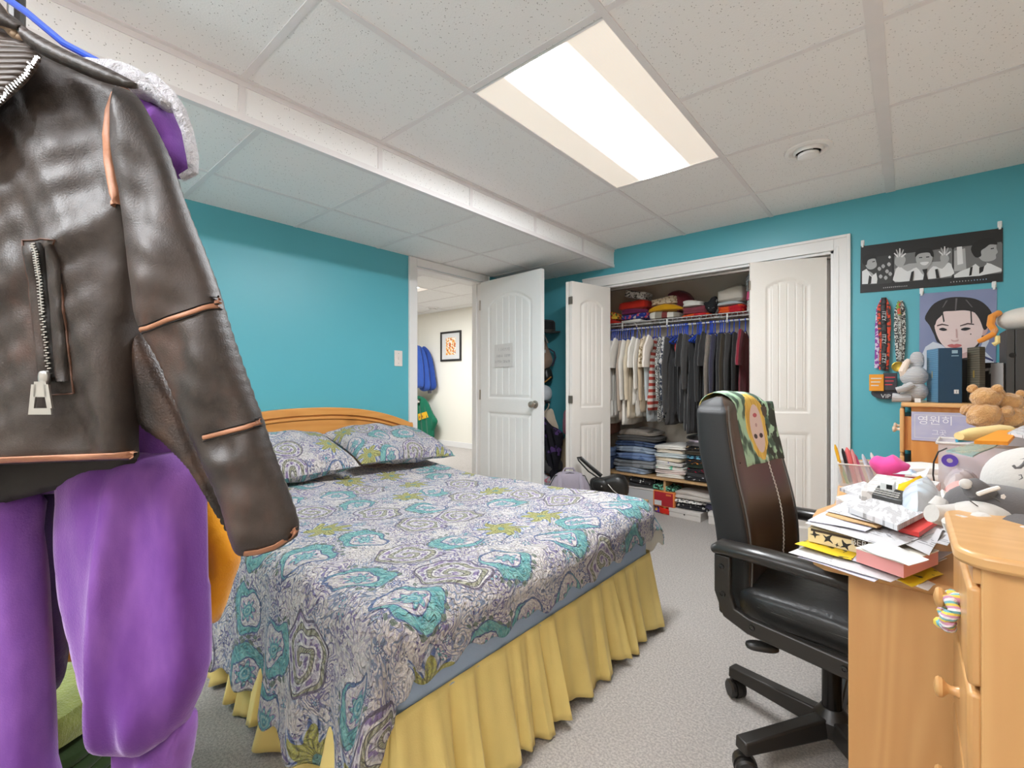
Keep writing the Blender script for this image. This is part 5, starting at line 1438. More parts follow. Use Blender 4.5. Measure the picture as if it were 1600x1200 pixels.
PP = [(4, [(1438, 560), (1446, 542), (1458, 534), (1470, 538), (1500, 560), (1530, 548), (1538, 528), (1546, 532), (1538, 548), (1552, 562), (1556, 579), (1438, 579)], False),
      (9, [(1538, 556), (1552, 562), (1552, 565), (1538, 560)], False),
      (3, [(1484, 545), (1524, 545), (1524, 560), (1504, 566), (1484, 558)], True), (7, [(1502, 560), (1530, 556), (1532, 579), (1500, 579)], False),
      (1, [(1445, 498), (1450, 486), (1460, 474), (1478, 466), (1500, 464), (1524, 467), (1540, 476), (1550, 490), (1550, 506), (1540, 520), (1530, 538), (1520, 544), (1470, 538), (1460, 524), (1452, 508)], True),
      (3, [(1534, 510), (1542, 506), (1544, 514), (1540, 522), (1534, 524)], True),
      (2, [(1460, 508), (1462, 492), (1474, 487), (1490, 486), (1508, 485), (1524, 489), (1534, 500), (1536, 514), (1533, 528), (1524, 541), (1510, 550), (1498, 553), (1486, 549), (1472, 538), (1464, 524)], True),
      (1, [(1450, 500), (1460, 480), (1480, 468), (1494, 468), (1478, 480), (1472, 492), (1464, 500), (1461, 508), (1456, 510)], True), (1, [(1494, 468), (1520, 470), (1542, 486), (1546, 504), (1538, 516), (1530, 498), (1518, 484)], True),
      (8, [(1493, 466), (1496, 466), (1494, 486), (1492, 486)], False), (8, [(1478, 470), (1481, 469), (1474, 480), (1472, 481)], False), (8, [(1508, 468), (1511, 469), (1520, 480), (1518, 480)], False),
      (1, [(1471, 486), (1473, 486), (1476, 502), (1474, 504)], False), (1, [(1516, 486), (1518, 486), (1519, 504), (1517, 506)], False),
      (6, [(1464, 508), (1472, 505.5), (1482, 508), (1482, 509.4), (1472, 507.6), (1464, 510)], False), (6, [(1500, 508.5), (1512, 504.5), (1522, 506), (1522, 507.6), (1512, 506.6), (1500, 510)], False),
      (7, [(1467, 514.5), (1473, 512), (1480, 515), (1474, 517)], True), (7, [(1501, 514.8), (1508, 511.6), (1517, 513.2), (1508, 516.6)], True),
      (3, [(1486, 530), (1491, 532), (1498, 530.4), (1496, 533.6), (1488, 533.6)], True), (3, [(1493, 514), (1495, 514), (1496, 528), (1493.6, 528)], False),
      (5, [(1480, 540), (1487, 537.4), (1491, 538.4), (1495, 537.2), (1503, 539.4), (1496, 543), (1487, 543)], True),
      (7, [(1516, 521), (1517.6, 521), (1517.6, 523), (1516, 523)], False)]
for i, (mi, pts, rd_) in enumerate(PP): decal(pr, pts, .0038 + .00025 * i, mi, org, rd_)
pr.build('printed_portrait', PM, pp, smooth=False)
# lanyards
def lanyard(x, y, dirs, mats_, label, passes):
    p = wp(x, y, .0); t = thing('lanyard', label, 'lanyard', (p.x, PW, p.z))
    for k_, (pts, m_, w_) in enumerate(dirs):
        q_ = [wp(a, b, .015 + .006 * k_) - Vector((p.x, PW, p.z)) for a, b in pts]
        mb = MB(); mb.tube(q_, w_, 8, 0, None, True, 1.0); mb.v = [(v[0], v[1] * .35 - .010 - .004 * k_, v[2]) for v in mb.v]
        mb.build('ribbon', m_, t)
    return t, Vector((p.x, PW, p.z))
def f_lan(a, b_, fr_=60):
    def f(b):
        x, y, z = sep(coords()); n = noise(coords('Object', (1, 1, 1)), fr_, 1)
        return mix(step(n, .5, .54), lin(*a), lin(*b_))
    return f
lk = mat('lanyard_black', fn=f_lan((28, 28, 30), (60, 58, 60)), rough=.6); lr = mat('lanyard_red_orange', fn=f_lan((220, 76, 46), (70, 50, 50)), rough=.6)
lp = mat('lanyard_purple', fn=f_lan((140, 60, 150), (206, 190, 210)), rough=.6); lg_ = mat('lanyard_grey_print', fn=f_lan((56, 54, 54), (214, 212, 204), 110), rough=.6); lgr = mat('lanyard_green', fn=f_lan((120, 160, 60), (206, 80, 60)), rough=.6)
lt, lo = lanyard(1381, 466, [([(1380, 467), (1373, 482), (1371, 510), (1371, 545), (1370, 575)], lp, .012), ([(1381, 466), (1374, 480), (1374, 500), (1378, 540), (1377, 578)], lr, .011), ([(1382, 466), (1388, 480), (1389, 510), (1387, 548), (1385, 580)], lr, .010), ([(1381, 465), (1380, 490), (1382, 530), (1380, 578)], lk, .013)], None,
    'bundle of black, red and purple lanyards hanging left of the portrait', None)
tm = MB()
for yy_ in (500, 536, 562):
    pass
for yy_ in (494, 530, 560):
    pq = wp(1381, yy_, .044) - lo; text('lettering', 'ITZY', .028, M_PAPER, frame(pq + Vector((0, -.002, 0)), (0, 0, -1), (1, 0, 0), (0, -1, 0)), lt)
lt2, lo2 = lanyard(1406, 470, [([(1406, 470), (1401, 484), (1400, 510), (1402, 545), (1404, 566)], lg_, .010), ([(1407, 470), (1411, 484), (1412, 515), (1411, 545), (1408, 572)], lg_, .010), ([(1406, 470), (1405, 490), (1408, 530), (1406, 566)], mat('lanyard_silver', fn=f_lan((176, 178, 172), (96, 90, 80), 90), rough=.5), .009), ([(1405, 472), (1403, 480), (1406, 492)], lgr, .008)], None,
    'pair of silver-grey printed lanyards beside the portrait poster', None)
def wthing(name, x, y, off, label, cat): p = wp(x, y, off); return thing(name, label, cat, tuple(p))
t = wthing('medal', 1403, 573, .05, 'round gold medal hanging at the end of the silver lanyards', 'medal')
MB().lathe([(.001, .003), (.022, .003), (.026, .005), (.030, .003), (.030, -.003), (.001, -.003)], 24, 0, frame((0, 0, 0), (1, 0, 0), (0, 0, 1), (0, -1, 0))).build('disc', mat('gold_metal', lin(196, 166, 70), .35, .8), t)
for (x0, y0, x1, y1, off, m_, l, ll) in ((1358, 585, 1381, 611, .06, flat('orange_card_print', (232, 152, 34)), 'orange pass card hanging from the lanyard bundle', M_PAPER), (1380, 583, 1402, 610, .05, flat('charcoal_card_print', (58, 54, 60)), 'charcoal pass card with red lines hanging from the lanyard bundle', flat('red_print', (206, 60, 70)))):
    a, b_ = wp(x0, y0, off), wp(x1, y1, off); c = (a + b_) / 2; t = thing('pass_card', l, 'pass card', tuple(c)); w2, h2 = (b_.x - a.x) / 2, (a.z - b_.z) / 2
    MB().bx(-w2, w2, -.002, .002, -h2, h2).build('card', m_, t, bevel=.002)
    mb = MB()
    for k_ in range(3): mb.bx(-w2 * .75, w2 * (.7 - .2 * k_), -.0028, -.0021, h2 * (.5 - .42 * k_) - .003, h2 * (.5 - .42 * k_) + .003)
    mb.build('printed_lines', ll, t, smooth=False)
t = wthing('badge', 1384, 614, .035, 'dark oval badge behind the two pass cards', 'badge')
MB().lathe([(.001, .003), (.068, .003), (.07, 0), (.001, 0)], 28, 0, frame((0, 0, 0), (1, 0, 0), (0, .66, .75), (0, -.75, .66)) if False else frame((0, 0, 0), (1, 0, 0), (0, 0, .55), (0, -1, 0))).build('disc', flat('dark_badge_print', (50, 48, 56)), t)
mb = MB(); text('lettering', 'VIP', .034, M_PAPER, frame((0, -.0038, -.02), (1, 0, 0), (0, 0, 1), (0, -1, 0)), t)
# ================================================================ pine furniture along the right wall
def knob(parent, p, d=(-1, 0, 0), r=.016, m=None):
    d = Vector(d); a = d.cross(Vector((0, 0, 1))).normalized()
    MB().lathe([(r*.62, 0), (r*.5, .004), (r*.42, .010), (r*.55, .015), (r, .021), (r*1.05, .026), (r*.85, .030), (r*.3, .032), (.0005, .0325)], 20, 0, frame(p, a, (0, 0, 1), d)).build('knob', m or M_PINE, parent)
def rslab(mb, x0, x1, y0, y1, z0, z1, r, M=None, corners=(1, 1, 1, 1)):
    pts = []
    for k, (cx, cy, a0) in enumerate(((x1 - r, y1 - r, 0), (x0 + r, y1 - r, 90), (x0 + r, y0 + r, 180), (x1 - r, y0 + r, 270))):
        if corners[k]:
            for i in range(7): a = R_(a0 + 15 * i); pts.append((cx + r * math.cos(a), cy + r * math.sin(a)))
        else: pts.append((x1 if k in (0, 3) else x0, y1 if k in (0, 1) else y0))
    return mb.prism(pts, z0, z1, 0, M)
M_PINED = pine('pine_wood_deep', lin(192, 124, 60), lin(214, 150, 82))
M_DARK = mat('dark_gap', lin(20, 16, 14), .8)
# --- near narrow chest
NX0, NX1, NY0, NY1, NZ = .078, XR - .03, .93, 1.232, .90
nc = thing('chest_of_drawers', 'narrow pine chest of drawers nearest the viewer with a white plush lying on top', 'chest of drawers', (NX0, (NY0 + NY1) / 2, 0))
o_ = nc.location; Mi = Matrix.Translation(-o_)
mb = MB(); mb.bx(NX0, NX1, NY0 + .006, NY0 + .024, 0, NZ - .022, 0, Mi).build('side_panel', M_PINE, nc, bevel=.002)
MB().bx(NX0, NX1, NY1 - .024, NY1 - .006, 0, NZ - .022, 0, Mi).build('side_panel', M_PINE, nc, bevel=.002)
MB().bx(NX1 - .01, NX1, NY0 + .024, NY1 - .024, 0, NZ - .022, 0, Mi).build('back_panel', M_PINE, nc)
rslab(MB(), NX0 - .028, NX1, NY0 - .012, NY1 + .003, NZ - .022, NZ, .045, Mi, (0, 1, 1, 0)).build('top', M_PINEX if False else pine('pine_top', lin(200, 148, 92), lin(218, 170, 112), 0), nc, bevel=.006)
MB().bx(NX0 + .01, NX1 - .01, NY0 + .024, NY1 - .024, .0, .05, 0, Mi).build('plinth', M_PINED, nc)
zz = .085
for k in range(5):
    h_ = .150; 
    dr = MB().bx(NX0 - .014, NX0 + .004, NY0 + .012, NY1 - .012, zz + .003, zz + h_ - .003, 0, Mi).build('drawer', M_PINE, nc, bevel=.006)
    MB().bx(NX0 + .004, NX1 - .03, NY0 + .03, NY1 - .03, zz + .01, zz + h_ - .03, 0, Mi).build('drawer_box', M_PINED, dr)
    knob(dr, Vector((NX0 - .014, (NY0 + NY1) / 2, zz + h_ / 2)) - o_)
    zz += .1535
MB().bx(NX0 - .008, NX0 + .004, NY0 + .012, NY1 - .012, zz, NZ - .023, 0, Mi).build('top_rail', M_PINE, nc)
# striped scrunchie over the upper knob
def f_rb(b):
    x, y, z = sep(coords()); t = frac(atan2(z, y) * 1.9 + x * 20)
    c_ = mix(t > .25, lin(236, 226, 230), lin(120, 180, 190)); c_ = mix(t > .5, c_, lin(232, 206, 90)); return mix(t > .75, c_, lin(206, 150, 180))
sc_ = MB(); pts = []
for i in range(33):
    a = 2 * PI * i / 32; pts.append((.005 * math.sin(a * 5), .022 * math.cos(a), .026 * math.sin(a)))
sc_.tube(pts, [.009 + .002 * math.sin(i * 2.4) for i in range(33)], 10, 0, None, False)
so = sc_.build('scrunchie', mat('rainbow_striped_fabric', fn=f_rb, rough=.8)); so.location = (NX0 - .026, 1.08, .755); so.rotation_euler = (0, R_(12), 0)
tag(so, 'pastel striped scrunchie hanging on the front of the near pine chest', 'scrunchie')
# --- desk
DZT = .745
dk_ = thing('desk', 'pine desk along the right wall covered with papers and boxes', 'desk', (.25, 2.15, 0)); o_ = dk_.location; Mi = Matrix.Translation(-o_)
pts = [(XR - .01, 1.238), (XR - .01, 3.06), (-.18, 3.06), (-.212, 3.0), (-.212, 2.2), (-.195, 2.0), (-.19, 1.86), (-.208, 1.79), (-.222, 1.74), (-.222, 1.66), (-.205, 1.48), (-.185, 1.34), (-.168, 1.262), (-.145, 1.241), (-.11, 1.238)]
MB().prism([(a, b) for a, b in reversed(pts)][::-1], DZT - .024, DZT, 0, Mi).build('desk_top', M_PINEX, dk_, bevel=.006)
pn = MB().bx(-.101, XR - .02, 1.246, 1.266, 0, DZT - .024, 0, Mi).build('side_panel', M_PINE, dk_, bevel=.002)
MB().bx(-.104, XR - .02, 1.70, 1.718, 0, DZT - .024, 0, Mi).build('side_panel', M_PINE, dk_, bevel=.002)
MB().bx(-.09, XR - .03, 3.02, 3.04, 0, DZT - .024, 0, Mi).build('side_panel', M_PINE, dk_, bevel=.002)
MB().bx(XR - .035, XR - .02, 1.266, 3.02, .25, DZT - .024, 0, Mi).build('back_panel', M_PINE, dk_)
zz = .06
for h_ in (.30, .17, .14):
    dr = MB().bx(-.098, -.082, 1.272, 1.694, zz, zz + h_ - .006, 0, Mi).build('drawer', M_PINEX, dk_, bevel=.004); zz += h_ + .012
# --- far chest against the back wall
FX0, FY0, FY1, FZ = .008, 3.085, 3.596, 1.046
fc = thing('chest_of_drawers', 'taller pine chest against the back wall carrying boxes, with a lilac sheet on its side', 'chest of drawers', (FX0, (FY0 + FY1) / 2, 0)); o_ = fc.location; Mi = Matrix.Translation(-o_)
for y in (FY0 + .008, FY1 - .026): MB().bx(FX0, XR - .02, y, y + .018, 0, FZ - .022, 0, Mi).build('side_panel', M_PINED, fc, bevel=.002)
MB().bx(XR - .03, XR - .02, FY0 + .026, FY1 - .026, 0, FZ - .022, 0, Mi).build('back_panel', M_PINED, fc)
rslab(MB(), FX0 - .04, XR - .02, FY0 - .02, FY1 + .004, FZ - .022, FZ, .03, Mi, (0, 1, 1, 0)).build('top', MATS['pine_top'], fc, bevel=.006)
MB().bx(FX0 + .01, XR - .04, FY0 + .03, FY1 - .03, 0, .05, 0, Mi).build('plinth', M_PINED, fc)
zz = .055
for k in range(4):
    h_ = .238
    dr = MB().bx(FX0 - .045, FX0 - .026, FY0 + .014, FY1 - .014, zz + .006, zz + h_ - .004, 0, Mi).build('drawer', M_PINE, fc, bevel=.007)
    MB().bx(FX0 - .026, XR - .08, FY0 + .035, FY1 - .035, zz + .02, zz + h_ - .045, 0, Mi).build('drawer_box', M_PINED, dr)
    for y in (FY0 + .12, FY1 - .12): knob(dr, Vector((FX0 - .045, y, zz + h_ / 2)) - o_, m=mat('pale_knob_wood', lin(226, 200, 176), .4))
    zz += .242
# lilac sheet taped to its side
a, b_ = PY(1424, 643, FY0), PY(1532, 694, FY0)
ls_ = thing('printed_sheet', 'lilac printed sheet with white foreign lettering taped to the side of the far chest', 'printed sheet', ((a.x + b_.x) / 2, FY0 + .004, (a.z + b_.z) / 2))
W2, H2 = (b_.x - a.x) / 2, (a.z - b_.z) / 2
def f_lil(b):
    x, y, z = sep(coords('Generated')); return mix(noise(coords('Generated'), 2.5, 2), lin(150, 150, 196), lin(196, 196, 206))
MB().bx(-W2, W2, 0, .001, -H2, H2).build('paper', mat('lilac_print', fn=f_lil, rough=.4), ls_, smooth=False)
mb = MB()
for q_ in ((-W2 + .012, W2 - .012, H2 - .016, H2 - .014), (-W2 + .012, W2 - .012, -H2 + .014, -H2 + .016)): mb.bx(q_[0], q_[1], -.0008, -.0001, q_[2], q_[3])
for x in (-W2 + .012, W2 - .014): mb.bx(x, x + .002, -.0008, -.0001, -H2 + .016, H2 - .016)
mb.build('border_line', M_PAPER, ls_, smooth=False)
Mt = frame((-.035, -.0012, .028), (1, 0, 0), (0, 0, 1), (0, -1, 0))
text('lettering', '영원히', .048, flat('print_white', (234, 234, 240)), Mt, ls_)
Mt = frame((-.02, -.0012, -.030), (1, 0, 0), (0, 0, 1), (0, -1, 0)); text('lettering', '그곳', .030, flat('print_white', (234, 234, 240)), Mt, ls_)

# ================================================================ on top of the far chest
def pbox(name, corners, z0, z1, m_, label, cat, group=None, bevel=.002):
    """box from a footprint polygon"""
    c = sum((Vector((a, b, 0)) for a, b in corners), Vector()) / len(corners)
    t = thing(name, label, cat, (c.x, c.y, z0), 0, group)
    MB().prism([(a - c.x, b - c.y) for a, b in corners], 0, z1 - z0).build('box_body', m_, t, bevel=bevel)
    return t, c
def f_ridge(a, b_, n=46):
    def f(b):
        x, y, z = sep(coords()); s_ = frac(z * n * 2.2)
        bump_from(b, step(nabs(s_ - .5), .1, .4), .3, .003)
        return mix(step(nabs(s_ - .5), .3, .42), lin(*a), lin(*b_))
    return f
FT = FZ
p1, p2, p3 = PY(1448, 600, 3.30), PY(1466, 600, 3.16), PY(1503, 600, 3.20)
bb, c = pbox('album_box', [(p1.x, 3.30), (p2.x, 3.155), (p3.x, 3.18), (p3.x - .01, 3.33)], FT, FT + .274, mat('navy_card', lin(20, 58, 84), .4), 'dark blue album box with a lighter blue spine on the far chest', 'box')
e_ = (Vector((p2.x, 3.155, 0)) - Vector((p1.x, 3.30, 0))); L_ = e_.length; e_.normalize(); nrm = Vector((0, 0, 1)).cross(e_) * -1
Ms = frame(Vector((p1.x - c.x, 3.30 - c.y, 0)) + Vector((e_.y, -e_.x, 0)) * .0008, e_, (0, 0, 1), (e_.y, -e_.x, 0))
MB().add([(.002, .002, 0), (L_ - .001, .002, 0), (L_ - .001, .272, 0), (.002, .272, 0)], [(0, 1, 2, 3)], 0, Ms).build('spine_print', mat('ridged_blue_card', fn=f_ridge((96, 142, 172), (70, 112, 146)), rough=.5), bb, smooth=False)
MB().bx(L_ / 2 - .004, L_ / 2 + .004, .125, .16, 0, .0008, 0, Ms).build('gold_mark', mat('gold_foil', lin(206, 176, 96), .35, .7), bb, smooth=False)
e2 = (Vector((p3.x, 3.18, 0)) - Vector((p2.x, 3.155, 0))).normalized(); Mf = frame(Vector((p2.x - c.x, 3.155 - c.y, 0)) + Vector((e2.y, -e2.x, 0)) * .0008, e2, (0, 0, 1), (e2.y, -e2.x, 0))
mb = MB(); mb.bx(.052, .074, .246, .262, 0, .0006, 0, Mf); mb.bx(.050, .078, .232, .236, 0, .0006, 0, Mf); mb.build('front_emblem', flat('pale_blue_print', (150, 176, 190)), bb, smooth=False)
MB().bx(.060, .078, .046, .066, 0, .0006, 0, Mf).build('age_mark', M_PAPER, bb, smooth=False)
text('lettering', 'i', .02, MATS['navy_card'], Mf @ Matrix.Translation((.069, .056, .0008)), bb)
p1, p2, p3 = PY(1511, 600, 3.24), PY(1530, 600, 3.17), PY(1539, 600, 3.23)
ob, c = pbox('album_box', [(p1.x, 3.24), (p2.x, 3.16), (p3.x, 3.22), (p1.x + .035, 3.31)], FT, FT + .275, mat('ridged_olive_card', fn=f_ridge((104, 98, 84), (70, 66, 56), 40), rough=.45), 'dark olive ridged album box right of the blue one', 'box')
e_ = (Vector((p2.x, 3.16, 0)) - Vector((p1.x, 3.24, 0))).normalized(); Ms = frame(Vector((p1.x - c.x, 3.24 - c.y, 0)) + Vector((e_.y, -e_.x, 0)) * .0008, e_, (0, 0, 1), (e_.y, -e_.x, 0))
MB().bx(.045, .055, .125, .16, 0, .0008, 0, Ms).build('gold_mark', MATS['gold_foil'], ob, smooth=False)
p1 = PY(1501, 600, 3.32); pbox('photo_card', [(p1.x, 3.34), (p1.x, 3.325), (p1.x + .05, 3.325), (p1.x + .05, 3.34)], FT, FT + .22, M_BLK, 'black card standing between the blue and olive album boxes', 'card')
p1 = PY(1536, 600, 3.30); t_, _ = pbox('photo_card', [(p1.x, 3.31), (p1.x, 3.30), (p1.x + .055, 3.285), (p1.x + .055, 3.295)], FT, FT + .20, blotch('photo_card_print', (60, 58, 56), (190, 186, 180), 14, .55), 'dark photo card leaning behind the olive album box', 'card')
p1, p2, p3 = PY(1547, 600, 3.27), PY(1567, 600, 3.21), PY(1573, 600, 3.26)
gb, c = pbox('small_box', [(p1.x, 3.25), (p2.x, 3.20), (p3.x, 3.25), (p1.x + .03, 3.30)], FT, FT + .195, flat('grey_card', (156, 152, 150)), 'small grey box between the photo card and the tall black boxes', 'box')
p1, p2, p3 = PY(1573, 600, 3.24), PY(1584, 600, 3.18), PY(1620, 600, 3.25)
for k_, (xa, xb, lab) in enumerate(((1572, 1586, 'tall black box with a finger notch, left of two on the far chest'), (1586.5, 1625, 'tall black box at the right end of the far chest, under the white plush'))):
    pa, pb2 = PY(xa, 600, 3.20), PY(xb, 600, 3.20)
    t_, c = pbox('tall_box', [(pa.x, 3.20), (pb2.x - .001, 3.20), (pb2.x - .001, 3.42), (pa.x, 3.42)], FT, FT + .352, mat('black_card', lin(58, 56, 54), .5), lab, 'box', 'tall black boxes on the far chest')
    if k_ == 0: MB().lathe([(.0005, 0), (.012, 0), (.012, .001), (.0005, .001)], 16, 0, frame((pb2.x - c.x - .008, -.1105, .23), (1, 0, 0), (0, 0, 1), (0, -1, 0))).build('finger_notch', M_DARK, t_)
# grey knitted bunny sitting at the left end
M_KNIT = mat('grey_ribbed_knit', fn=lambda b: (bump_from(b, step(nabs(frac(sep(coords())[2] * 130) - .5), .1, .4), .6, .004), mix(frac(sep(coords())[2] * 130) < .5, lin(206, 204, 204), lin(172, 170, 172)))[1], rough=.9)
pb = PY(1428, 620, 3.24)
bn = thing('plush_bunny', 'grey ribbed plush bunny sitting at the left end of the far chest', 'plush toy', (pb.x, 3.24, FT))
MB().ell((0, 0, .055), (.058, .05, .056), 0, None, 20, 14).build('body', M_KNIT, bn)
MB().ell((.0, -.005, .135), (.058, .05, .056), 0, None, 20, 14).build('head', M_KNIT, bn)
MB().ell((.012, .01, .215), (.030, .02, .05), 0, None, 14, 10, .8).build('ear', M_KNIT, bn)
MB().tube([(-.035, -.01, .125), (-.045, -.03, .165), (-.03, -.03, .205), (-.022, -.02, .222)], [.018, .018, .016, .010], 10).build('ear', mat('white_peach_plush', lin(226, 206, 190), .9), bn)
for y in (-.05, .03): MB().tube([(-.02, y * .6, .02), (-.06, y, .02), (-.088, y, .022)], [.024, .022, .024], 10).build('leg', M_KNIT, bn)
MB().tube([(-.01, -.045, .09), (-.04, -.07, .07), (-.07, -.07, .06)], [.018, .017, .016], 10).build('arm', M_KNIT, bn)
MB().bx(.002, .026, -.078, -.077, -.035, .02).build('fabric_tag', M_PAPER, bn)
# white and orange plush on the tall black boxes
pw = PY(1600, 505, 3.30)
pl = thing('plush_toy', 'white round plush with an orange trim lying on the tall black boxes', 'plush toy', (pw.x, 3.30, FT + .353))
M_WPL = mat('white_plush', lin(214, 206, 196), .95, sheen=.5, bump=(120, .3, 3, .004)); M_OPL = mat('orange_plush', lin(222, 140, 52), .95, sheen=.4, bump=(120, .3, 3, .004))
MB().ell((.02, 0, .052), (.115, .10, .06), 0, None, 28, 16).build('body', M_WPL, pl)
MB().ell((.03, -.02, .115), (.022, .02, .016), 0, None, 14, 8).build('ear', M_WPL, pl)
MB().tube([(-.085, -.03, .09), (-.112, -.05, .07), (-.118, -.06, .03), (-.105, -.07, 0), (-.115, -.115, -.02), (-.15, -.115, -.045), (-.165, -.11, -.052)], [.014, .016, .015, .014, .013, .012, .010], 10).build('arm', M_OPL, pl)
MB().tube([(-.10, -.11, -.03), (-.10, -.115, -.06), (-.115, -.115, -.07)], .010, 8).build('tassel', mat('pale_yellow_plush', lin(226, 206, 140), .9), pl)

# ================================================================ on the desk
def sheet(name, px, z, m_, label, cat='paper', th=.001, group=None, tilt=None, round_=False, sag=None):
    """flat sheet on the pile; px corners read at height z (list or number)"""
    zs = z if isinstance(z, (list, tuple)) else [z] * len(px)
    P = [PZ(a, b, zz_) for (a, b), zz_ in zip(px, zs)]
    c = sum(P, Vector()) / len(P)
    mb = MB()
    if len(P) == 4:
        A, B, C_, D_ = P; n = 8
        def fn(off):
            def g(u, v):
                p = A.lerp(B, u).lerp(D_.lerp(C_, u), v)
                w_ = .0015 * math.sin(u * 7 + c.x * 40) * math.sin(v * 5 + c.y * 30) * (0 if th > .004 else 1)
                if sag: w_ += sag * math.sin(u * PI) * math.sin(v * PI)
                return p - c + Vector((0, 0, w_ + off))
            return g
        up = (B - A).cross(D_ - A).z > 0
        mb.grid(n, n, fn(0) if up else (lambda u, v: fn(0)(1 - u, v)))
        mb.grid(n, n, (lambda u, v: fn(-th)(1 - u, v)) if up else fn(-th))
        # rim
        ring = [(i / n, 0) for i in range(n)] + [(1, i / n) for i in range(n)] + [(1 - i / n, 1) for i in range(n)] + [(0, 1 - i / n) for i in range(n)]
        vs = [fn(0)(*r) for r in ring] + [fn(-th)(*r) for r in ring]; k_ = len(ring)
        fs = [((i + 1) % k_, i, k_ + i, k_ + (i + 1) % k_) for i in range(k_)]
        mb.add(vs, fs)
    else:
        n = len(P); vs = [p - c for p in P] + [p - c - Vector((0, 0, th)) for p in P]
        mb.add(vs, [tuple(range(n)), tuple(reversed(range(n, 2 * n)))] + [(i, n + i, n + (i + 1) % n, (i + 1) % n) for i in range(n)])
    o = mb.build(name, m_, smooth=False); o.location = c
    return tag(o, label, cat, group)
def f_doc(inkc, sc=1.0, dens=.5):
    def f(b):
        x, y, z = sep(coords('Object', (sc, sc, sc), (0, 0, .5)))
        row = frac(y * 70); word = noise(coords('Object', (60 * sc, 9 * sc, 1), (0, 0, .5)), 1.0, 2)
        blockn = noise(coords('Object', (14, 14, 1)), 1.0, 1)
        ink_ = (row < .45) * step(word, .48, .52) * step(blockn, 1 - dens, 1 - dens + .04)
        return mix(ink_ * .6, lin(204, 202, 204), lin(*inkc))
    return f
M_DOC = mat('printed_document', fn=f_doc((90, 90, 96)), rough=.6); M_NEWS = mat('newsprint', fn=f_doc((80, 76, 74), 1.4, .62), rough=.7)
M_LILP = mat('pale_lilac_paper', lin(206, 204, 218), .6); M_YEL = mat('yellow_leaflet', fn=lambda b: mix(step(noise(coords('Object', (1, 1, 1)), 45, 1), .60, .64), lin(230, 196, 30), lin(90, 80, 40)), rough=.5)
GP = 'loose papers piled on the desk'
def spoly(*a): return list(a)
sheet('paper', [(1232, 863), (1292, 836), (1480, 872), (1392, 909)], .757, M_DOC, 'white sheet sticking out furthest left at the bottom of the desk pile', group=GP)
sheet('paper', [(1246, 870), (1300, 846), (1420, 884), (1366, 908)], .753, M_LILP, 'pale lilac sheet just under the lowest white sheet, near the desk corner', group=GP)
sheet('leaflet', [(1395, 903), (1440, 880), (1474, 896), (1425, 916)], .752, M_YEL, 'yellow leaflet poking out at the right below the pink-edged notebook', 'leaflet', group=GP)
sheet('leaflet', [(1400, 906), (1418, 896), (1462, 912), (1450, 922)], .749, M_PAPER, 'white leaflet edge under the right yellow leaflet', 'leaflet', group=GP)
sheet('leaflet', [(1242, 850), (1276, 838), (1350, 856), (1330, 874)], .766, M_YEL, 'yellow and white leaflet left of the cream bird-print box', 'leaflet', group=GP)
sheet('paper', [(1330, 874), (1352, 858), (1490, 862), (1420, 900)], .764, M_LILP, 'large pale sheet under the pink-edged notebook', group=GP)
# cream box with flying birds
bt = .800
q4 = [PZ(1262, 824, bt), PZ(1378, 850, bt), PZ(1440, 817, bt), PZ(1322, 796, bt)]
cb2, c = pbox('print_box', [(p.x, p.y) for p in q4], .767, bt, mat('cream_card', lin(226, 208, 168), .5), 'cream box with black flying birds on its side inside the paper pile', 'box')
A_, B_ = q4[0], q4[1]; e_ = (B_ - A_); L_ = e_.length; e_.normalize(); nn = Vector((e_.y, -e_.x, 0))
Mf = frame(A_ - c - Vector((0, 0, bt - 0)) + Vector((0, 0, 0)) + nn * .0008, e_, (0, 0, 1), nn); Mf[2][3] = 0
hh = bt - .767
def bird(mb, x, z, s, r):
    L0 = Mf @ Matrix.Translation((x, z, 0)) @ Matrix.Rotation(r, 4, 'Z') @ Matrix.Scale(s, 4)
    mb.add([(p_[0], p_[1], 0) for p_ in ((-1, .1), (-.3, .12), (.1, .9), (.35, 1.1), (.3, .5), (.45, .1), (1, -.1), (1.2, -.3), (.7, -.3), (.3, -.35), (-.1, -1), (-.2, -.3), (-.6, -.1))], [tuple(range(13))], 0, L0)
mb = MB(); bird(mb, L_ * .10, hh * .62, .010, .3); bird(mb, L_ * .29, hh * .55, .012, -.5); bird(mb, L_ * .42, hh * .24, .005, 0); bird(mb, L_ * .53, hh * .34, .012, .7)
mb.build('bird_print', M_INK, cb2, smooth=False)
mb = MB(); mb.add([(L_ * .64, hh, 0), (L_ * .66, hh * .45, 0), (L_ * .95, hh * .50, 0), (L_ * 1.0, hh, 0)], [(0, 1, 2, 3)], 0, Mf @ Matrix.Translation((0, 0, .0002))); mb.add([(L_ * .05, hh - .006, 0), (L_ * .66, hh - .006, 0), (L_ * .66, hh, 0), (L_ * .05, hh, 0)], [(0, 1, 2, 3)], 0, Mf); mb.build('dark_band', mat('dark_brown_print', lin(58, 44, 36), .5), cb2, smooth=False)
text('lettering', 'BEREZ', .018, M_PAPER, Mf @ Matrix.Translation((L_ * .79, hh * .72, .0008)), cb2)
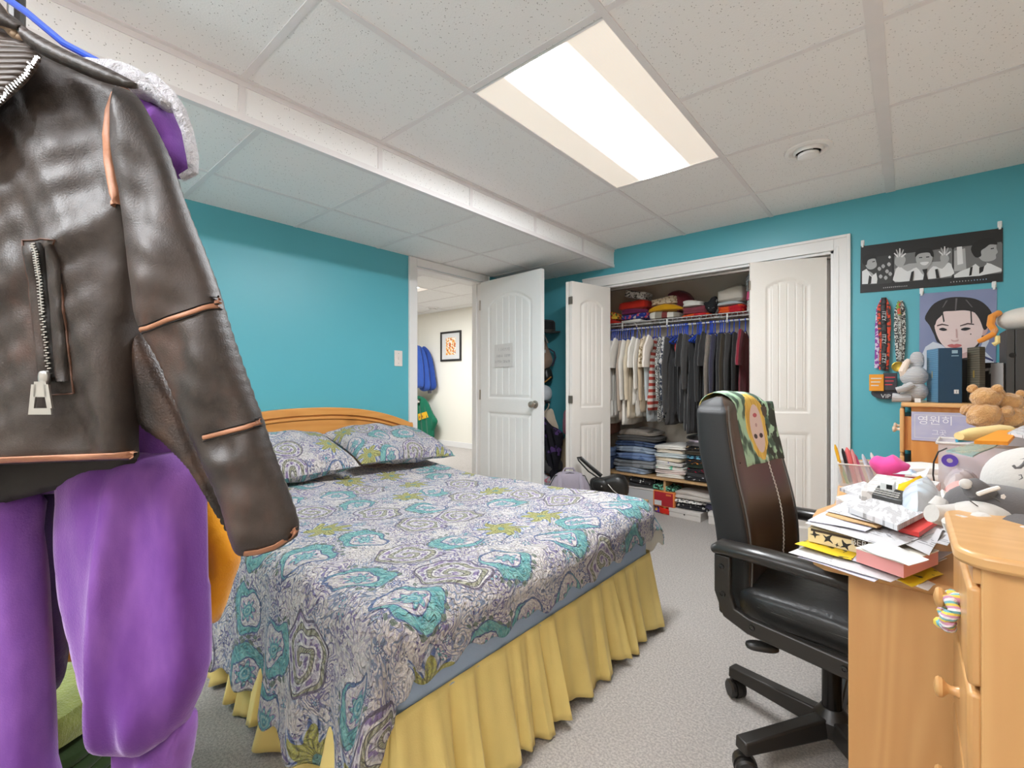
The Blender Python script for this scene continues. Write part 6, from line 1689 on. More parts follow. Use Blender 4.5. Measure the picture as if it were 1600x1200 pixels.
# pink-edged notebook
nt = .795
q4 = [PZ(1338, 856, nt), PZ(1412, 880, nt), PZ(1466, 860, nt), PZ(1398, 838, nt)]
nb, c = pbox('notebook', [(p.x, p.y) for p in q4], .766, nt - .002, mat('pink_page_edge', lin(222, 150, 146), .7), 'thick pink-edged notebook at the front of the desk pile', 'notebook', bevel=0)
mb = MB(); mb.prism([((p.x - c.x) * 1.02, (p.y - c.y) * 1.02) for p in q4], nt - .0019 - .766, nt + .0005 - .766); mb.build('cover', mat('ivory_cover', lin(232, 226, 214), .6), nb)
sheet('paper', [(1344, 856), (1420, 884), (1452, 874), (1370, 842)], [.798, .800, .815, .808], M_PAPER, 'curled ivory page lifting off the pink-edged notebook', sag=.012, group=GP)
# layers on the cream box
sheet('paper', [(1258, 817), (1312, 793), (1480, 826), (1392, 856)], 0.809, M_DOC, 'broad white sheet lying right on the cream bird-print box', group=GP)
sheet('paper', [(1385, 835), (1430, 806), (1472, 830), (1452, 868)], [0.812, 0.816, 0.811, .80], M_DOC, 'white sheet whose corner droops over the notebook', group=GP)
sheet('paper', [(1262, 812), (1316, 788), (1400, 806), (1352, 830)], 0.814, M_LILP, 'pale sheet stepped above the broad white sheet at the left', group=GP)
sheet('envelope', [(1290, 803), (1300, 797), (1386, 816), (1370, 824)], 0.819, M_KRAFT, 'narrow tan envelope edge among the white papers', 'envelope', .003, group=GP)
sheet('paper', [(1290, 798), (1330, 778), (1420, 798), (1372, 818)], 0.823, M_DOC, 'white sheet between the tan envelope and the thick catalogue', group=GP)
sheet('catalogue', [(1326, 793), (1385, 768), (1456, 794), (1402, 821)], 0.838, M_NEWS, 'thick printed catalogue on top of the front paper pile', 'catalogue', .012)
sheet('wallet', [(1404, 824), (1448, 800), (1476, 806), (1436, 832)], 0.822, mat('red_leatherette', lin(214, 66, 62), .45), 'red folded wallet right of the catalogue', 'wallet', .010)
sheet('paper', [(1410, 838), (1470, 815), (1500, 830), (1480, 852)], 0.804, M_DOC, 'white sheet under the red wallet', group=GP)
# back left pile
sheet('magazine', [(1312, 762), (1350, 752), (1374, 764), (1345, 775)], .80, M_NEWS, 'magazine on the back pile left of the calculator', 'magazine', .010)
sheet('magazine', [(1306, 776), (1345, 768), (1372, 776), (1340, 795)], .79, M_PAPER, 'white magazine beneath the back magazine, near the desk edge', 'magazine', .006)
pbx = [PZ(1306, 800, .745), PZ(1334, 806, .745), PZ(1360, 792, .745), PZ(1330, 786, .745)]
pbox('colour_box', [(p.x, p.y) for p in pbx], .745, .785, blotch('blue_yellow_print', (210, 208, 216), (230, 186, 40), 30, .56, (40, 150, 206)), 'small box with blue and yellow print at the desk edge under the magazines', 'box')
pbx = [PZ(1345, 812, .745), PZ(1440, 830, .745), PZ(1470, 796, .745), PZ(1370, 780, .745)]
pbox('book', [(p.x, p.y) for p in pbx], .745, .832, blotch('mixed_paper_stack', (226, 224, 222), (190, 186, 184), 60, .5), 'stack of magazines supporting the calculator', 'magazine stack')
cq = [PZ(1362, 771, .85), PZ(1408, 782, .85), PZ(1418, 768, .85), PZ(1371, 758, .85)]
cl, c = pbox('calculator', [(p.x, p.y) for p in cq], .833, .850, mat('dark_grey_plastic', lin(62, 60, 58), .4), 'dark grey calculator on the magazine stack', 'calculator', bevel=.003)
mb = MB(); e1 = (cq[1] - cq[0]); e2 = (cq[3] - cq[0])
for i in range(6):
    for j in range(3):
        p = cq[0] + e1 * (.10 + .145 * i) + e2 * (.15 + .22 * j) - c; p.z = .0175; mb.box(p, (.008, .006, .003))
mb.build('keys', mat('light_keys', lin(190, 188, 184), .5), cl, smooth=False)
wq = [PZ(1375, 753, .87), PZ(1396, 757, .87), PZ(1400, 752, .87), PZ(1380, 748, .87)]
dg, c = pbox('digital_clock', [(p.x, p.y) for p in wq], .833, .870, M_PAPER, 'small white box with a dark display standing behind the calculator', 'clock')
e_ = (wq[1] - wq[0]); L_ = e_.length; e_.normalize(); nn = Vector((e_.y, -e_.x, 0)); Mf = frame(wq[0] - c + nn * .0006, e_, (0, 0, 1), nn); Mf[2][3] = 0
MB().bx(L_ * .5, L_ * .92, .022, .034, 0, .0006, 0, Mf).build('display', M_DARK, dg, smooth=False)
sheet('envelope', [(1400, 772), (1404, 757), (1438, 743), (1455, 757)], [.83, .85, .875, .85], mat('bright_yellow_paper', lin(240, 190, 24), .55), 'bright yellow envelope propped behind the plastic bag', 'envelope', .003)
def puffz(name, px, z, T, Rr, m_, label, cat, g=.012, fold=None, grp=None):
    P = [PZ(a, b, z) for a, b in px]; c = sum(P, Vector()) / len(P)
    mb = MB(); mb.puff([(p.x - c.x, p.y - c.y) for p in P], T, Rr, g, 0, None, fold, .25, e=.6)
    o = mb.build(name, m_); o.location = c; return tag(o, label, cat, grp)
puffz('plastic_bag', [(1412, 795), (1405, 778), (1425, 762), (1455, 760), (1472, 775), (1470, 792), (1440, 802)], .835, .045, .06, mat('pale_blue_film', lin(206, 216, 226), .25, alpha=.85), 'crumpled pale blue plastic bag on the desk behind the catalogue', 'bag', .012, lambda x, y: .008 * math.sin(x * 90) * math.cos(y * 70))
pk = PZ(1382, 757, .79); 
o_ = MB().ell((0, 0, 0), (.055, .05, .042), 0, None, 20, 14, .9, None, lambda p: (p[0] * (1 + .12 * math.sin(p[2] * 90)), p[1], p[2] + .006 * math.sin(p[0] * 120))).build('pouch', cloth('hot_pink_fabric', (220, 80, 150), .15)); o_.location = (pk.x + .01, 2.18, .835); tag(o_, 'hot pink fabric pouch beside the pencil box', 'pouch')
o_ = folded(.30, .16, .07, 3, 77).build('tissue_pack', cw); o_.location = (.05, 2.42, .747); o_.rotation_euler = (0, 0, .2); tag(o_, 'crumpled white and pink tissues behind the pink pouch', 'tissues')
sheet('folder', [(1386, 752), (1400, 744), (1440, 746), (1412, 758)], .825, mat('dark_red_folder', lin(176, 30, 44), .5), 'dark red folder between the pink pouch and yellow envelope', 'folder', .006)
sheet('paper', [(1418, 740), (1440, 738), (1454, 728), (1446, 746)], [.84, .85, .88, .84], M_PAPER, 'white paper corner sticking up behind the yellow envelope', group=GP)
sheet('leaflet', [(1395, 740), (1415, 736), (1425, 733), (1440, 742)], [.84, .84, .86, .84], mat('pale_blue_paper', lin(196, 214, 232), .6), 'pale blue leaflet lying behind the white paper corner', 'leaflet', group=GP)
# pencil box
pa, pb_ = PZ(1314, 760, DZT), PZ(1366, 771, DZT)
pbx_ = thing('pencil_box', 'clear plastic box full of pens standing on the far left of the desk', 'pencil box', ((pa.x + pb_.x) / 2 + .02, 2.24, DZT + .001), R_(8))
mb = MB(); M_CLR = mat('clear_plastic', lin(214, 216, 220), .15, alpha=.28)
for q_ in ((-.085, -.082, -.05, .05), (.082, .085, -.05, .05), (-.082, .082, -.05, -.047), (-.082, .082, .047, .05)): mb.bx(q_[0], q_[1], q_[2], q_[3], 0, .085)
mb.bx(-.082, .082, -.047, .047, 0, .002); mb.build('box_body', M_CLR, pbx_)
MB().tube([(-.087, -.052, .086), (.087, -.052, .086), (.087, .052, .086), (-.087, .052, .086), (-.087, -.052, .086)], .003, 6).build('rim', M_CARD, pbx_)
pr_ = random.Random(9)
pens = [((232, 176, 40), 'yellow ruler with a toothed edge', .155, -.065), ((40, 36, 40), 'black pencil', .14, -.045), ((226, 110, 110), 'coral marker', .145, -.03), ((226, 150, 150), 'pink marker', .14, -.015), ((206, 90, 130), 'magenta pen', .12, 0), ((196, 206, 214), 'clear pen', .125, .02), ((170, 176, 190), 'grey-blue pen', .11, .035), ((230, 226, 222), 'white pen', .13, .05), ((120, 170, 70), 'green pencil', .10, -.055)]
for i, (c_, nm_, L_, x_) in enumerate(pens):
    M = pbx_.matrix_basis; a = Vector((x_, pr_.uniform(-.02, .02), .006)); b_ = Vector((x_ - .028 - pr_.random() * .012, pr_.uniform(-.02, .02), L_))
    o_ = MB().tube([a, a.lerp(b_, .9), b_], [.0055 if i != 2 else .009, .0055 if i != 2 else .009, .002], 8).build('pen', flat('pen_plastic_%d' % i, c_, .4)); o_.location = pbx_.location; o_.rotation_euler = pbx_.rotation_euler
    tag(o_, nm_ + ' standing in the clear pencil box', 'pen', 'pens in the clear box')
# bin with purple sticker and the things right of it
pa = PY(1466, 700, 2.25)
sb = thing('storage_bin', 'clear plastic bin with a purple sticker on the right side of the desk', 'storage bin', (.20, 2.33, DZT + .001), R_(-4))
mb = MB()
for q_ in ((-.115, -.112, -.10, .10), (.112, .115, -.10, .10), (-.112, .112, -.10, -.097), (-.112, .112, .097, .10)): mb.bx(q_[0], q_[1], q_[2], q_[3], 0, .185)
mb.bx(-.112, .112, -.097, .097, 0, .003); mb.build('bin_body', mat('milky_plastic', lin(232, 230, 234), .2, alpha=.38), sb)
mb = MB().tube([(-.118, -.103, .185), (.118, -.103, .185), (.118, .103, .185), (-.118, .103, .185), (-.118, -.103, .185)], .005, 8); mb.build('rim', M_CARD, sb)
MB().lathe([(.008, 0), (.022, 0), (.022, .001), (.008, .001)], 20, 0, frame((-.085, -.102, .125), (1, 0, 0), (0, 0, 1), (0, -1, 0)), False).build('sticker', flat('violet_sticker', (90, 66, 170)), sb)
o_ = folded(.19, .15, .13, 3, 21).build('folded_cloth', cloth('pale_pink_fabric', (216, 186, 192))); o_.location = (.205, 2.33, DZT + .006); tag(o_, 'pale pink cloth inside the clear bin with the purple sticker', 'cloth')
du = thing('drawer_unit', 'grey plastic drawer unit with an orange tray on the right end of the desk', 'drawer unit', (.46, 2.19, DZT + .001))
mb = MB(); mb.bx(-.13, .17, -.12, .12, .112, .19).build('upper_drawer', mat('grey_plastic', lin(128, 130, 136), .4), du, bevel=.004)
mb = MB(); mb.bx(-.13, -.127, -.12, .12, 0, .112); mb.bx(.167, .17, -.12, .12, 0, .112); mb.bx(-.127, .167, .115, .12, 0, .112); mb.bx(-.127, .167, -.12, .115, 0, .004); mb.build('frame', mat('grey_plastic'), du)
MB().bx(-.120, .160, -.118, .10, .006, .10).build('orange_tray', flat('orange_plastic', (228, 108, 34)), du, bevel=.003)
MB().ell((.02, -.121, .155), (.035, .003, .010), 0, None, 16, 8).build('finger_hole', M_DARK, du)
zt = DZT + .192
def slab(name, x, y, w, d, z, h, m_, label, cat, rz=0, bevel=.001):
    o = MB().bx(-w/2, w/2, -d/2, d/2, 0, h).build(name, m_, bevel=bevel, smooth=False); o.location = (x, y, z); o.rotation_euler = (0, 0, R_(rz)); return tag(o, label, cat)
slab('book', .50, 2.20, .30, .23, zt, .018, mat('red_book_cover', lin(206, 50, 66), .5), 'red book lying on the grey drawer unit', 'book', 2)
slab('folder', .47, 2.22, .34, .24, zt + .019, .008, mat('teal_folder', lin(70, 150, 180), .4), 'blue plastic folder on top of the red book', 'folder', -5)
slab('folder', .45, 2.23, .33, .23, zt + .028, .006, M_PAPER, 'white paper stack above the blue folder', 'paper stack', 3)
sheet('envelope', [(1522, 688), (1560, 672), (1592, 672), (1575, 690)], [.985, .99, .99, .985], mat('orange_paper', lin(232, 150, 40), .5), 'orange padded envelope below the teddy bears', 'envelope', .010)
sheet('magazine', [(1574, 676), (1600, 664), (1680, 668), (1650, 690)], .992, M_NEWS, 'glossy magazine at the right edge beside the orange envelope', 'magazine', .008)
p_a, p_b = PZ(1482, 694, .97), PZ(1530, 676, .99)
yr = MB().tube([Vector((.125, 2.12, .968)), Vector((.16, 2.16, .972)), Vector((.235, 2.24, .982)), Vector((.255, 2.26, .985))], [.016, .028, .028, .02], 14, 0, None, True, .8).build('cloth_roll', cloth('pale_yellow_cloth', (226, 200, 138))); tag(yr, 'pale yellow rolled cloth lying across the clear bin', 'cloth roll')
sheet('folder', [(1478, 704), (1520, 692), (1560, 694), (1520, 712)], [.938, .95, .955, .94], mat('clear_green_folder', lin(150, 176, 170), .2, alpha=.8), 'translucent greenish folder under the yellow cloth roll', 'folder', .004)
o_ = MB().tube([PY(x, y, 2.18) for x, y in ((1480, 700), (1466, 706), (1459, 722), (1458, 742), (1461, 760))], .0028, 6).build('cable', M_BLK); tag(o_, 'thin black cable drooping beside the clear bin', 'cable')
o_ = MB().tube([(.12, 2.14, .95), (.155, 2.16, .956), (.19, 2.18, .962)], [.006, .008, .006], 8).build('marker', flat('teal_marker_plastic', (70, 160, 190), .3)); tag(o_, 'teal marker on the rim of the clear bin', 'marker')
# teddy bears
M_TED = mat('tan_curly_fur', fn=lambda b: (bump_from(b, noise(coords(), 45, 4, .7), 1.0, .02), mix(noise(coords(), 28, 3), lin(176, 118, 60), lin(226, 178, 116)))[1], rough=.95, sheen=.4)
def lump(p):
    v = Vector(p); k = 1 + .08 * math.sin(v.x * 140 + v.z * 90) * math.cos(v.y * 120 + v.z * 60); return tuple(v * k)
def teddy(loc, rz, s, label):
    t = thing('teddy_bear', label, 'teddy bear', loc, rz, 'tan teddy bears on the desk pile')
    def e(nm, c, r): MB().ell(tuple(x * s for x in c), tuple(x * s for x in r), 0, None, 26, 18, 1, None, lump).build(nm, M_TED, t)
    e('body', (0, 0, .045), (.055, .05, .052)); e('head', (0, -.01, .115), (.048, .045, .042))
    for q_ in (-1, 1):
        e('ear', (q_ * .036, 0, .152), (.018, .012, .018)); e('arm', (q_ * .058, -.02, .062), (.022, .03, .024)); e('leg', (q_ * .045, -.055, .022), (.026, .036, .024))
    e('muzzle', (0, -.052, .106), (.020, .016, .016))
    for q_ in (-1, 1): MB().ell((q_ * .017 * s, -.052 * s, .122 * s), (.004 * s,) * 3, 0, None, 8, 6).build('eye', M_BLK, t)
    MB().ell((0, -.068 * s, .110 * s), (.006 * s, .004 * s, .005 * s), 0, None, 8, 6).build('nose', M_BLK, t)
    return t
slab('box', .42, 2.46, .34, .22, DZT + .001, .235, mat('teddy_shelf_card', lin(196, 190, 186), .7), 'pale carton supporting the two teddy bears', 'box')
p = PY(1540, 668, 2.42); teddy((p.x, 2.44, DZT + .237), R_(160), .92, 'tan curly teddy bear, the left and larger one of the pair')
p = PY(1577, 668, 2.42); teddy((p.x + .01, 2.47, DZT + .237), R_(205), .80, 'tan curly teddy bear leaning at the right of the larger bear')

# ================================================================ white plush lying on the near chest
def gp(x, y, t): return PD(x, y, t)
pt = thing('plush_toy', 'white plush in a grey jacket lying on top of the near pine chest', 'plush toy', (.22, 1.07, NZ))
o_ = Vector(pt.location)
M_WP = mat('soft_white_plush', lin(194, 188, 182), .95, sheen=.5, bump=(150, .25, 3, .003)); M_GJ = mat('charcoal_jersey', lin(92, 88, 88), .9, bump=(250, .25, 2, .002), sheen=.2); M_WT = mat('white_felt', lin(232, 228, 224), .9)
HD = gp(1622, 758, .93); 
MB().ell(HD - o_, (.083, .078, .076), 0, None, 30, 20).build('head', M_WP, pt)
hdq = pt.children[0]
def face_arc(x0, y0, pts, r, m_, nm):
    vs = []
    for dx, dy in pts:
        rr = ray(x0 + dx, y0 + dy); # intersect the head ball
        oc = CAM - HD; R0 = .0765; b2 = oc.dot(rr); a2 = rr.dot(rr); c2 = oc.dot(oc) - R0 * R0; disc = b2 * b2 - a2 * c2
        if disc <= 0: continue
        t_ = (-b2 - math.sqrt(disc)) / a2; vs.append(CAM + rr * t_ - o_)
    if len(vs) > 1: MB().tube(vs, r, 6).build(nm, m_, pt)
M_EMB = mat('grey_embroidery', lin(96, 92, 92), .8)
face_arc(1590, 728, [(-6, 0), (-2, 4), (4, 3), (10, -2), (14, -8)], .0034, M_EMB, 'eye'); face_arc(1596, 722, [(-2, -4), (4, -5), (8, -8)], .0012, M_EMB, 'brow')
face_arc(1592, 746, [(-2, -5), (-3, 1), (1, 4), (6, 1), (4, -4), (0, -3)], .0020, M_EMB, 'mouth')
BC = gp(1560, 800, .90) - o_
MB().ell(gp(1560, 800, .91) - o_, (.080, .065, .052), 0, None, 26, 16, .8, Matrix.Rotation(R_(-20), 3, 'Z')).build('jacket', M_GJ, pt)
MB().tube([gp(1548, 790, .90) - o_, gp(1535, 772, .90) - o_, gp(1520, 762, .90) - o_, gp(1513, 764, .90) - o_], [.024, .022, .020, .014], 14).build('sleeve', M_GJ, pt)
MB().ell(gp(1509, 756, .90) - o_, (.010, .010, .010), 0, None, 12, 8).build('hand', M_WP, pt)
MB().tube([gp(1585, 818, .80) - o_, gp(1600, 832, .80) - o_, gp(1625, 838, .80) - o_], [.022, .020, .018], 12).build('sleeve', M_GJ, pt)
MB().ell(gp(1602, 833, .775) - o_, (.012, .012, .012), 0, None, 12, 8).build('hand', M_WP, pt)
MB().ell(gp(1530, 812, .88) - o_, (.050, .042, .034), 0, None, 22, 14).build('hips', M_WP, pt)
MB().tube([gp(1530, 808, .90) - o_, gp(1500, 804, .90) - o_, gp(1472, 806, .90) - o_, gp(1455, 802, .90) - o_], [.026, .022, .020, .017], 14).build('leg', M_WP, pt)
MB().tube([gp(1535, 822, .85) - o_, gp(1515, 826, .84) - o_, gp(1492, 820, .84) - o_, gp(1488, 812, .84) - o_], [.026, .022, .020, .016], 14).build('leg', M_WP, pt)
MB().tube([gp(1470, 800, .95) - o_, gp(1466, 788, .95) - o_, gp(1472, 780, .95) - o_], [.012, .016, .012], 10).build('foot', M_WP, pt)
def jtrace(pts, r, m_, nm):
    MB().tube([gp(x, y, t_) - o_ for x, y, t_ in pts], r, 6).build(nm, m_, pt)
jtrace([(1528, 772, .868), (1545, 766, .868), (1560, 762, .868)], .004, M_WT, 'collar_trim')
jtrace([(1515, 782, .872), (1540, 800, .862), (1565, 818, .858), (1580, 828, .862)], .0012, M_EMB, 'seam')
jtrace([(1540, 770, .872), (1565, 785, .868), (1580, 798, .868)], .0012, M_EMB, 'seam')
jtrace([(1582, 788, .868), (1580, 795, .862), (1578, 800, .862)], .004, M_WT, 'bone_patch')
MB().lathe([(.0005, 0), (.005, 0), (.005, .001), (.0005, .001)], 5, 0, frame(gp(1567, 776, .866) - o_, RT, UP, -FW)).build('star_patch', M_WT, pt)
MB().bx(-.008, .008, -.001, .001, -.012, .008).build('fabric_tag', M_WT, pt).location = gp(1562, 838, .83) - o_
# grey second plush partly behind: pink cloth and wrapped toy
puffz('plastic_bag', [(1478, 762), (1480, 735), (1492, 716), (1512, 716), (1524, 735), (1530, 762)], .80, .05, .05, mat('clear_film', lin(216, 206, 206), .2, alpha=.75), 'clear wrapped pinkish parcel in front of the purple-stickered bin', 'parcel', .012, lambda x, y: .008 * math.sin(x * 120) * math.cos(y * 60))
puffz('pink_cloth', [(1474, 776), (1480, 762), (1520, 762), (1532, 776), (1500, 786)], .80, .03, .04, cloth('blush_pink_cloth', (226, 166, 160)), 'blush pink cloth behind the raised arm of the white plush', 'cloth', .012)
puffz('tissue', [(1455, 800), (1456, 782), (1468, 776), (1485, 780), (1490, 796)], .82, .03, .03, cw, 'crumpled white tissue left of the plush feet', 'tissue', .010, lambda x, y: .006 * math.sin(x * 160))
puffz('green_pouch', [(1480, 792), (1484, 782), (1505, 776), (1512, 782), (1500, 795)], .80, .025, .03, blotch('green_charcoal_fabric', (160, 196, 110), (90, 92, 84), 30, .5), 'small green and charcoal pouch behind the plush legs', 'pouch', .008)
# ================================================================ garment rack with clothes at the left, close to the viewer
def gpt(x, y, t): return PD(x, y, t)
RKL = -.90
def rk(lat, d, z): v = RT * lat + FW * d; return Vector((v.x, v.y, z))
rack = thing('garment_rack', 'black metal garment rack holding the jacket and plush suits, mostly out of view', 'garment rack', tuple(rk(RKL, .45, 0))); o_ = rack.location
MB().tube([rk(RKL, .05, 1.86) - o_, rk(RKL, .84, 1.86) - o_], .012, 10).build('rail', M_PLG, rack)
for d_ in (.06, .84):
    MB().tube([rk(RKL, d_, .05) - o_, rk(RKL, d_, 1.86) - o_], .012, 10).build('post', M_PLG, rack)
    MB().tube([rk(RKL - .25, d_, .02) - o_, rk(RKL - .25, d_, .05) - o_, rk(RKL + .10, d_, .05) - o_, rk(RKL + .10, d_, .02) - o_], .012, 10).build('foot', M_PLG, rack)
def f_leather(b):
    c = coords(); n = noise(c, 3.2, 4, .6); n2 = noise(coords('Object', (1.2, 1.2, .7), (.3, .2, .1)), 5.5, 4, .65); g = noise(c, 60, 3, .6)
    bump_from(b, noise(c, 420, 3, .6) * .5 + noise(c, 38, 3) * .5, .30, .004)
    c_ = mix(step(n, .38, .66), lin(28, 21, 18), lin(68, 54, 47)); c_ = mix(step(n2, .52, .70) * .75, c_, lin(96, 55, 36))
    rr_ = N.m('ADD', .36, n2 * .22); N.tree.links.new(rr_.s, b.inputs['Roughness'])
    return mix(g, c_, tuple(x * .9 for x in lin(66, 54, 47)))
M_LJ = mat('distressed_brown_leather', fn=f_leather, spec=.6)
M_LJD = mat('dark_brown_lining', lin(36, 31, 28), .7); M_TAN = mat('tan_leather_trim', lin(176, 122, 92), .55, var=(20, .15), bump=(200, .2, 3, .002))
M_THR = mat('dark_stitching', lin(24, 20, 18), .8)
def gframe(t, off=(0, 0, 0)): return frame((0, 0, 0), RT, UP, -FW)
def loc2(x, y, t): return ((x - 800) / FPX * t, (600 - y) / FPX * t)
def garment(name, px, t, T, Rr, g, m_, parent, org, fold=None, back=.8, round_=True, e=.5):
    pts = [loc2(x, y, t) for x, y in px]; c = Vector((sum(p[0] for p in pts), sum(p[1] for p in pts), 0)) / len(pts)
    mb = MB(); C0 = CAM + RT * 0 + FW * t
    M = frame(C0 - org, RT, UP, -FW)
    mb.puff(pts, T, Rr, g, 0, M, fold, back, round_, e)
    return mb.build(name, m_, parent, auto=180)
TJ = .70
jk = thing('leather_jacket', 'distressed brown leather jacket with tan seams and silver zips hanging in the left foreground', 'jacket', tuple(rk(RKL, TJ, 1.2))); jo = Vector(jk.location)
def jfold(x, y):
    v = .008 * math.sin(y * 9 + x * 20) + .004 * math.sin(x * 60 + y * 12) + .0015 * math.sin(x * 150 + y * 90) + .002 * math.sin(y * 130 - x * 60) * math.sin(x * 30 + 2)
    v += .012 * math.exp(-((y - .22 - (x + .62) * .6) / .03) ** 2)
    v += .014 * math.sin((x + .6) * 38) * max(0, min(1, (.1 - y) * 3))
    return v
body = [(-230, 30), (-120, -20), (0, 10), (90, 88), (188, 138), (215, 160), (236, 250), (236, 330), (228, 400), (218, 500), (218, 600), (217, 690), (216, 716), (190, 719), (100, 722), (0, 726), (-230, 730)]
jb = garment('body', body, TJ, .030, .026, .009, M_LJ, jk, jo, jfold)
# inner back panel below the front hem
garment('back_panel', [(-230, 690), (216, 690), (214, 722), (190, 738), (100, 762), (0, 788), (-230, 800)], TJ + .06, .012, .03, .012, M_LJD, jk, jo, None, .8, False)
# sleeve: two leather panels
def sfold(x, y):
    return .006 * math.sin(y * 26 + x * 30) + .006 * math.sin(x * 55 - y * 18) + .0022 * math.sin(y * 120 + x * 80) * math.sin(x * 40 - y * 20) + .010 * math.exp(-((y + .13 - x * .4 - .18) / .02) ** 2)
slv = [(190, 140), (214, 150), (236, 185), (262, 240), (290, 320), (318, 390), (345, 465), (376, 560), (410, 655), (440, 740), (467, 824), (450, 848), (424, 862), (386, 868), (368, 850), (350, 790), (318, 715), (284, 640), (250, 560), (222, 510), (212, 450), (205, 390), (196, 312), (182, 240), (181, 180)]
sl = garment('sleeve', slv, TJ - .034, .034, .042, .0055, M_LJ, jk, jo, sfold)
under = [(214, 500), (235, 530), (262, 590), (300, 670), (340, 760), (372, 830), (390, 868), (375, 862), (345, 810), (300, 735), (255, 690), (216, 650)]
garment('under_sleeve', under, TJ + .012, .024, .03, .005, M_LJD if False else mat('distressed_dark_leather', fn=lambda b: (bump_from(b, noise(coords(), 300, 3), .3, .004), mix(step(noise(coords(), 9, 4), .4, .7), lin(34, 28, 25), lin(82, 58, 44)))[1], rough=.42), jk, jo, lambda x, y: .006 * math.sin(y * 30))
# surface follower for trims: height of the puffed sleeve / body above its plane
def seg_d(p, P):
    best = 9
    for i in range(len(P)):
        a = P[i-1]; b = P[i]; ab = (b[0]-a[0], b[1]-a[1]); L2 = ab[0]**2+ab[1]**2+1e-12
        t = max(0, min(1, ((p[0]-a[0])*ab[0]+(p[1]-a[1])*ab[1])/L2)); d = math.hypot(a[0]+ab[0]*t-p[0], a[1]+ab[1]*t-p[1]); best = min(best, d)
    return best
def on(px, outline, t, T, Rr, fold, lift=.001, e=.5):
    P = [loc2(x, y, t) for x, y in outline]; h = 0
    for _ in range(4):   # follow the bulging surface so that the trim sits where the photo shows it
        q = loc2(px[0], px[1], t - h); d = seg_d(q, P)
        k = 1 - min(d / Rr, 1); h = T * max(0, 1 - k * k) ** e + (fold(*q) if fold else 0) * min(d / Rr, 1)
    # slide along the viewing direction is ignored: the trim sits on the surface above the same garment point
    return CAM + FW * (t - h - lift) + RT * q[0] + UP * q[1] - jo
def band(name, pts, w, outline, t, T, Rr, fold, m_, parent, lift=.0015, n=10, th=.004, stitch=False):
    out = []
    for i in range(len(pts) - 1):
        for k in range(n): u = k / n; out.append((pts[i][0] + (pts[i+1][0] - pts[i][0]) * u, pts[i][1] + (pts[i+1][1] - pts[i][1]) * u))
    out.append(pts[-1]); mb = MB(); vs = []; fs = []
    for i, p in enumerate(out):
        a = out[max(i-1, 0)]; b = out[min(i+1, len(out)-1)]; dx, dy = b[0]-a[0], b[1]-a[1]; L = math.hypot(dx, dy) or 1; nx_, ny_ = -dy/L*w/2, dx/L*w/2
        for s, l in ((-1, -th), (-1, lift), (-.5, lift + .0012), (.5, lift + .0012), (1, lift), (1, -th)): vs.append(on((p[0] + nx_*s, p[1] + ny_*s), outline, t, T, Rr, fold, l))
    for i in range(len(out) - 1):
        for k in range(5): fs.append((i*6+k, i*6+k+1, (i+1)*6+k+1, (i+1)*6+k))
    fs = [tuple(reversed(f)) for f in fs]
    mb.add(vs, fs); return mb.build(name, m_, parent, auto=180)
SA = dict(outline=slv, t=TJ - .034, T=.034, Rr=.042, fold=sfold); BA = dict(outline=body, t=TJ, T=.030, Rr=.026, fold=jfold)
band('armhole_trim', [(203, 144), (186, 152), (177, 178), (173, 215), (175, 255), (181, 290), (190, 325)], 12, m_=M_TAN, parent=jk, lift=.008, **BA)
band('elbow_trim', [(221, 517), (262, 500), (305, 486), (345, 469)], 7, m_=M_TAN, parent=sl, **SA)
band('forearm_trim', [(318, 684), (350, 676), (382, 668), (411, 657)], 7, m_=M_TAN, parent=sl, **SA)
band('cuff_trim', [(384, 864), (404, 862), (430, 854), (452, 840), (465, 825)], 7, m_=M_TAN, parent=sl, lift=.003, **SA)
band('hem_trim', [(-200, 722), (-100, 721), (0, 719), (100, 715), (213, 711)], 9, m_=M_TAN, parent=jb, lift=.003, **BA)
for off_ in (-6, 6):
    band('stitching', [(221, 517 + off_), (262, 500 + off_), (305, 486 + off_), (345, 469 + off_)], 1.4, m_=M_THR, parent=sl, lift=.0012, th=.001, **SA)
    band('stitching', [(318, 684 + off_), (350, 676 + off_), (382, 668 + off_), (411, 657 + off_)], 1.4, m_=M_THR, parent=sl, lift=.0012, th=.001, **SA)
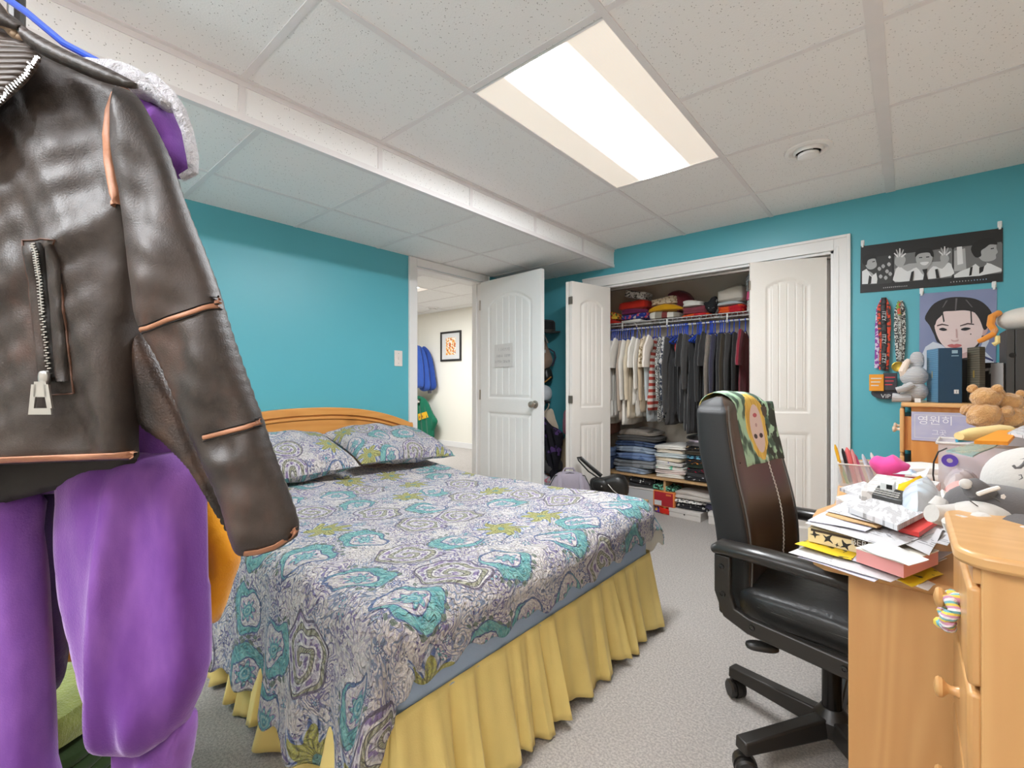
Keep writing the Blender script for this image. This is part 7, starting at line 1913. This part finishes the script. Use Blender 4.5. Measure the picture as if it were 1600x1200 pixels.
# welt pocket with a vertical zip
for pts in ([(36, 376), (85, 375), (100, 470), (116, 615)], [(36, 376), (50, 480), (66, 618), (116, 615)]):
    band('pocket_seam', pts, 2.2, m_=M_TAN if False else mat('brown_seam', lin(92, 60, 44), .6), parent=jb, lift=.0012, **BA)
band('pocket_welt', [(50, 386), (62, 480), (74, 596)], 16, m_=M_LJ, parent=jb, lift=.006, **BA)
band('pocket_welt', [(84, 386), (92, 480), (100, 596)], 16, m_=M_LJ, parent=jb, lift=.006, **BA)
band('pocket_slit', [(61, 382), (72, 480), (84, 590)], 17, m_=M_THR, parent=jb, lift=.003, **BA)
def zip_teeth(mb, pts, w, t_args, n, lift=.006, size=(.0052, .0016, .0022)):
    L = []
    for i in range(n):
        u = i / (n - 1) * (len(pts) - 1); k = min(int(u), len(pts) - 2); u -= k
        L.append((pts[k][0] + (pts[k+1][0] - pts[k][0]) * u, pts[k][1] + (pts[k+1][1] - pts[k][1]) * u))
    for i, p in enumerate(L):
        a = L[max(i-1, 0)]; b = L[min(i+1, n-1)]; d = Vector((b[0]-a[0], -(b[1]-a[1]), 0)).normalized()
        c = on((p[0] + (w if i % 2 else -w) * d.y, p[1] + (w if i % 2 else -w) * d.x), lift=lift, **t_args)
        ex = RT * d.y - UP * d.x; ey = RT * d.x + UP * d.y
        mb.box((0, 0, 0), (size[0], size[1], size[2]), 0, frame(c, ex, ey, -FW))
mb = MB(); zip_teeth(mb, [(61, 384), (67, 430), (73, 490), (83, 588)], 1.6, BA, 74); zt_ = mb.build('zip_teeth', M_STEEL, jb, smooth=False); zt_['kind'] = 'stuff'
c = on((83, 590), lift=.013, **BA); Mz = frame(c, RT, UP, -FW)
zp = MB().ell((0, 0, 0), (.0075, .010, .0045), 0, Mz, 16, 10, .7).build('zip_slider', M_STEEL, jb)
mb = MB(); s_ = .0009
for q_ in (((-.009, -.010), (-.0135, -.044)), ((.007, -.010), (.0125, -.044))): mb.prism([(q_[0][0] - .003, q_[0][1]), (q_[1][0] - .002, q_[1][1]), (q_[1][0] + .005, q_[1][1]), (q_[0][0] + .005, q_[0][1])][::1], -.0015, .0015, 0, Mz @ Matrix.Translation((.001, 0, .006)))
mb.prism([(-.0145, -.044), (.0165, -.044), (.0175, -.053), (-.0155, -.053)], -.0015, .0015, 0, Mz @ Matrix.Translation((0, 0, .006))); mb.prism([(-.009, -.028), (.010, -.028), (.009, -.006), (-.008, -.006)], -.0015, .0015, 0, Mz @ Matrix.Translation((.001, 0, .006)))
mb.build('zip_pull', M_STEEL, zp, smooth=False)
# lapel / collar flap and the quilted inner collar
lap = [(-230, -90), (-60, -60), (0, 4), (20, 30), (62, 56), (112, 82), (168, 106), (217, 133), (206, 139), (160, 128), (112, 108), (66, 86), (34, 62), (0, 40), (-230, 20)]
garment('collar', lap, TJ - .075, .010, .02, .006, M_LJ, jk, jo, None, .8)
inner = [(-230, 20), (-20, 40), (20, 60), (48, 66), (66, 88), (50, 120), (20, 150), (-10, 178), (-60, 240), (-230, 300)]
garment('lapel', inner, TJ - .064, .008, .02, .008, mat('quilted_brown_leather', fn=lambda b: (bump_from(b, nabs(nsin(sep(coords())[2] * 420)), .5, .004), mix(noise(coords(), 12, 2), lin(58, 48, 42), lin(90, 76, 66)))[1], rough=.5), jk, jo)
INN = dict(outline=inner, t=TJ - .064, T=.008, Rr=.02, fold=None)
mb = MB(); zip_teeth(mb, [(64, 92), (42, 118), (18, 144), (-8, 172), (-40, 215)], 1.2, INN, 60, .003); zt_ = mb.build('zip_teeth', M_STEEL, jk, smooth=False); zt_['kind'] = 'stuff'
garment('label_lining', [(-60, -40), (0, 4), (22, 36), (44, 62), (20, 60), (-4, 40), (-60, 30)], TJ - .068, .004, .01, .006, mat('tan_lining', lin(176, 150, 124), .6), jk, jo)
hj = MB().tube([rk(RKL - .02, TJ - .02, 1.845) - jo, rk(RKL, TJ - .02, 1.87) - jo, rk(RKL + .012, TJ - .02, 1.86) - jo, rk(RKL, TJ - .02, 1.83) - jo, rk(RKL, TJ - .02, 1.72) - jo], .0035, 6).build('hanger_hook', M_STEEL, jk)
# blue hanger of the suit behind
TP = .80
bh = MB().tube([gpt(-30, -30, TP - .04), gpt(40, 18, TP - .04), gpt(100, 68, TP - .04), gpt(168, 104, TP - .04), gpt(210, 128, TP - .04)], .0055, 8); bh.tube([gpt(-77, -40, TP - .04), rk(RKL, TP - .04, 1.80), rk(RKL, TP - .04, 1.835), rk(RKL + .02, TP - .04, 1.86), rk(RKL, TP - .04, 1.88), rk(RKL - .018, TP - .04, 1.865)], .0045, 8); bh.tube([gpt(-77, -40, TP - .04), gpt(-30, -30, TP - .04)], .0055, 8)
tag(bh.build('hanger', M_HANG), 'blue plastic hanger of the purple suit, peeking out above the leather collar', 'hanger')
# purple velour suit
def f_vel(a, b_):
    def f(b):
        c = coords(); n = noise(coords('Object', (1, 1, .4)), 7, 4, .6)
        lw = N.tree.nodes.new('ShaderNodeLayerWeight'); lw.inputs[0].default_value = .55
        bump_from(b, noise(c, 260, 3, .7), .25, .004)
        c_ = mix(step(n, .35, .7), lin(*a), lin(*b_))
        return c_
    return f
M_PUR = mat('purple_velour', fn=f_vel((110, 64, 142), (144, 96, 174)), rough=.9, sheen=.7, spec=.15)
MATS['purple_velour'].node_tree.nodes['Principled BSDF'].inputs['Sheen Tint'].default_value = (.85, .7, .95, 1)
MATS['purple_velour'].node_tree.nodes['Principled BSDF'].inputs['Sheen Roughness'].default_value = .35
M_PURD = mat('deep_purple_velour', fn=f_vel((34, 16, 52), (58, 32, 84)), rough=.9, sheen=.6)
M_FLC = mat('white_fleece', fn=lambda b: (bump_from(b, noise(coords(), 75, 4, .7), 1.0, .02), lin_mix())[1] if False else (bump_from(b, noise(coords(), 75, 4, .7), 1.0, .02), mix(noise(coords(), 60, 2), lin(206, 204, 212), lin(232, 230, 236)))[1], rough=.95, sheen=.5)
ps = thing('velour_suit', 'purple velour hooded suit with white fleece trim hanging behind the leather jacket', 'suit', tuple(rk(RKL, TP, 1.1))); po = Vector(ps.location)
def pf(x, y): return .016 * math.sin(x * 34 + y * 5) + .010 * math.sin(x * 62 - y * 9) + .006 * math.sin(y * 30 + x * 12)
garment('body', [(-230, 60), (60, 80), (160, 112), (236, 150), (262, 240), (268, 330), (262, 480), (285, 600), (322, 740), (318, 780), (100, 770), (-230, 770)], TP + .03, .04, .06, .013, M_PUR, ps, po, pf)
garment('leg', [(110, 730), (200, 700), (312, 720), (321, 800), (323, 900), (326, 1000), (322, 1060), (302, 1108), (296, 1122), (250, 1165), (195, 1168), (160, 1140), (142, 1080), (124, 1000), (108, 930), (100, 850), (102, 780)], TP, .055, .06, .011, M_PUR, ps, po,
        lambda x, y: .020 * math.exp(-((x + .62 - y * .10 + .0) / .016) ** 2) + .010 * math.sin(x * 42 + y * 6) + .012 * math.sin(x * 90) * max(0, min(1, (-.50 - y) * 12)))
garment('leg', [(-230, 760), (40, 760), (62, 830), (68, 950), (74, 1080), (77, 1200), (78, 1320), (-230, 1320)], TP - .005, .05, .05, .012, M_PUR, ps, po, lambda x, y: .012 * math.sin(x * 36 + y * 5))
garment('cuff', [(196, 1120), (250, 1140), (296, 1105), (304, 1150), (292, 1210), (284, 1240), (190, 1240), (190, 1180)], TP + .015, .045, .04, .010, M_PUR, ps, po, lambda x, y: .012 * math.sin(x * 110))
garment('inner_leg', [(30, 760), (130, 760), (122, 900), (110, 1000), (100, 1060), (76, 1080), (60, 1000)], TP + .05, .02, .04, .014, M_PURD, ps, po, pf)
garment('hood', [(150, 150), (205, 160), (240, 158), (268, 172), (284, 200), (300, 250), (300, 268), (276, 280), (262, 262), (246, 232), (225, 195)], TP - .02, .045, .04, .008, M_PUR, ps, po, lambda x, y: .014 * math.sin(x * 130 - y * 70))
garment('fleece_collar', [(140, 100), (168, 98), (205, 102), (236, 122), (262, 148), (280, 172), (262, 176), (236, 160), (205, 162), (160, 165)], TP - .05, .03, .03, .007, M_FLC, ps, po, lambda x, y: .006 * math.sin(x * 160) * math.cos(y * 150))
MB().tube([gpt(236, 122, TP - .05) - po, gpt(262, 148, TP - .05) - po, gpt(280, 172, TP - .05) - po, gpt(293, 205, TP - .04) - po, gpt(301, 245, TP - .04) - po, gpt(302, 268, TP - .04) - po, gpt(284, 278, TP - .04) - po], [.010, .012, .010, .009, .009, .008, .006], 10).build('fleece_edge', M_FLC, ps)
# orange yellow garment further back
TO = .90
og = thing('orange_garment', 'orange-yellow plush garment hanging behind the purple suit', 'garment', tuple(rk(RKL, TO, .9))); oo = Vector(og.location)
M_ORG = mat('orange_velour', fn=lambda b: (bump_from(b, noise(coords(), 200, 3, .7), .3, .005), mix(noise(coords(), 8, 3), lin(216, 136, 14), lin(244, 172, 30)))[1], rough=.9, sheen=.4, spec=.2)
garment('body', [(60, 600), (240, 590), (300, 690), (342, 790), (376, 862), (366, 905), (345, 965), (322, 976), (220, 1000), (112, 1032), (60, 980)], TO, .04, .05, .014, M_ORG, og, oo, lambda x, y: .016 * math.sin(x * 50 + y * 12))
MB().tube([rk(RKL, TO - .10, 1.78) - oo, rk(RKL, TO - .10, 1.87) - oo, rk(RKL + .02, TO - .10, 1.885) - oo], .004, 6).build('hanger_hook', M_STEEL, og)
garment('shoulder', [(-60, 120), (60, 110), (170, 150), (220, 300), (240, 610), (60, 640), (-60, 620)], TO, .03, .06, .02, M_ORG, og, oo)
# green blankets on a dark storage cube on the floor
gc = rk(-1.19, 1.16, 0)
cube = slab('storage_cube', gc.x, gc.y, .40, .34, 0, .17, mat('dark_fabric_cube', lin(38, 40, 40), .9), 'dark fabric storage cube on the carpet beside the bed', 'storage cube', math.degrees(YAW), .01) if False else None
cube = MB().bx(-.2, .2, -.17, .17, 0, .17).build('storage_cube', mat('dark_fabric_cube', lin(38, 40, 40), .9), bevel=.01); cube.location = (gc.x, gc.y, 0); cube.rotation_euler = (0, 0, YAW); tag(cube, 'dark storage cube under the green blankets beside the bed', 'storage cube')
gb_ = folded(.42, .34, .14, 4, 51).build('folded_blanket', cloth('dark_green_fleece', (40, 58, 26), .2)); gb_.location = (gc.x, gc.y, .171); gb_.rotation_euler = (0, 0, YAW); tag(gb_, 'dark green folded blanket beneath the lighter olive one', 'blanket')
M_OLV = mat('olive_fleece', fn=lambda b: (bump_from(b, noise(coords(), 110, 4, .7), .7, .008), mix(noise(coords(), 30, 3), lin(96, 108, 34), lin(150, 158, 72)))[1], rough=.95, sheen=.4)
gb2 = folded(.40, .33, .10, 1, 52).build('folded_blanket', M_OLV); gb2.location = (gc.x, gc.y, .312); gb2.rotation_euler = (0, 0, YAW); tag(gb2, 'bright olive green fleece blanket topmost between the purple legs', 'blanket')

# ================================================================ unseen fill lamps added behind the viewer to brighten the ceiling
def added_fill_lamp(x, y, label, power):
    t = thing('added_fill_lamp', label, 'added fill lamp', (x, y, 0), 0, None)
    MB().lathe([(.14, 0), (.14, .015), (.02, .03)], 24).build('base', M_PLG, t)
    MB().tube([(0, 0, .02), (0, 0, 1.72)], .012, 10).build('pole', M_PLG, t)
    MB().lathe([(.02, 1.70), (.10, 1.74), (.17, 1.82), (.175, 1.83), (.16, 1.82), (.09, 1.75), (.01, 1.72)], 28, 0, None, False).build('lamp_shade', M_WHITE, t)
    L = bpy.data.lights.new('fill_uplight', 'AREA'); L.shape = 'DISK'; L.size = .28; L.energy = power; L.color = (.97, .97, 1.0); L.spread = R_(170)
    lo_ = bpy.data.objects.new('fill_uplight', L); COL.objects.link(lo_); lo_.parent = t; lo_.location = (0, 0, 1.835); lo_.rotation_euler = (PI, 0, 0)
    return t
added_fill_lamp(-.35, -.75, 'added fill lamp shaped as a torchiere, unseen behind the viewer', 13)
added_fill_lamp(-2.4, -1.0, 'added fill lamp shaped as a torchiere, unseen behind the garment rack', 16)
